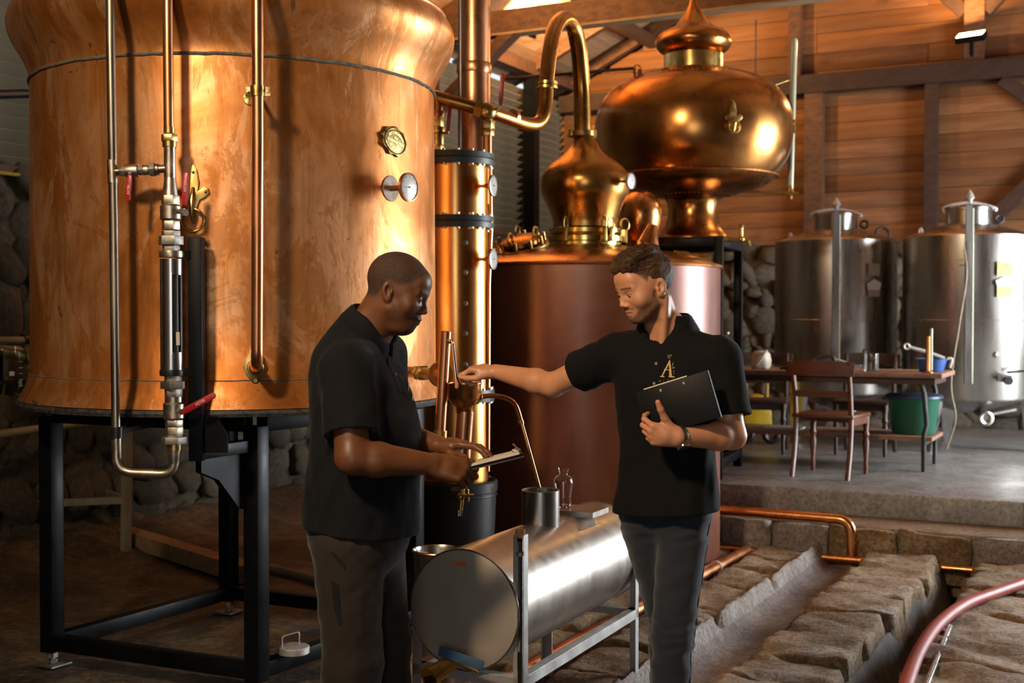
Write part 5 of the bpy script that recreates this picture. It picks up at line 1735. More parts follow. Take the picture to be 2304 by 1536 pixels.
    # notes on the shell
    for k_, (dx, py0, w, h, m_, fold) in enumerate(notes):
        sn_ = dx / r
        n = Vector((sn_, -math.sqrt(1 - sn_ * sn_), 0))
        xx_ = Vector((-n.y, n.x, 0))
        xx_ = xx_ if xx_.x > 0 else -xx_
        o_ = Vector((c.x, c.y, py0)) + n * (r + 0.012)
        if fold:
            mb_ = MB()
            mb_.prism([(-w / 2, -h / 2), (w / 2, -h / 2), (w * 0.62, h * 0.15), (0, h / 2), (-w * 0.62, h * 0.05)], o_, xx_, ZV, n, 0.006)
            mb_.build('folded_note', MAT[m_], t)
        else:
            nb_o = MB().box(o_, (w, 0.008, h), (xx_, n, ZV)).build('note_card', MAT[m_], t)
            if m_ == 'green_note':
                text_mesh('note_lettering', '2 Tours', 0.035, MAT['dial_ink'], nb_o, o_ + n * 0.005 + ZV * 0.03, xx_, ZV, n, 0.0006)
    return t


t1 = (P(1879, 700, 12.0).x, 12.0, 0.36)
t2 = (P(2178, 700, 11.3).x, 11.3, 0.36)
zz1 = P(1879, 545, 12.0).z
make_tank(t1, 0.57, zz1, 'stainless tank with grey card, nearer the onion vessel', [(0.21, P(1962, 607, 11.5).z, 0.13, 0.11, 'grey_note', 0), (0.21, P(1962, 655, 11.5).z, 0.13, 0.10, 'grey_note', 0), (0.21, P(1962, 640, 11.5).z, 0.13, 0.10, 'lilac_note', 1)], 0.2)
make_tank(t2, 0.57, zz1, 'stainless tank with green note, at the picture edge', [(0.10, P(2251, 605, 10.8).z, 0.14, 0.12, 'green_note', 0), (0.10, P(2251, 654, 10.8).z, 0.14, 0.11, 'green_note', 0), (0.10, P(2252, 633, 10.8).z, 0.14, 0.09, 'lilac_note', 1)], 0.09)
whl = tag(MB().torus(P(1985, 528, 12.9), (0.1, -1, 0.1), 0.075, 0.014, 24, 8).build('coiled_hose', MAT['black_plastic']), 'dark coil of hose behind the first stainless tank', 'hose')
wl = thing('sampling_tube', P(2170, 930, 10.6), 'clear sampling tubes slung down in front of the tank leg', 'tube')
MB().tube(spline([P(2170, 560, 10.65), P(2175, 620, 10.6), P(2160, 720, 10.6), P(2140, 860, 10.6), P(2150, 940, 10.6), P(2130, 1010, 10.6)], 6), 0.007, 10).build('hose', MAT['pvc'], wl)
MB().tube([P(2148, 585, 10.62), P(2180, 585, 10.62)], 0.006, 8).build('wire_clip', MAT['brass'], wl)

# ------------------------------------------------------------------ table and chairs on the platform
T0 = Vector((3.25, 9.40, 0.36))           # front right corner of the table
TV, TU = VV.copy(), UV.copy()
TL, TW, TH = 2.0, 0.72, 0.76
table = thing('work_table', T0 - TV * 1.0 + TU * 0.36, 'long wooden work table with iron legs and lower shelf', 'table')
ctr = T0 - TV * (TL / 2) + TU * (TW / 2)
for i in range(4):
    MB().box(ctr + TU * ((i - 1.5) * TW / 4) + ZV * (TH - 0.02), (TL, TW / 4 - 0.004, 0.036), (TV, TU, ZV)).build('top_board', MAT['table_wood'], table, bevel=0.004)
MB().box(ctr + ZV * (TH - 0.065), (TL - 0.12, TW - 0.12, 0.05), (TV, TU, ZV)).build('apron', MAT['dark_wood'], table)
for s in (0.14, TL - 0.12):
    for w in (0.08, TW - 0.08):
        p = T0 - TV * s + TU * w
        MB().tube([p + ZV * 0.0, p + ZV * 0.28, p + TV * 0.02 + ZV * 0.36, p + TV * 0.0 + ZV * 0.6, p - TV * 0.03 + ZV * 0.70], 0.02, 8).build('leg', MAT['iron'], table)
    MB().bar(T0 - TV * s + TU * 0.08 + ZV * 0.22, T0 - TV * s + TU * (TW - 0.08) + ZV * 0.22, 0.03, 0.03).build('shelf_bearer', MAT['iron'], table)
for i in range(3):
    MB().box(ctr + TU * ((i - 1) * 0.19) + ZV * 0.25, (TL - 0.16, 0.185, 0.03), (TV, TU, ZV)).build('shelf_board', MAT['table_wood'], table)


def top_at(px, w):
    """point on the table top at depth fraction w under pixel column px"""
    best = None
    for i in range(400):
        p = T0 - TV * (TL * i / 400) + TU * (TW * w) + ZV * TH
        e = abs(project(p)[0] - px)
        if best is None or e < best[0]:
            best = (e, p)
    return best[1]


def make_chair():
    t = thing('dining_chair', (0, 0, 0), 'dark red-brown wooden chair pulled up to the table front', 'chair', 'wooden chairs round the work table')
    m_ = MAT['chair_wood']
    W = 0.42
    # faces +y, back at y = 0
    for s in (-1, 1):
        x = s * W / 2
        MB().tube(spline([(x * 1.0, -0.08, 0), (x, -0.02, 0.22), (x, 0.0, 0.44), (x, -0.03, 0.66), (x * 1.02, -0.085, 0.86)], 5), 0.019, 8).build('rear_leg', m_, t)
        MB().lathe([(0.014, 0), (0.018, 0.05), (0.014, 0.10), (0.026, 0.24), (0.018, 0.27), (0.028, 0.30), (0.018, 0.33), (0.026, 0.40), (0.026, 0.44)], (x * 0.98, 0.37, 0), 14).build('front_leg', m_, t)
        MB().bar((x, 0, 0.42), (x, 0.38, 0.42), 0.025, 0.06).build('side_rail', m_, t)
    MB().box((0, 0.19, 0.455), (W + 0.05, 0.43, 0.03)).build('seat', m_, t, bevel=0.008)
    MB().bar((-W / 2, 0.37, 0.415), (W / 2, 0.37, 0.415), 0.025, 0.06).build('front_rail', m_, t)
    MB().tube(spline([(-W / 2 - 0.05, -0.075, 0.80), (0, -0.115, 0.81), (W / 2 + 0.05, -0.075, 0.80)], 6), 0.01, 6)
    bkk = MB()
    pts = spline([(-W / 2 - 0.045, -0.075, 0.805), (-0.1, -0.105, 0.815), (0.1, -0.105, 0.815), (W / 2 + 0.045, -0.075, 0.805)], 5)
    for p, q in zip(pts[:-1], pts[1:]):
        bkk.bar(p, q + (q - p) * 0.02, 0.024, 0.105)
    bkk.build('crest_rail', m_, t)
    MB().bar((-W / 2, -0.015, 0.62), (W / 2, -0.015, 0.62), 0.018, 0.05).build('back_slat', m_, t)
    return t


ch0 = make_chair()
dark = None


def place_chair(o, p, face, label, dark=False):
    o.location = p
    ang = math.atan2(-face.x, face.y)
    o.rotation_euler = (0, 0, ang)
    o['label'] = label
    if dark:
        for c_ in o.children:
            c_.data = c_.data.copy()
            c_.data.materials.clear()
            c_.data.materials.append(MAT['dark_wood'])


fc_ = (UV * 0.95 + VV * 0.1).normalized()
for lab, px, dd, fdir, dk_ in (('near-black wooden chair on the far side, behind the front chair', 1955, 10.95, -UV, True), ('near-black wooden chair at the table end by the black frame', 1715, 11.1, -UV + VV * 0.2, True)):
    c_ = copy_tree(ch0)
    q = P(px, 900, dd)
    place_chair(c_, Vector((q.x, q.y, 0.36)), fdir.normalized(), lab, dk_)
cq = P(1852, 900, 9.2)
place_chair(ch0, Vector((cq.x, cq.y, 0.36)), fc_, 'red-brown wooden chair in front of the table, its back to us')

# on the table
bag = thing('paper_bag', top_at(1712, 0.35), 'crumpled cream paper bag on the table end', 'bag')
bp0 = top_at(1712, 0.35)
bmb = MB()
rb = random.Random(3)
ringz = [0, 0.02, 0.07, 0.12, 0.145, 0.15]
prof_b = [0.066, 0.075, 0.078, 0.072, 0.05, 0.01]
vv, ff = [], []
for k_, z_ in enumerate(ringz):
    for i in range(20):
        t = 2 * math.pi * i / 20
        r_ = prof_b[k_] * (1 + 0.10 * math.sin(5 * t + k_) + rb.uniform(-0.05, 0.05))
        vv.append(bp0 + Vector((r_ * math.cos(t), r_ * 0.8 * math.sin(t), z_)))
for k_ in range(len(ringz) - 1):
    for i in range(20):
        ff.append((k_ * 20 + i, k_ * 20 + (i + 1) % 20, (k_ + 1) * 20 + (i + 1) % 20, (k_ + 1) * 20 + i))
ff += [tuple(range(20)), tuple(range(100, 120))]
bmb.add(vv, ff)
bmb.build('bag_body', MAT['white_plastic'], bag, 60)
MB().tube(spline([bp0 + Vector((-0.05, -0.065, 0.03)), bp0 + Vector((0.0, -0.085, 0.10)), bp0 + Vector((0.04, -0.04, 0.15))], 5), 0.008, 8).build('bag_fold', MAT['white_plastic'], bag)
gl_ = top_at(1959, 0.25)
gls = thing('table_glass_jar', gl_, 'clear glass jar holding a brown piece on the table', 'jar')
MB().lathe([(0.055, 0), (0.057, 0.01), (0.057, 0.14), (0.053, 0.14), (0.053, 0.012), (0, 0.01)], gl_, 32, cap1=False).build('body', MAT['glass'], gls, 50)
MB().ball(gl_ + ZV * 0.10, 0.03, 10, 6, scale=(1, 0.7, 1)).build('cork_piece', MAT['raw_wood'], gls)
bs = top_at(2096, 0.45)
basin = thing('blue_basin', bs, 'blue plastic basin at the right end of the table', 'basin')
MB().lathe([(0.085, 0), (0.09, 0.005), (0.118, 0.10), (0.126, 0.103), (0.112, 0.098), (0.085, 0.01), (0, 0.008)], bs, 40, cap1=False).build('bowl', MAT['blue_plastic'], basin, 50)
MB().tube(spline([bs + Vector((0.12, 0, 0.10)), bs + Vector((0.16, 0, 0.10)), bs + Vector((0.145, 0, 0.03))], 4), 0.011, 8).build('handle', MAT['white_plastic'], basin)
ut = thing('steel_ladle', bs + ZV * 0.03, 'steel scoop with a handle resting in the blue basin', 'scoop')
MB().tube([bs + Vector((0.09, -0.02, 0.10)), bs + Vector((-0.05, -0.02, 0.155)), bs + Vector((-0.19, -0.02, 0.195))], [0.022, 0.018, 0.013], 10).build('scoop_body', MAT['galv'], ut)
MB().torus(bs + Vector((-0.20, -0.02, 0.197)), (0, 1, 0), 0.02, 0.009, 14, 8).build('scoop_ring', MAT['galv'], ut)
hy = top_at(2087, 0.12)
hyd = thing('hydrometer_jar', hy, 'tall brass and glass hydrometer jar on the table', 'jar')
MB().lathe([(0.04, 0), (0.04, 0.008), (0.02, 0.014), (0.018, 0.02), (0.018, 0.28)], hy, 20).build('jar', MAT['copper_dull'], hyd, 40)
MB().cyl(hy + Vector((0.022, -0.005, 0.02)), hy + Vector((0.022, -0.005, 0.34)), 0.012, seg=12).build('stem', MAT['tube_glass'], hyd)
gpn = top_at(1850, 0.5)
gun = thing('black_nozzle', gpn, 'black hose nozzle lying on the middle of the table', 'nozzle')
MB().tube(spline([gpn + Vector((-0.10, 0, 0.02)), gpn + Vector((-0.06, 0, 0.085)), gpn + Vector((0.02, 0, 0.105)), gpn + Vector((0.09, 0, 0.10)), gpn + Vector((0.10, 0, 0.03))], 5), 0.017, 10).build('nozzle_body', MAT['black_plastic'], gun)
MB().cyl(gpn + Vector((0.10, 0, 0.085)), gpn + Vector((0.22, -0.02, 0.05)), 0.008, seg=8).build('nozzle_tip', MAT['galv'], gun)
for i, (px, w, m_, lab) in enumerate(((1772, 0.3, 'black_plastic', 'small dark tool lying on the table'), (1803, 0.22, 'white_paper', 'crumpled white paper among the tools on the table'), (1826, 0.28, 'black_plastic', 'black tool lying by the nozzle on the table'))):
    q = top_at(px, w)
    mb_ = MB()
    mb_.ball(q + ZV * 0.015, 0.04, 10, 6, scale=(1.3, 0.8, 0.4))
    mb_.cyl(q + Vector((-0.06, 0.01, 0.012)), q + Vector((0.07, -0.01, 0.012)), 0.012, seg=8)
    tag(mb_.build(('tool', 'crumpled_paper', 'tool')[i], MAT[m_]), lab, ('tool', 'paper', 'tool')[i])

# under the table
gb = P(2055, 1003, 9.85)
tb0 = Vector((gb.x, gb.y, 0.36 + 0.267))
gt_ = thing('green_tub', tb0, 'big dark green tub with navy rim on the lower shelf', 'tub')
MB().lathe([(0.16, 0), (0.165, 0.005), (0.20, 0.285), (0.205, 0.29), (0.195, 0.285), (0.155, 0.02), (0, 0.015)], tb0, 48, cap1=False).build('body', MAT['green_plastic'], gt_, 50)
MB().lathe([(0.205, 0.28), (0.222, 0.283), (0.222, 0.30), (0.20, 0.312), (0.0, 0.315)], tb0, 48, cap0=False, cap1=False).build('lid', MAT['navy_plastic'], gt_, 50)
for s in (-1, 1):
    MB().box(tb0 + Vector((s * 0.225, 0, 0.275)), (0.04, 0.08, 0.012)).build('grip', MAT['navy_plastic'], gt_)
for i, (px, w, lab) in enumerate(((1765, 0.45, 'white sheets of paper on the lower table shelf'),)):
    q = top_at(px, w) - ZV * (TH - 0.272)
    tag(MB().box(q, (0.3, 0.21, 0.012), (TV, TU, ZV)).build('paper_stack', MAT['white_paper']), lab, 'paper')
yq = P(1702, 965, 11.7)
yw = thing('pressure_washer', (yq.x, yq.y, 0.36), 'yellow and black pressure washer on the floor behind the table', 'washer')
yb = Vector((yq.x, yq.y, 0.36))
MB().prism([(-0.14, 0.10), (0.14, 0.10), (0.13, 0.30), (0.05, 0.46), (-0.06, 0.46), (-0.13, 0.30)], yb + Vector((0, -0.08, 0)), (1, 0, 0), ZV, (0, 1, 0), 0.2).build('body', MAT['yellow_plastic'], yw, bevel=0.02)
for s in (-1, 1):
    MB().torus(yb + Vector((s * 0.12, -0.1, 0.09)), (0, 1, 0), 0.06, 0.03, 20, 8).build('wheel', MAT['black_plastic'], yw)
MB().tube(arc_pts([yb + Vector((-0.10, 0, 0.4)), yb + Vector((-0.10, 0, 0.62)), yb + Vector((0.10, 0, 0.62)), yb + Vector((0.10, 0, 0.4))], 5, 0.04), 0.015, 8).build('handle', MAT['yellow_plastic'], yw)
bq = top_at(1636, 0.5)
btl = thing('glass_bottle', bq, 'clear glass bottle on the table behind the bearded man', 'bottle')
MB().lathe([(0.038, 0), (0.04, 0.01), (0.04, 0.15), (0.03, 0.19), (0.014, 0.22), (0.014, 0.28), (0.016, 0.282)], bq, 24).build('body', MAT['glass'], btl, 50)
MB().cyl(bq + ZV * 0.282, bq + ZV * 0.30, 0.016, seg=14).build('cap', MAT['zinc'], btl)

# ------------------------------------------------------------------ floodlights
def floodlight(loc, aim, label, power, glow_size=(0.30, 0.10)):
    f = thing('floodlight', loc, label, 'floodlight', 'floodlights in the roof')
    loc, aim = Vector(loc), Vector(aim).normalized()
    x, y, _ = basis(aim)
    MB().box(loc, (glow_size[0], glow_size[1] * 1.3, 0.07), (x, y, aim)).build('housing', MAT['black_paint'], f, bevel=0.01)
    MB().box(loc + aim * 0.038, (glow_size[0] * 0.88, glow_size[1] * 1.05, 0.004), (x, y, aim)).build('lens', MAT['lamp_glow'], f)
    MB().bar(loc - aim * 0.03, loc - aim * 0.03 - ZV * 0.16, 0.12, 0.03).build('bracket', MAT['black_paint'], f)
    d = bpy.data.lights.new('floodlight_beam', 'AREA')
    d.shape = 'RECTANGLE'
    d.size, d.size_y = glow_size
    d.energy = power
    d.color = (1.0, 0.55, 0.20)
    o = bpy.data.objects.new('floodlight_beam', d)
    COL.objects.link(o)
    o.parent = f
    o.location = aim * 0.045
    o.rotation_euler = aim.to_track_quat('-Z', 'Y').to_euler()
    return f


floodlight(B(0.38, RIDGE_B, 4.42), (Vector((0, 0, 0.85)) - UV * 0.5 - VV * 0.12), 'lit orange floodlight on the king post of the back wall', 120)
floodlight(B(2.6, 0.75, 4.55), (Vector((0, 0, 0.7)) + UV * 0.8 + VV * 0.0), 'lit floodlight on the tie beam beside the vent pipe', 260)
floodlight(B(5.3, 1.3, 4.3), (Vector((0, 0, 0.9)) + UV * 0.4 - VV * 0.1), 'added unseen floodlight brightening the roof above the copper column', 170)  # added out of view, only to brighten the roof boards
wire = tag(MB().cyl(P(1701, 45, 11.5), P(1700, 175, 11.5), 0.006, seg=8).build('hanging_wire', MAT['black_plastic']), 'thin black wire hanging from the tie beam', 'wire')

# ------------------------------------------------------------------ people: implicit surfaces meshed with surface nets
def V3(p):
    return np.array([p[0], p[1], p[2]], dtype=np.float32)


class Field:
    """list of primitives blended in order; every primitive returns a signed distance"""

    def __init__(self):
        self.ops = []

    def add(self, fn, k=0.012, mode='u'):
        self.ops.append((fn, k, mode))
        return self

    def __call__(self, p):
        d = None
        lo, hi = p.min(0), p.max(0)
        c, r = (lo + hi) / 2, float(np.linalg.norm(hi - lo)) / 2
        for fn, k, mode in self.ops:
            b = getattr(fn, 'ball', None)
            if b is not None and float(np.linalg.norm(b[0] - c)) > b[1] + r + 0.07:
                continue
            if d is None and mode != 'u':
                continue
            e = fn(p)
            if d is None:
                d = e
            elif mode == 'u':
                h = np.clip(0.5 + 0.5 * (d - e) / k, 0, 1)
                d = d + (e - d) * h - k * h * (1 - h)
            elif mode == 's':
                e = -e
                h = np.clip(0.5 - 0.5 * (d - e) / k, 0, 1)
                d = d + (e - d) * h + k * h * (1 - h)
            elif mode == 'i':
                h = np.clip(0.5 - 0.5 * (d - e) / k, 0, 1)
                d = d + (e - d) * h + k * h * (1 - h)
            elif mode == 'd':
                d = d + e
        return np.full(len(p), 0.2, np.float32) if d is None else d


def f_cap(a, b, ra, rb):
    a, b = V3(a), V3(b)
    ab = b - a
    L2 = float(ab @ ab)

    def fn(p):
        t = np.clip(((p - a) @ ab) / L2, 0, 1)
        q = p - a - t[:, None] * ab
        return np.sqrt((q * q).sum(1)) - (ra + (rb - ra) * t)
    fn.ball = ((a + b) / 2, math.sqrt(L2) / 2 + max(ra, rb))
    return fn


def f_ell(c, r, R=None):
    c, r = V3(c), V3(r)
    R = np.eye(3, dtype=np.float32) if R is None else np.array(R, dtype=np.float32)

    def fn(p):
        q = (p - c) @ R.T
        k0 = np.sqrt(((q / r) ** 2).sum(1))
        k1 = np.sqrt(((q / (r * r)) ** 2).sum(1)) + 1e-9
        return k0 * (k0 - 1) / k1
    fn.ball = (c, float(r.max()))
    return fn


def f_plane(c, n):
    c, n = V3(c), V3(n)
    n = n / np.linalg.norm(n)
    return lambda p: (p - c) @ n


def f_max(*fs):
    def fn(p):
        d = fs[0](p)
        for g in fs[1:]:
            d = np.maximum(d, g(p))
        return d
    return fn


def f_loft(base, fwd, right, rows, sup=2.3):
    """stack of super-ellipses: rows of (z, forward offset, side offset, half depth front, half depth back, half width)"""
    base, fwd, right = V3(base), V3(fwd), V3(right)
    rows = sorted(rows)
    zs = np.array([r[0] for r in rows], dtype=np.float32)
    cols = [np.array([r[i] for r in rows], dtype=np.float32) for i in range(1, 6)]
    zd = np.linspace(zs[0], zs[-1], 90)
    dense = []
    for c in cols:
        d = np.interp(zd, zs, c)
        for _ in range(10):
            d[1:-1] = 0.25 * d[:-2] + 0.5 * d[1:-1] + 0.25 * d[2:]
        dense.append(d.astype(np.float32))

    def fn(p):
        q = p - base
        z = p[:, 2]
        f0, s0, df, db, w = [np.interp(z, zd, c).astype(np.float32) for c in dense]
        y = q @ fwd - f0
        x = q @ right - s0
        dy = np.where(y > 0, df, db)
        k = (np.abs(x / w) ** sup + np.abs(y / dy) ** sup) ** (1 / sup)
        d = (k - 1) * np.minimum(w, dy) * 0.9
        return np.maximum(d, np.maximum(zs[0] - z, z - zs[-1]))
    return fn


_nr = np.random.RandomState(11)
_NV = _nr.normal(0, 1, (14, 3)).astype(np.float32)
_NP = _nr.uniform(0, 6.28, 14).astype(np.float32)


def folds(p, f, st=(1, 1, 1), n=6):
    q = p * V3(st) * f
    s = 0
    for i in range(n):
        w = np.sin(q @ _NV[(i + 5) % 14] * 0.7 + _NP[i])
        s = s + np.sin(q @ _NV[i] * (1 + 0.3 * i) + 1.6 * w + _NP[-i]) / (1 + 0.4 * i)
    return s / 2.2


def mesh_field(f, lo, hi, h, slack=0.006):
    """surface nets over a sparse block grid"""
    lo, hi = V3(lo), V3(hi)
    BS = 8
    nb = np.ceil((hi - lo) / (h * BS)).astype(int)
    n = nb * BS + 1
    gi = np.stack(np.meshgrid(*[np.arange(k) for k in nb], indexing='ij'), -1).reshape(-1, 3)
    cc = (lo + (gi + 0.5) * (BS * h)).astype(np.float32)
    dc = np.concatenate([f(cc[i:i + 1]) for i in range(0)] or [f(cc)])
    act = np.abs(dc) < BS * h * 0.87 * 1.15 + slack
    S = np.empty(tuple(n), dtype=np.float32)
    big = np.repeat(np.repeat(np.repeat(np.sign(dc).reshape(nb), BS, 0), BS, 1), BS, 2)
    S[:-1, :-1, :-1] = big
    S[-1], S[:, -1], S[:, :, -1] = 1, 1, 1
    loc = np.stack(np.meshgrid(*[np.arange(BS + 1)] * 3, indexing='ij'), -1).reshape(-1, 3)
    blocks = gi[act]
    key = (blocks // 3) @ np.array([10000, 100, 1])
    order = np.argsort(key, kind='stable')
    blocks, key = blocks[order], key[order]
    cuts = np.flatnonzero(np.diff(key)) + 1
    for bb in np.split(blocks, cuts):
        idx = (bb[:, None, :] * BS + loc[None]).reshape(-1, 3)
        S[idx[:, 0], idx[:, 1], idx[:, 2]] = f((lo + idx * h).astype(np.float32))
    ins = S < 0
    cnt = np.zeros(tuple(n - 1), dtype=np.int8)
    for i in (0, 1):
        for j in (0, 1):
            for k in (0, 1):
                cnt += ins[i:n[0] - 1 + i, j:n[1] - 1 + j, k:n[2] - 1 + k]
    cells = np.argwhere((cnt > 0) & (cnt < 8))
    vid = -np.ones(tuple(n - 1), dtype=np.int32)
    vid[cells[:, 0], cells[:, 1], cells[:, 2]] = np.arange(len(cells))
    acc = np.zeros((len(cells), 3), dtype=np.float32)
    num = np.zeros(len(cells), dtype=np.float32)
    corners = np.array([(i, j, k) for i in (0, 1) for j in (0, 1) for k in (0, 1)])
    val = [S[cells[:, 0] + c[0], cells[:, 1] + c[1], cells[:, 2] + c[2]] for c in corners]
    for a in range(8):
        for b in range(a + 1, 8):
            if np.abs(corners[a] - corners[b]).sum() != 1:
                continue
            va, vb_ = val[a], val[b]
            m = (va < 0) != (vb_ < 0)
            t = np.where(m, va / np.where(m, va - vb_, 1), 0)
            acc += np.where(m[:, None], corners[a] + t[:, None] * (corners[b] - corners[a]), 0)
            num += m
    verts = lo + (cells + acc / num[:, None]) * h
    quads = []
    for ax in range(3):
        o1, o2 = [(1, 2), (2, 0), (0, 1)][ax]
        sl0 = [slice(None)] * 3
        sl1 = [slice(None)] * 3
        sl0[ax], sl1[ax] = slice(0, -1), slice(1, None)
        A, Bm = ins[tuple(sl0)], ins[tuple(sl1)]
        e = np.argwhere(A != Bm)
        ok = (e[:, o1] > 0) & (e[:, o2] > 0) & (e[:, o1] < n[o1] - 1) & (e[:, o2] < n[o2] - 1)
        e = e[ok]

        def cell(d1, d2):
            q = e.copy()
            q[:, o1] -= d1
            q[:, o2] -= d2
            return vid[q[:, 0], q[:, 1], q[:, 2]]
        q = np.stack([cell(1, 1), cell(0, 1), cell(0, 0), cell(1, 0)], 1)
        fl = A[e[:, 0], e[:, 1], e[:, 2]]
        q[~fl] = q[~fl][:, ::-1]
        quads.append(q[(q >= 0).all(1)])
    return verts.astype(np.float64), np.concatenate(quads)


def field_object(name, f, lo, hi, h, mat, parent=None, mask=None, smooth=1):
    v, q = mesh_field(f, lo, hi, h)
    if smooth:
        src = np.concatenate([q[:, 0], q[:, 1], q[:, 2], q[:, 3], q[:, 1], q[:, 2], q[:, 3], q[:, 0]])
        dst = np.concatenate([q[:, 1], q[:, 2], q[:, 3], q[:, 0], q[:, 0], q[:, 1], q[:, 2], q[:, 3]])
        for _ in range(smooth):
            s = np.stack([np.bincount(dst, v[src, i], len(v)) for i in range(3)], 1)
            c = np.bincount(dst, minlength=len(v))[:, None]
            v = 0.5 * v + 0.5 * s / np.maximum(c, 1)
    off = np.array(parent.location) if parent is not None else np.zeros(3)
    me = bpy.data.meshes.new(name)
    me.vertices.add(len(v))
    me.vertices.foreach_set('co', (v - off).ravel())
    me.loops.add(q.size)
    me.loops.foreach_set('vertex_index', q.ravel().astype(np.int32))
    me.polygons.add(len(q))
    me.polygons.foreach_set('loop_start', np.arange(0, q.size, 4, dtype=np.int32))
    me.update(calc_edges=True)
    me.polygons.foreach_set('use_smooth', np.ones(len(q), dtype=bool))
    if mask is not None:
        at = me.color_attributes.new('mask', 'FLOAT_COLOR', 'POINT')
        m = mask(v.astype(np.float32))
        at.data.foreach_set('color', np.concatenate([m, np.ones((len(v), 1))], 1).astype(np.float32).ravel())
    me.materials.append(mat)
    o = bpy.data.objects.new(name, me)
    COL.objects.link(o)
    o.parent = parent
    return o


class Head:
    """head frame: x to the person's right, y out of the face, z up; origin between the ears at eye height"""

    def __init__(self, c, yaw_dir, tilt, roll=0.0, scale=1.0):
        f = Vector((yaw_dir[0], yaw_dir[1], 0)).normalized()
        x = Vector((f.y, -f.x, 0))
        y = f * math.cos(tilt) - ZV * math.sin(tilt)
        z = f * math.sin(tilt) + ZV * math.cos(tilt)
        if roll:
            x, z = x * math.cos(roll) + z * math.sin(roll), z * math.cos(roll) - x * math.sin(roll)
        self.R = np.array([x, y, z], dtype=np.float32) / scale
        self.c = V3(c)
        self.s = scale
        self.x, self.y, self.z = x, y, z

    def local(self, p):
        return (p - self.c) @ self.R.T

    def world(self, q):
        return Vector(self.c) + (self.x * q[0] + self.y * q[1] + self.z * q[2]) * self.s

    def wrap(self, f):
        def fn(p):
            return f(self.local(p)) * self.s
        fn.ball = (self.c, 0.16 * self.s)
        return fn


def head_field(o):
    """o: face proportions; kz shortens the face below the eyes"""
    F = Field()
    ly, cy, l, ns = o['lipy'], o['chiny'], o['lips'], o['nose']
    F.add(f_ell((0, -0.010, 0.038), (0.0765, 0.098, 0.087)))
    F.add(f_ell((0, 0.022, 0.0), (0.069, 0.074, 0.075)), 0.02)
    F.add(f_ell((0, 0.026, -0.050), (0.053 * o['jaw'], 0.058, 0.062)), 0.025)
    for s in (-1, 1):
        F.add(f_cap((s * 0.047 * o['jaw'], 0.002, -0.056), (s * 0.019, cy - 0.008, -0.101), 0.020, 0.015), 0.03)
        F.add(f_ell((s * 0.042, 0.055, -0.026), (0.027, 0.025, 0.030)), 0.02)
    F.add(f_ell((0, cy, -0.100), (0.022, 0.019, 0.017)), 0.018)
    F.add(f_cap((0, 0.03, -0.085), (0, -0.01, -0.075), 0.035 * o['fat'], 0.05 * o['fat']), 0.02)
    if o['fat'] > 1:
        F.add(f_ell((0, 0.036, -0.108), (0.045, 0.036, 0.026)), 0.02)
    F.add(f_ell((0, 0.070 + ly, -0.066), (0.030, 0.024, 0.030)), 0.015)
    # brow and forehead
    F.add(f_ell((0, 0.064, 0.050), (0.054, 0.033, 0.036)), 0.02)
    F.add(f_cap((-0.040, 0.074, 0.021), (-0.010, 0.085, 0.019), 0.0105, 0.0105), 0.014)
    F.add(f_cap((0.040, 0.074, 0.021), (0.010, 0.085, 0.019), 0.0105, 0.0105), 0.014)
    # eye sockets, lids
    for s in (-1, 1):
        F.add(f_ell((s * 0.033, 0.101, -0.001), (0.020, 0.020, 0.0125)), 0.010, 's')
    for s in (-1, 1):
        F.add(f_ell((s * 0.032, 0.0755, 0.000), (0.0155, 0.0145, 0.0135)), 0.004)
        F.add(f_ell((s * 0.032, 0.0915, o['slit']), (0.0130, 0.0080, o['open'])), 0.0015, 's')
    # nose
    F.add(f_cap((0, 0.086, 0.012), (0, 0.1005, -0.030), 0.0078, 0.0095 * ns), 0.010)
    F.add(f_ell((0, 0.1005, -0.0345), (0.0115 * ns, 0.0105, 0.0095)), 0.006)
    for s in (-1, 1):
        F.add(f_ell((s * 0.0125 * ns, 0.093, -0.039), (0.0072, 0.0105, 0.0080)), 0.006)
        F.add(f_ell((s * 0.007, 0.100, -0.0475), (0.004, 0.006, 0.004)), 0.003, 's')
    # mouth
    F.add(f_cap((-0.018, 0.0865 + ly, -0.0635), (0.018, 0.0865 + ly, -0.0635), 0.0058 * l, 0.0058 * l), 0.006)
    F.add(f_ell((0, 0.0915 + ly, -0.0620), (0.016, 0.0065 * l, 0.0062 * l)), 0.005)
    F.add(f_ell((0, 0.0880 + ly, -0.0760), (0.0155, 0.0070 * l, 0.0064 * l)), 0.005)
    F.add(f_cap((-0.022, 0.090 + ly, -0.0692), (0.022, 0.090 + ly, -0.0692), 0.0018, 0.0018), 0.003, 's')
    # ears
    for s in (-1, 1):
        ca, sa = math.cos(0.22), math.sin(0.22)
        Re = np.array([[1, 0, 0], [0, ca, sa], [0, -sa, ca]])
        Ro = np.array([[math.cos(s * 0.30), math.sin(s * 0.30), 0], [-math.sin(s * 0.30), math.cos(s * 0.30), 0], [0, 0, 1]])
        F.add(f_ell((s * 0.0760, -0.014, -0.003), (0.0085, 0.0185, 0.0315), Re @ Ro), 0.006)
        F.add(f_ell((s * 0.0740, -0.006, -0.028), (0.0070, 0.0095, 0.0110)), 0.008)
        F.add(f_ell((s * 0.0840, -0.010, 0.000), (0.0095, 0.0105, 0.0185), Re @ Ro), 0.002, 's')
        F.add(f_ell((s * 0.0775, -0.001, -0.006), (0.0050, 0.0045, 0.0080)), 0.004)
    kz = o['kz']

    def fn(p):
        q = p.copy()
        q[:, 2] = np.where(q[:, 2] < 0, q[:, 2] / kz, q[:, 2])
        return F(q) * kz
    return fn


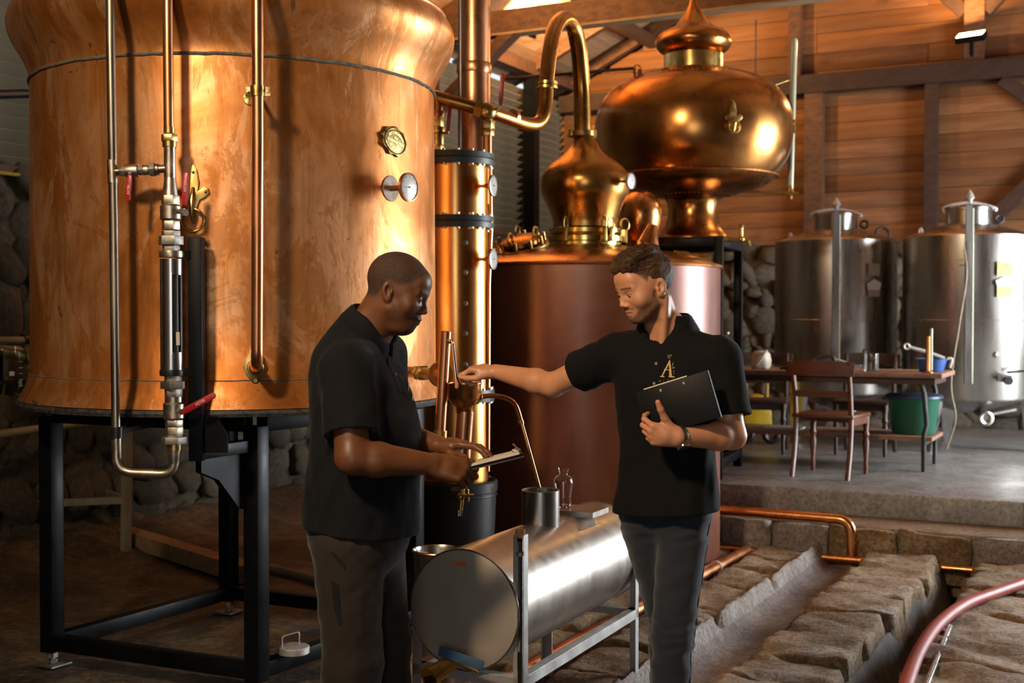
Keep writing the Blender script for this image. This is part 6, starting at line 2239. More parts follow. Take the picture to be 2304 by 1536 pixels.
def hand_field(F, wrist, ydir, zdir, left, flex, thumb, scale=1.0, fore_r=0.027):
    """adds a hand to F; flex: four (mcp, pip, dip, splay) in degrees; thumb: three local directions (t, y, z). Returns helper points"""
    y = Vector(ydir).normalized()
    z = Vector(zdir)
    z = (z - y * z.dot(y)).normalized()
    t = y.cross(z) if left else z.cross(y)
    w = Vector(wrist)

    def pt(a, b, c):
        return w + (t * a + y * b + z * c) * scale
    K = [(0.0285, 0.090), (0.0095, 0.094), (-0.0100, 0.089), (-0.0275, 0.080)]
    Ls = [(0.043, 0.026, 0.021), (0.047, 0.029, 0.022), (0.043, 0.027, 0.021), (0.034, 0.021, 0.019)]
    Rs = [0.0094, 0.0096, 0.0091, 0.0082]
    for (a, b), r in zip(K, Rs):
        F.add(f_cap(pt(a * 0.62, 0.004, 0), pt(a, b - 0.004, 0.001), 0.0165 * scale, 0.0118 * scale), 0.012)
    F.add(f_ell(pt(0.0, 0.045, -0.004), (0.026, 0.026, 0.026)), 0.02)
    F.add(f_cap(pt(0.016, 0.018, -0.010), pt(0.032, 0.052, -0.014), 0.018 * scale, 0.013 * scale), 0.012)
    F.add(f_cap(pt(-0.020, 0.015, -0.008), pt(-0.026, 0.060, -0.010), 0.014 * scale, 0.012 * scale), 0.012)
    tips = []
    for (a, b), L_, r, fx in zip(K, Ls, Rs, flex):
        p = pt(a, b, 0)
        ang = 0.0
        sp_ = math.radians(fx[3]) if len(fx) > 3 else 0.0
        for i in range(3):
            ang += math.radians(fx[i])
            d = (y * math.cos(ang) - z * math.sin(ang))
            d = (d * math.cos(sp_) + t * math.sin(sp_)).normalized()
            q = p + d * (L_[i] * scale)
            F.add(f_cap(p, q, r * scale * (1.06 - 0.06 * i), r * scale * (0.99 - 0.07 * i)), 0.0045)
            p = q
        tips.append(p)
    p = pt(0.024, 0.026, -0.008)
    for i, (d, L_, r0, r1) in enumerate(zip(thumb, (0.044, 0.034, 0.026), (0.0150, 0.0122, 0.0112), (0.0122, 0.0108, 0.0088))):
        d = Vector(d).normalized()
        q = p + (t * d.x + y * d.y + z * d.z) * (L_ * scale)
        F.add(f_cap(p, q, r0 * scale, r1 * scale), 0.008 if i == 0 else 0.005)
        p = q
    tips.append(p)
    return tips, (t, y, z)


def sstep(x, a, b):
    t = np.clip((x - a) / (b - a), 0, 1)
    return t * t * (3 - 2 * t)


def collar_mesh(parent, mat, c, up, fwd, r0, r1, gap, h=0.036, fall=0.05):
    """folded polo collar round the neck, open at the front"""
    up, fwd = Vector(up).normalized(), Vector(fwd)
    fwd = (fwd - up * fwd.dot(up)).normalized()
    side = up.cross(fwd)
    c = Vector(c)
    n = 48
    vv, ff = [], []
    prof = []
    for i in range(n + 1):
        t = math.radians(gap) + (2 * math.pi - 2 * math.radians(gap)) * i / n
        dirv = fwd * math.cos(t) + side * math.sin(t)
        front = max(0, math.cos(t)) ** 1.5
        e = abs(i / n * 2 - 1) ** 8
        ring = [(r0 + 0.001, -0.030 - 0.03 * front), (r0, h * (1 - 0.55 * front)), (r0 + 0.007, h * (1 - 0.55 * front) + 0.004), (r0 + 0.014, h * (1 - 0.55 * front) - 0.004), (r1 + 0.006 * e, -fall * (0.45 + 0.55 * front) + 0.010), (r1 - 0.004, -fall * (0.45 + 0.55 * front) + 0.004)]
        ell = 1.0 + 0.16 * abs(math.sin(t))
        for r, z_ in ring:
            vv.append(c + dirv * (r * ell) + up * (z_ - 0.035 * front))
    m = 6
    for i in range(n):
        for k in range(m - 1):
            ff.append((i * m + k, i * m + k + 1, (i + 1) * m + k + 1, (i + 1) * m + k))
    for i in (0, n):
        ff.append(tuple(i * m + k for k in range(m)))
    return MB().add(vv, ff).build('collar', mat, parent, 70)


def eyes(parent, H, look, which):
    for s in which:
        c = H.world((s * 0.032, 0.0755, 0.0))
        e = MB().ball(c, 0.0132 * H.s, 16, 10).build('eyeball', MAT['eye'], parent)
        d = (H.y * 1.0 + H.z * look).normalized()
        MB().lathe([(0.0054, 0.0122), (0.0048, 0.0130), (0.0, 0.0136)], c, 16, d, cap0=False, cap1=False).build('iris', MAT['iris'], e)


# ================================================================== the man with the clipboard (left)
fA = Vector((math.cos(math.radians(-18)), math.sin(math.radians(-18)), 0))
rA = Vector((fA.y, -fA.x, 0))
OA = Vector((-0.475, 3.95, 0))
manA = thing('person', (OA.x, OA.y, 0), 'man in black polo and brown work trousers holding a clipboard, seen in profile', 'person')
HA = Head((-0.362, 3.925, 1.634), (math.cos(math.radians(-7)), math.sin(math.radians(-7))), math.radians(18))
rowsA = [  # z, forward, side, front, back, half width
    (0.90, -0.005, 0, 0.170, 0.165, 0.190), (1.00, -0.002, 0, 0.172, 0.160, 0.192), (1.10, 0.010, 0, 0.168, 0.160, 0.190), (1.20, 0.008, 0, 0.160, 0.155, 0.190),
    (1.30, -0.005, 0, 0.140, 0.140, 0.195), (1.38, -0.018, 0, 0.122, 0.125, 0.195), (1.44, -0.028, 0, 0.095, 0.110, 0.170), (1.49, -0.026, 0, 0.068, 0.090, 0.120), (1.53, -0.012, 0, 0.060, 0.070, 0.085), (1.56, 0.0, 0, 0.05, 0.06, 0.07)]
A_sr, A_er, A_wr = Vector((-0.502, 3.775, 1.400)), Vector((-0.474, 3.69, 1.138)), Vector((-0.240, 3.760, 1.110))
A_sl, A_el, A_wl = Vector((-0.425, 4.13, 1.43)), Vector((-0.435, 4.165, 1.17)), Vector((-0.238, 4.00, 1.142))


def grow(rows, g):
    return [(z, f, s, a + g, b + g, w + g) for z, f, s, a, b, w in rows]


BA = Field()
BA.add(f_loft(OA, fA, rA, [q for q in grow(rowsA, -0.024) if q[0] > 0.95]))
neckA = Vector((-0.455, 3.95, 1.50))
BA.add(f_cap(neckA, HA.world((0, -0.022, -0.02)), 0.074, 0.062), 0.03)
BA.add(HA.wrap(head_field(dict(jaw=1.12, fat=1.12, nose=1.22, lips=1.22, slit=-0.0050, open=0.0032, kz=0.96, lipy=0.003, chiny=0.068))), 0.02)
for sh_, el_, wr_, m in ((A_sr, A_er, A_wr, 1.0), (A_sl, A_el, A_wl, 1.0)):
    BA.add(f_cap(sh_, el_, 0.064, 0.050), 0.03)
    fo = el_.lerp(wr_, 0.30)
    BA.add(f_cap(el_, fo, 0.049, 0.0525), 0.02)
    BA.add(f_cap(fo, wr_, 0.0525, 0.0315), 0.015)
tipsA1, fr1 = hand_field(BA, A_wr, (0.92, 0.12, -0.22), (0.10, -0.80, 0.58), False,
                         [(38, 52, 25, 2), (46, 58, 28, 0), (52, 62, 30, 0), (56, 62, 30, -3)], [(0.55, 0.75, -0.35), (0.15, 0.95, -0.30), (0.0, 0.98, -0.2)], 1.10)
tipsA2, fr2 = hand_field(BA, A_wl, (0.93, -0.34, 0.06), (-0.05, 0.05, 1), True,
                         [(8, 22, 18, 4), (10, 26, 18, 0), (12, 28, 18, -2), (14, 30, 18, -5)], [(0.6, 0.75, -0.30), (0.30, 0.92, -0.25), (0.1, 0.98, -0.15)], 1.06)


def mask_a(v):
    q = HA.local(v)
    x, y, z = q[:, 0], q[:, 1], q[:, 2]
    z = np.where(z < 0, z / 0.96, z)
    near = (np.abs(x) < 0.1) & (np.abs(y) < 0.14) & (np.abs(z) < 0.16)
    # cropped hair: above a line that runs from the brow over the ear to the nape
    line = np.interp(y, [-0.12, -0.05, -0.02, 0.012, 0.03, 0.06, 0.075, 0.10], [-0.052, -0.035, 0.022, 0.022, 0.028, 0.050, 0.072, 0.082])
    hair = sstep(z - line, -0.012, 0.016)
    hair *= np.where(np.abs(x) > 0.0800, 0.0, 1.0)
    # goatee and jaw shadow
    goat = sstep(-z, 0.078, 0.098) * sstep(y, 0.045, 0.075) * (np.abs(x) < 0.035)
    mous = np.exp(-((z + 0.054) / 0.006) ** 2) * (y > 0.075) * (np.abs(x) < 0.026)
    jaw = 0.25 * sstep(-z, 0.03, 0.07) * (y > 0.0)
    stub = np.clip(np.maximum(np.maximum(goat * 0.85, mous * 0.6), jaw), 0, 1)
    lips = np.exp(-((z + 0.0690) / 0.010) ** 2) * (y > 0.082) * (np.abs(x) < 0.024)
    brow = np.exp(-((z - 0.026 + 2.0 * (np.abs(x) - 0.03) ** 2) / 0.0048) ** 2) * (y > 0.055) * (np.abs(x) > 0.010) * (np.abs(x) < 0.052)
    lash = np.exp(-((z - -0.0015) / 0.0018) ** 2) * (y > 0.078) * (np.abs(np.abs(x) - 0.032) < 0.0135)
    brow = np.maximum(brow, 0.9 * lash)
    m = np.stack([np.maximum(hair, stub), lips, brow], 1)
    return m * near[:, None]


field_object('body', BA, (-0.80, 3.55, 0.86), (0.02, 4.32, 1.79), 0.0031, MAT['skin_a'], manA, mask_a, 1)
eyes(manA, HA, -0.45, (1,))

# polo shirt
SA = Field()
SA.add(f_loft(OA, fA, rA, [(0.78, -0.01, 0, 0.172, 0.178, 0.205), (0.84, -0.01, 0, 0.178, 0.182, 0.208)] + grow(rowsA, 0.006)))
for sh_, el_, cut in ((A_sr, A_er, 0.74), (A_sl, A_el, 0.74)):
    d_ = (el_ - sh_).normalized()
    end = sh_.lerp(el_, cut)
    SA.add(f_max(f_cap(sh_, sh_.lerp(el_, 1.0), 0.074, 0.084), f_plane(end, d_)), 0.045)
SA.add(f_cap(A_sr + ZV * 0.005, neckA + Vector((0, 0, -0.03)), 0.060, 0.060), 0.04)
SA.add(f_cap(A_sl + ZV * 0.005, neckA + Vector((0, 0, -0.03)), 0.060, 0.060), 0.04)
SA.add(lambda p: 0.0045 * folds(p, 15, (1, 1, 0.45)) * np.clip((1.45 - p[:, 2]) * 4, 0, 1) + 0.0022 * folds(p, 38, (1, 1, 0.5)), mode='d')
SA.add(f_plane((0, 0, 0.832), (-0.10, 0, -1)), 0.004, 'i')
SA.add(f_cap(neckA - ZV * 0.03, HA.world((0, -0.022, -0.02)), 0.080, 0.075), 0.006, 's')
for sh_, el_ in ((A_sr, A_er), (A_sl, A_el)):
    SA.add(f_cap(sh_.lerp(el_, 0.66), el_ + (el_ - sh_) * 0.3, 0.064, 0.072), 0.004, 's')
field_object('polo_shirt', SA, (-0.86, 3.55, 0.78), (-0.20, 4.34, 1.60), 0.0042, MAT['shirt_a'], manA, None, 1)
colA = (HA.world((0, -0.022, -0.03)) - neckA).normalized()
collar_mesh(manA, MAT['shirt_a'], neckA + colA * 0.028, colA, fA, 0.073, 0.101, 9, 0.034, 0.050)


def on_surface(f, o, d, n=60, start=0.12):
    """march from o along d to the surface of field f"""
    p = Vector(o)
    for _ in range(n):
        e = float(f(np.array([p[:]], dtype=np.float32))[0])
        p = p + Vector(d) * e
        if abs(e) < 2e-4:
            break
    return p


def on_many(f, pts, d, lift=0.0):
    """the same for many points at once"""
    p = np.array([q[:] for q in pts], dtype=np.float32)
    dv_ = V3(d)
    for _ in range(24):
        p = p + dv_ * f(p)[:, None]
    return [Vector(q.tolist()) - Vector(d) * lift for q in p]


# placket and buttons
plA = []
for i in range(7):
    z_ = 1.485 - 0.165 * i / 6
    s_p = on_surface(SA, Vector((OA.x, OA.y, z_)) + fA * 0.40 , -fA)
    plA.append(s_p + fA * 0.002)
mbp = MB()
vv, ff = [], []
for p in plA:
    for s in (-0.016, 0.016):
        q = on_surface(SA, p + rA * s + fA * 0.1, -fA) + fA * 0.0025
        vv.append(q)
for i in range(6):
    ff.append((2 * i, 2 * i + 1, 2 * i + 3, 2 * i + 2))
MB().add(vv, ff).build('placket', MAT['shirt_a'], manA)
for i in (1, 4):
    MB().lathe([(0.0055, 0), (0.005, 0.002)], plA[i] + fA * 0.002, 12, fA).build('button', MAT['black_plastic'], manA)
# lettering at the far chest edge
for k_, (w_, zz) in enumerate((('A', 1.335), ('A1710', 1.295))):
    o_ = on_surface(SA, Vector((OA.x, OA.y, zz)) + fA * 0.4 - rA * 0.075, -fA)
    nrm2 = (fA - rA * 0.35).normalized()
    x2 = Vector((-nrm2.y, nrm2.x, 0))
    text_mesh('chest_print', w_, 0.055 if k_ == 0 else 0.02, MAT['lilac_note'], manA, o_ + nrm2 * 0.003, x2, ZV, nrm2, 0.001)

# trousers
TA = Field()
hipA = OA + Vector((-0.012, 0, 0))
TA.add(f_ell((hipA.x, hipA.y, 0.88), (0.165, 0.175, 0.16)))
lr0, lr1, lr2 = hipA + rA * 0.085 + ZV * 0.84, hipA + rA * 0.09 + fA * 0.02 + ZV * 0.48, hipA + rA * 0.095 - fA * 0.005 + ZV * 0.03
ll0, ll1, ll2 = hipA - rA * 0.085 + ZV * 0.84, hipA - rA * 0.10 + fA * 0.035 + ZV * 0.48, hipA - rA * 0.11 + fA * 0.04 + ZV * 0.03
for a_, b_, c_ in ((lr0, lr1, lr2), (ll0, ll1, ll2)):
    TA.add(f_cap(a_, b_, 0.112, 0.092), 0.03)
    TA.add(f_cap(b_, c_, 0.092, 0.088), 0.02)
TA.add(lambda p: 0.0055 * folds(p, 17, (1, 1, 0.8)) * np.clip((0.95 - p[:, 2]) * 2, 0.15, 1) + 0.002 * folds(p, 40), mode='d')
TA.add(f_plane((0, 0, 0.035), (0, 0, -1)), 0.004, 'i')
TA.add(f_plane((0, 0, 0.93), (0, 0, 1)), 0.004, 'i')
field_object('trousers', TA, (-0.80, 3.66, 0.02), (-0.18, 4.26, 0.96), 0.0055, MAT['trousers'], manA, None, 1)


def patch_on(f, name, poly, o, x, y, d, mat, parent, lift=0.002):
    """cloth patch: polygon in the plane (o, x, y) dropped along d on the field surface"""
    o, x, y, d = Vector(o), Vector(x), Vector(y), Vector(d)
    # subdivide the polygon as a fan grid
    cx_ = sum(p[0] for p in poly) / len(poly)
    cy_ = sum(p[1] for p in poly) / len(poly)
    rings = 5
    fine = []
    for i in range(len(poly)):
        a_, b_ = poly[i], poly[(i + 1) % len(poly)]
        for k in range(4):
            fine.append((a_[0] + (b_[0] - a_[0]) * k / 4, a_[1] + (b_[1] - a_[1]) * k / 4))
    m = len(fine)
    vv, ff = [], []
    for r in range(rings + 1):
        k = r / rings
        for q in fine:
            vv.append(o + x * (cx_ + (q[0] - cx_) * k) + y * (cy_ + (q[1] - cy_) * k))
    vv = on_many(f, vv, d, lift)
    for r in range(rings):
        for i in range(m):
            ff.append((r * m + i, r * m + (i + 1) % m, (r + 1) * m + (i + 1) % m, (r + 1) * m + i))
    n0 = len(vv)
    return MB().add(vv, ff).build(name, mat, parent, 70)


SA_ = 3.78
dcam = Vector((-0.13, 1, 0)).normalized()
def pxo(px, py, d=3.55):
    return P(px, py, d)
for poly in ([(740, 1274), (748, 1272), (777, 1302), (775, 1314)], [(742, 1340), (760, 1350), (764, 1400), (768, 1445), (760, 1448), (748, 1400)]):
    vv = [pxo(*q) for q in poly]
    o_ = vv[0]
    patch_on(TA, 'pocket_trim', [((v - o_).x, (v - o_).z) for v in vv], o_, (1, 0, 0), ZV, dcam, MAT['trouser_trim'], manA)
for p in (lr2, ll2):
    s_ = MB()
    s_.ball(Vector((p.x, p.y, 0.048)) + fA * 0.055, 0.05, 20, 12, (fA, rA, ZV), (2.7, 0.95, 0.95))
    sh_o = s_.build('shoe', MAT['black_plastic'], manA)
    MB().box(Vector((p.x, p.y, 0.008)) + fA * 0.055, (0.27, 0.09, 0.018), (fA, rA, ZV)).build('sole', MAT['black_plastic'], sh_o, bevel=0.006)

# his clipboard
cb_c = Vector((-0.098, 3.885, 1.098))
cb_x = Vector((0.968, 0.05, 0.235)).normalized()
cb_y = Vector((0, 1, 0)) - cb_x * cb_x.y
cb_y = (cb_y.normalized() - ZV * 0.06).normalized()
cb_z = cb_x.cross(cb_y).normalized()
cb = thing('clipboard', cb_c, 'clipboard with tan sheets held in the hands of the man in brown trousers', 'clipboard')
MB().box(cb_c, (0.27, 0.19, 0.005), (cb_x, cb_y, cb_z)).build('board', MAT['folder'], cb, bevel=0.001)
MB().box(cb_c - cb_z * 0.007 + cb_x * 0.003, (0.262, 0.186, 0.005), (cb_x, cb_y, cb_z)).build('back_cover', MAT['dark_wood'], cb)
MB().box(cb_c + cb_z * 0.006 - cb_x * 0.004, (0.25, 0.182, 0.007), (cb_x, cb_y, cb_z)).build('paper_sheets', MAT['paper'], cb)
MB().box(cb_c + cb_z * 0.012 + cb_x * 0.118, (0.025, 0.10, 0.008), (cb_x, cb_y, cb_z)).build('clip', MAT['steel'], cb, bevel=0.002)
MB().tube(spline([cb_c + cb_x * 0.125 - cb_y * 0.03 + cb_z * 0.014, cb_c + cb_x * 0.115 - cb_y * 0.015 + cb_z * 0.03, cb_c + cb_x * 0.115 + cb_y * 0.015 + cb_z * 0.03, cb_c + cb_x * 0.125 + cb_y * 0.03 + cb_z * 0.014], 5), 0.003, 8).build('clip_spring', MAT['steel'], cb)

# ================================================================== the man with the folder (right)
aB = math.radians(27)
fB = Vector((-math.sin(aB), -math.cos(aB), 0))
rB = Vector((fB.y, -fB.x, 0))
OB = Vector((0.530, 4.235, 0))
manB = thing('person', (OB.x, OB.y, 0), 'bearded man in black polo and jeans reaching out with a thermometer', 'person')
ydB = Vector((-0.905, -0.425, 0)).normalized()
HB = Head((0.450, 4.20, 1.652), (ydB.x, ydB.y), math.radians(17))
rowsB = [
    (0.86, 0.0, 0, 0.142, 0.136, 0.180), (0.94, 0.0, 0, 0.134, 0.128, 0.174), (1.02, 0.0, 0, 0.118, 0.114, 0.165), (1.12, 0.0, 0, 0.112, 0.108, 0.160), (1.24, 0.0, 0, 0.120, 0.112, 0.172),
    (1.33, 0.0, 0, 0.122, 0.115, 0.182), (1.40, -0.004, 0, 0.108, 0.112, 0.180), (1.45, -0.010, 0, 0.080, 0.098, 0.150), (1.49, -0.012, 0, 0.060, 0.080, 0.105), (1.53, -0.005, 0, 0.052, 0.062, 0.075), (1.56, 0, 0, 0.045, 0.05, 0.06)]
B_sr, B_er, B_wr = Vector((0.368, 4.318, 1.425)), Vector((0.145, 4.495, 1.308)), Vector((-0.062, 4.660, 1.350))
B_sl, B_el, B_wl = Vector((0.690, 4.150, 1.415)), Vector((0.728, 4.095, 1.163)), Vector((0.532, 3.965, 1.172))
BB = Field()
BB.add(f_loft(OB, fB, rB, [q for q in grow(rowsB, -0.018) if q[0] > 1.0]))
neckB = Vector((0.528, 4.25, 1.485))
BB.add(f_cap(neckB, HB.world((0, -0.024, -0.02)), 0.062, 0.056), 0.025)
BB.add(f_cap(HB.world((-0.062, -0.03, -0.04)), OB + fB * 0.055 + ZV * 1.455, 0.014, 0.013), 0.02)
BB.add(HB.wrap(head_field(dict(jaw=1.04, fat=0.9, nose=0.98, lips=0.9, slit=-0.0020, open=0.0044, kz=0.88, lipy=-0.002, chiny=0.064))), 0.016)
for sh_, el_, wr_ in ((B_sr, B_er, B_wr), (B_sl, B_el, B_wl)):
    BB.add(f_cap(sh_, el_, 0.056, 0.042), 0.03)
    fo = el_.lerp(wr_, 0.28)
    BB.add(f_cap(el_, fo, 0.042, 0.0455), 0.02)
    BB.add(f_cap(fo, wr_, 0.0455, 0.0275), 0.015)
tipsB1, fr3 = hand_field(BB, B_wr, (-0.97, 0.16, 0.10), (0.06, -0.12, 1), False,
                         [(34, 34, 20, 3), (66, 80, 45, 0), (72, 84, 45, 0), (76, 84, 45, 0)], [(0.40, 0.86, -0.42), (0.10, 0.98, -0.12), (-0.05, 0.98, 0.05)], 1.0)
tipsB2, fr4 = hand_field(BB, B_wl, (-0.96, -0.02, 0.12), (0.10, -0.95, -0.28), True,
                         [(58, 40, 25, 6), (66, 44, 25, 0), (70, 44, 25, 0), (72, 44, 25, -2)], [(0.70, 0.60, 0.10), (0.82, 0.50, 0.12), (0.86, 0.48, 0.05)], 1.0)


# thermometer between index finger and thumb, its foot in the cup
mid = (tipsB1[0] + tipsB1[4]) / 2
foot = P(1040, 880, PD)
th_ = thing('thermometer', foot, 'thin pinkish glass thermometer pinched in the bearded man\'s fingers', 'thermometer')
tq = mid + (mid - foot).normalized() * 0.055
MB().tube([foot, tq, tq + (tq - foot).normalized() * 0.004], [0.0034, 0.0034, 0.001], 12).build('glass_stem', MAT['glass'], th_)
MB().tube([foot, foot.lerp(tq, 0.95)], 0.0016, 8).build('scale', MAT['sticker'], th_)


def mask_b(v):
    q = HB.local(v)
    x, y, z = q[:, 0], q[:, 1], q[:, 2]
    z = np.where(z < 0, z / 0.88, z)
    near = (np.abs(x) < 0.1) & (np.abs(y) < 0.14) & (z > -0.16) & (z < 0.16)
    # short beard along the jaw up to the sideburn, moustache
    top = np.interp(y, [-0.02, 0.004, 0.014, 0.024, 0.036, 0.052, 0.068, 0.085], [0.03, 0.03, 0.0, -0.022, -0.040, -0.052, -0.060, -0.088])
    beard = sstep(top - z, -0.006, 0.014) * sstep(y, -0.004, 0.012) * sstep(z, -0.145, -0.118)
    mous = np.exp(-((z + 0.0545) / 0.0062) ** 2) * (y > 0.065) * (np.abs(x) < 0.030)
    chin = sstep(-z, 0.088, 0.100) * (y > 0.055)
    ear = np.where(np.abs(x) > 0.073, 0.0, 1.0)
    stub = np.clip(np.maximum(np.maximum(beard * 0.95, mous * 0.9), chin * 0.85), 0, 1)
    # short sides under the longer top hair
    line = np.interp(y, [-0.12, -0.05, -0.02, 0.012, 0.03, 0.055, 0.10], [-0.070, -0.050, 0.020, 0.024, 0.030, 0.062, 0.095])
    sides = sstep(z - line, -0.008, 0.012)
    lips = np.exp(-((z + 0.0700) / 0.0085) ** 2) * (y > 0.078) * (np.abs(x) < 0.022)
    stub = stub * (1 - lips)
    brow = np.exp(-((z - 0.024 + 1.6 * (np.abs(x) - 0.028) ** 2) / 0.0045) ** 2) * (y > 0.055) * (np.abs(x) > 0.008) * (np.abs(x) < 0.050)
    lash = np.exp(-((z - 0.0026) / 0.0018) ** 2) * (y > 0.078) * (np.abs(np.abs(x) - 0.032) < 0.0135)
    brow = np.maximum(brow, 0.9 * lash)
    m = np.stack([np.maximum(stub, sides) * ear, lips * 0.8, brow], 1)
    return m * near[:, None]


field_object('body', BB, (-0.26, 3.84, 1.0), (0.82, 4.82, 1.79), 0.0031, MAT['skin_b'], manB, mask_b, 1)
eyes(manB, HB, -0.25, (-1, 1))

# hair: swept-up top with short back and sides
HF = Field()
HF.add(f_ell((0, -0.014, 0.042), (0.0795, 0.101, 0.091)))
HF.add(f_ell((0, 0.052, 0.098), (0.056, 0.040, 0.028)), 0.02)
HF.add(f_ell((0.02, 0.070, 0.090), (0.030, 0.026, 0.022)), 0.015)
HF.add(f_ell((-0.030, 0.058, 0.088), (0.030, 0.030, 0.024)), 0.015)
HF.add(f_ell((0, 0.0, 0.118), (0.060, 0.075, 0.026)), 0.02)
HF.add(lambda p: 0.0026 * folds(p, 60, (1.0, 0.35, 0.7)) + 0.0013 * folds(p, 150, (1, 0.35, 0.8)), mode='d')


def hair_cut(p):
    y, z, ax = p[:, 1], p[:, 2], np.abs(p[:, 0])
    line = np.interp(y, [-0.13, -0.085, -0.05, -0.02, 0.012, 0.03, 0.050, 0.062, 0.075, 0.12], [-0.050, -0.046, -0.030, 0.028, 0.034, 0.036, 0.048, 0.066, 0.074, 0.078])
    line = line + 0.006 * folds(p, 70)
    return (line - z) * 0.7


HF.add(hair_cut, 0.006, 'i')
field_object('hair', HB.wrap(HF), V3(HB.c) - 0.16, V3(HB.c) + 0.17, 0.0034, MAT['hair'], manB, None, 1)
# loose strands lying along the top, swept forward and up
sr = random.Random(12)
stv = MB()


def hair_grad(p):
    e = 0.002
    g_ = np.empty_like(p)
    for i in range(3):
        d_ = np.zeros(3, np.float32)
        d_[i] = e
        g_[:, i] = HF(p + d_) - HF(p - d_)
    return g_ / (np.linalg.norm(g_, axis=1, keepdims=True) + 1e-9)


def to_hair(p, lift):
    for _ in range(4):
        p = p - hair_grad(p) * (HF(p) - lift)[:, None]
    return p


hr_ = np.random.RandomState(12)
NS = 900
ang, yy = hr_.uniform(-1.35, 1.35, NS), hr_.uniform(-0.10, 0.075, NS)
p0 = np.stack([0.08 * np.sin(ang), yy, 0.05 + 0.095 * np.cos(ang)], 1).astype(np.float32)
p0 = p0[p0[:, 2] > 0.066]
p0 = to_hair(p0, np.zeros(len(p0), np.float32))
flow = np.stack([hr_.uniform(-0.35, 0.35, len(p0)), np.where(p0[:, 1] > -0.045, 0.9, -0.9), hr_.uniform(-0.1, 0.3, len(p0))], 1).astype(np.float32)
L_ = hr_.uniform(0.018, 0.036, len(p0)).astype(np.float32)
lift = np.where(np.arange(len(p0)) % 12 == 0, 0.006, hr_.uniform(0.0008, 0.003, len(p0))).astype(np.float32)
chain = [p0 - hair_grad(p0) * 0.002]
p = p0
for k in range(1, 4):
    n_ = hair_grad(p)
    t_ = flow - n_ * (flow * n_).sum(1, keepdims=True)
    t_ /= np.linalg.norm(t_, axis=1, keepdims=True) + 1e-9
    p = to_hair(p + t_ * (L_ / 3)[:, None], lift * k / 3)
    chain.append(p)
for i in range(len(p0)):
    if chain[3][i][1] > 0.098 or chain[3][i][2] < 0.062:
        continue
    stv.tube([HB.world(c_[i].tolist()) for c_ in chain], [0.0013, 0.0012, 0.0009, 0.0003], 4, caps=False)
tag(stv.build('hair_strands', MAT['hair'], manB), kind='stuff')

# polo shirt
SB = Field()
SB.add(f_loft(OB, fB, rB, grow(rowsB, 0.006)))
for sh_, el_, cut, re in ((B_sr, B_er, 0.58, 0.078), (B_sl, B_el, 0.76, 0.076)):
    d_ = (el_ - sh_).normalized()
    end = sh_.lerp(el_, cut)
    SB.add(f_max(f_cap(sh_, el_, 0.074, re), f_plane(end, d_)), 0.045)
    SB.add(f_cap(sh_ + ZV * 0.0, neckB + Vector((0, 0, -0.02)), 0.060, 0.060), 0.04)
SB.add(lambda p: 0.0040 * folds(p, 15, (1, 1, 0.5)) * np.clip((1.42 - p[:, 2]) * 4, 0.2, 1) + 0.002 * folds(p, 36, (1, 1, 0.5)), mode='d')
SB.add(f_plane((0.53, 0, 0.895), (0.06, 0, -1)), 0.004, 'i')
SB.add(f_cap(neckB - ZV * 0.03, HB.world((0, -0.024, -0.02)), 0.068, 0.066), 0.006, 's')
vneck = Vector((OB.x, OB.y, 1.50)) + fB * 0.095
SB.add(f_cap(vneck + ZV * 0.03, vneck - ZV * 0.070, 0.052, 0.012), 0.006, 's')
for sh_, el_, c0 in ((B_sr, B_er, 0.50), (B_sl, B_el, 0.68)):
    SB.add(f_cap(sh_.lerp(el_, c0), el_ + (el_ - sh_) * 0.3, 0.058, 0.064), 0.004, 's')
field_object('polo_shirt', SB, (0.14, 3.96, 0.86), (0.86, 4.54, 1.60), 0.0042, MAT['shirt_b'], manB, None, 1)
colB = Vector((-0.12, -0.12, 1)).normalized()
collar_mesh(manB, MAT['shirt_b'], neckB + colB * 0.032, colB, fB, 0.066, 0.100, 34, 0.036, 0.058)
# placket with button
vv, ff = [], []
for i in range(7):
    z_ = 1.415 - 0.115 * i / 6
    for s in (-0.015, 0.015):
        vv.append(on_surface(SB, Vector((OB.x, OB.y, z_)) + fB * 0.35 + rB * s, -fB) + fB * 0.002)
for i in range(6):
    ff.append((2 * i, 2 * i + 1, 2 * i + 3, 2 * i + 2))
MB().add(vv, ff).build('placket', MAT['shirt_b'], manB)
for zz in (1.400, 1.335):
    MB().lathe([(0.0055, 0), (0.005, 0.0022)], on_surface(SB, Vector((OB.x, OB.y, zz)) + fB * 0.35, -fB) + fB * 0.003, 12, fB).build('button', MAT['zinc'], manB)


def print_on(f, name, polys, o, x, y, d, mat, parent, lift=0.0024):
    """flat print: polygons in the plane (o, x, y) dropped on the cloth"""
    bm = bmesh.new()
    for poly in polys:
        bm.faces.new([bm.verts.new((p[0], p[1], 0)) for p in poly])
    bmesh.ops.triangulate(bm, faces=bm.faces)
    bmesh.ops.subdivide_edges(bm, edges=bm.edges, cuts=3, use_grid_fill=True)
    new = on_many(f, [Vector(o) + x * v.co.x + y * v.co.y for v in bm.verts], d, lift)
    for v, q in zip(bm.verts, new):
        v.co = q - parent.location
    me = bpy.data.meshes.new(name)
    bm.to_mesh(me)
    bm.free()
    me.materials.append(mat)
    ob = bpy.data.objects.new(name, me)
    COL.objects.link(ob)
    ob.parent = parent
    return ob


# gold A with a crown, a cane leaf and the year
lo_o = P(1505, 838, 3.8)
lx = Vector((1, 0, 0))
dv = (Vector((lo_o.x, lo_o.y, 0))).normalized()
lxx = Vector((dv.y, -dv.x, 0))
g = 1.0 / 737.0


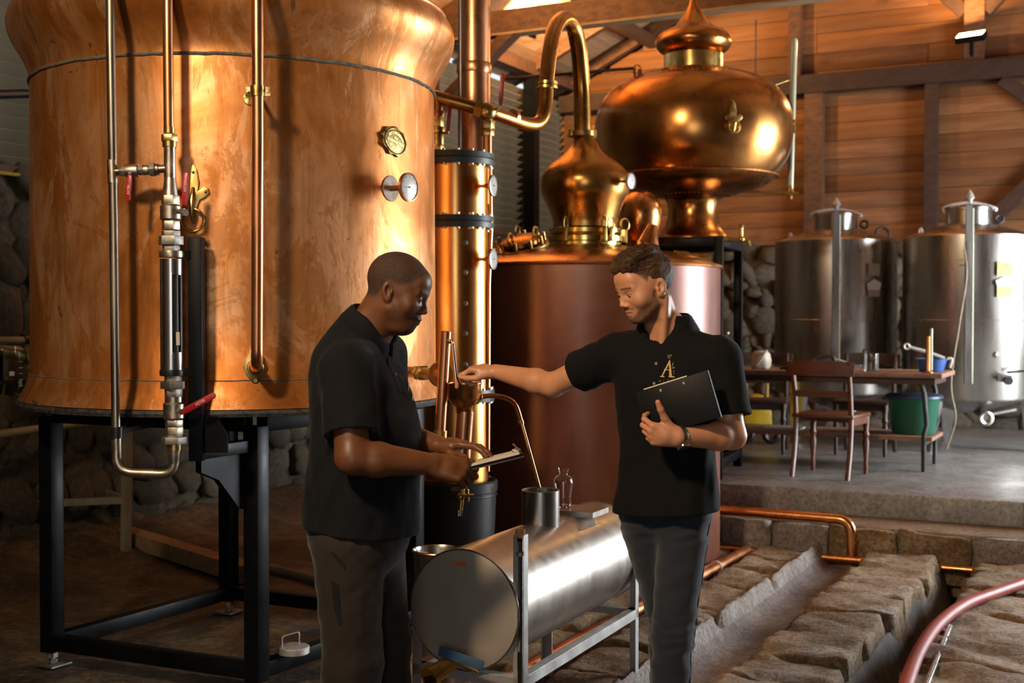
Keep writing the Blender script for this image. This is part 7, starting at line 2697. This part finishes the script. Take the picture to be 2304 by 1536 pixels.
def gp_(q):
    return [((a - 872 / 12.8) * g, -(b - 645 / 12.8) * g) for a, b in [(u / 12.8, w / 12.8) for u, w in q]]


A_parts = [[(905, 375), (860, 440), (645, 880), (680, 880), (905, 470)],            # thin stroke
           [(905, 375), (860, 440), (880, 660), (880, 890), (965, 890), (940, 640)],  # thick stroke
           [(730, 672), (725, 695), (885, 712), (885, 690)],                         # bar
           [(600, 895), (605, 918), (730, 918), (735, 895), (690, 878), (640, 878)],
           [(862, 900), (862, 922), (1050, 925), (1052, 905), (980, 885), (885, 885)]]
print_on(SB, 'shirt_monogram', [gp_(q) for q in A_parts], lo_o, lxx, ZV, dv, MAT['gold_print'], manB)
leafs = [[(1000, 450), (1015, 520), (990, 570), (965, 580), (975, 510)], [(1040, 600), (1060, 625), (1010, 660), (975, 650), (970, 600)], [(1045, 700), (1050, 720), (1000, 760), (985, 740)], [(1040, 780), (1045, 800), (1010, 840), (1000, 820)]]
crown = [[(825, 250), (845, 240), (850, 345), (832, 345)], [(860, 255), (880, 245), (885, 345), (865, 345)], [(895, 250), (915, 255), (910, 345), (895, 345)], [(930, 240), (965, 235), (940, 290), (922, 300)], [(820, 230), (960, 225), (955, 240), (822, 245)]]
print_on(SB, 'shirt_crown', [gp_(q) for q in crown + leafs], lo_o, lxx, ZV, dv, MAT['gold_dim'], manB)


def text_on(f, body, size, o, x, y, d, mat, parent, name, lift=0.0024):
    ob = text_mesh(name, body, size, mat, None, (0, 0, 0), (1, 0, 0), (0, 1, 0), (0, 0, 1), 0.0)
    new = on_many(f, [Vector(o) + Vector(x) * v.co.x + Vector(y) * v.co.y for v in ob.data.vertices], d, lift)
    for v, q in zip(ob.data.vertices, new):
        v.co = q - parent.location
    ob.parent = parent
    return ob


for i, chn in enumerate('A1710'):
    q = gp_([(592 + i * 122, 1040)])[0]
    text_on(SB, chn, 0.0125, lo_o + lxx * q[0] + ZV * q[1], lxx, ZV, dv, MAT['gold_dim'], manB, 'shirt_year')

# jeans
TB = Field()
hipB = OB + Vector((-0.008, 0.01, 0))
RB3 = np.array([rB, fB, ZV])
TB.add(f_ell((hipB.x, hipB.y, 0.93), (0.150, 0.112, 0.15), RB3))
bl0, bl1, bl2 = hipB - rB * 0.075 + ZV * 0.88, Vector((0.545, 4.19, 0.49)), Vector((0.535, 4.22, 0.03))
br0, br1, br2 = hipB + rB * 0.075 + ZV * 0.88, Vector((0.552, 4.37, 0.49)), Vector((0.575, 4.52, 0.03))
for a_, b_, c_ in ((bl0, bl1, bl2), (br0, br1, br2)):
    TB.add(f_cap(a_, b_, 0.090, 0.072), 0.025)
    TB.add(f_cap(b_, c_, 0.072, 0.060), 0.02)
TB.add(lambda p: 0.0035 * folds(p, 20, (1, 1, 1.2)) + 0.0045 * folds(p, 30, (0.5, 0.5, 1.6)) * (np.exp(-((p[:, 2] - 0.46) / 0.10) ** 2) + np.exp(-((p[:, 2] - 0.85) / 0.06) ** 2) + 0.3), mode='d')
TB.add(f_plane((0, 0, 0.04), (0, 0, -1)), 0.004, 'i')
TB.add(f_plane((0, 0, 0.955), (0, 0, 1)), 0.004, 'i')
field_object('jeans', TB, (0.28, 3.98, 0.02), (0.82, 4.62, 0.98), 0.0048, MAT['denim'], manB, None, 1)
# outer seam of the near leg
seam = []
for i in range(16):
    z_ = 0.90 - 0.6 * i / 15
    t = i / 15
    c_ = (bl0.lerp(bl1, min(1, t * 1.4)))
    seam.append(on_surface(TB, Vector((c_.x + 0.30, c_.y - 0.12, z_)), Vector((-0.93, 0.37, 0))))
MB().tube(seam, 0.0022, 5).build('seam', MAT['denim'], manB)
for p in (bl2, br2):
    dd_ = fB
    s_ = MB().ball(Vector((p.x, p.y, 0.05)) + dd_ * 0.05, 0.05, 20, 12, (dd_, Vector((-dd_.y, dd_.x, 0)), ZV), (2.6, 0.9, 0.95))
    sh_o = s_.build('shoe', MAT['folder'], manB)
    MB().box(Vector((p.x, p.y, 0.008)) + dd_ * 0.05, (0.26, 0.085, 0.018), (dd_, Vector((-dd_.y, dd_.x, 0)), ZV)).build('sole', MAT['white_plastic'], sh_o, bevel=0.006)

# wristwatch on his left wrist
wy = (B_wl - B_el).normalized()
wc = B_wl - wy * 0.005
bandm = MB()
wt, wyy, wz = fr4
wx_, wy_, _w = basis(wy)
wr = MB()
strap_r = 0.0325
for i in range(22):
    t = 2 * math.pi * i / 22
    n_ = wx_ * math.cos(t) + wy_ * math.sin(t)
    tn = wy.cross(n_)
    wr_o = MB().box(wc + n_ * strap_r, (0.019, 0.0088, 0.004), (wy, tn, n_)).build('watch_link', MAT['nickel'], manB, bevel=0.001)
wn = (-ZV * 0.80 - Vector((0, 1, 0)) * 0.60).normalized()
wn = (wn - wy * wn.dot(wy)).normalized()
wtn = wy.cross(wn)
case = MB().prism([(-0.016, -0.012), (-0.012, -0.017), (0.012, -0.017), (0.016, -0.012), (0.016, 0.012), (0.012, 0.017), (-0.012, 0.017), (-0.016, 0.012)], wc + wn * (strap_r - 0.001), wy, wtn, wn, 0.008).build('watch_case', MAT['nickel'], manB, bevel=0.001)
MB().box(wc + wn * (strap_r + 0.0075), (0.024, 0.024, 0.001), (wy, wtn, wn)).build('watch_face', MAT['black_plastic'], case)

# his folder
fo_c = P(1524, 910, 4.0)
fn_ = (Vector((-0.40, -0.92, 0.10))).normalized()
fx_ = Vector((0.955, -0.40, 0.0))
fx_ = (fx_ - fn_ * fx_.dot(fn_)).normalized()
fy_ = fn_.cross(fx_)
if fy_.z < 0:
    fy_ = -fy_
rot_f = math.radians(18)
fx_, fy_ = fx_ * math.cos(rot_f) + fy_ * math.sin(rot_f), fy_ * math.cos(rot_f) - fx_ * math.sin(rot_f)
fol = thing('folder', fo_c, 'black folder with papers held against the bearded man\'s chest', 'folder')
MB().box(fo_c, (0.25, 0.155, 0.004), (fx_, fy_, fn_)).build('front_cover', MAT['folder'], fol, bevel=0.001)
MB().box(fo_c - fn_ * 0.012, (0.25, 0.155, 0.004), (fx_, fy_, fn_)).build('back_cover', MAT['folder'], fol, bevel=0.001)
MB().box(fo_c + fx_ * 0.1245 - fn_ * 0.006, (0.004, 0.155, 0.016), (fx_, fy_, fn_)).build('spine', MAT['folder'], fol)
MB().box(fo_c - fn_ * 0.006 + fy_ * 0.006 - fx_ * 0.02, (0.15, 0.152, 0.006), (fx_, fy_, fn_)).build('paper_sheets', MAT['paper'], fol)
for s in (-1, 1):
    MB().box(fo_c + fn_ * 0.0025 + fx_ * (0.04 * s) + fy_ * 0.06, (0.006, 0.008, 0.002), (fx_, fy_, fn_)).build('rivet', MAT['zinc'], fol)
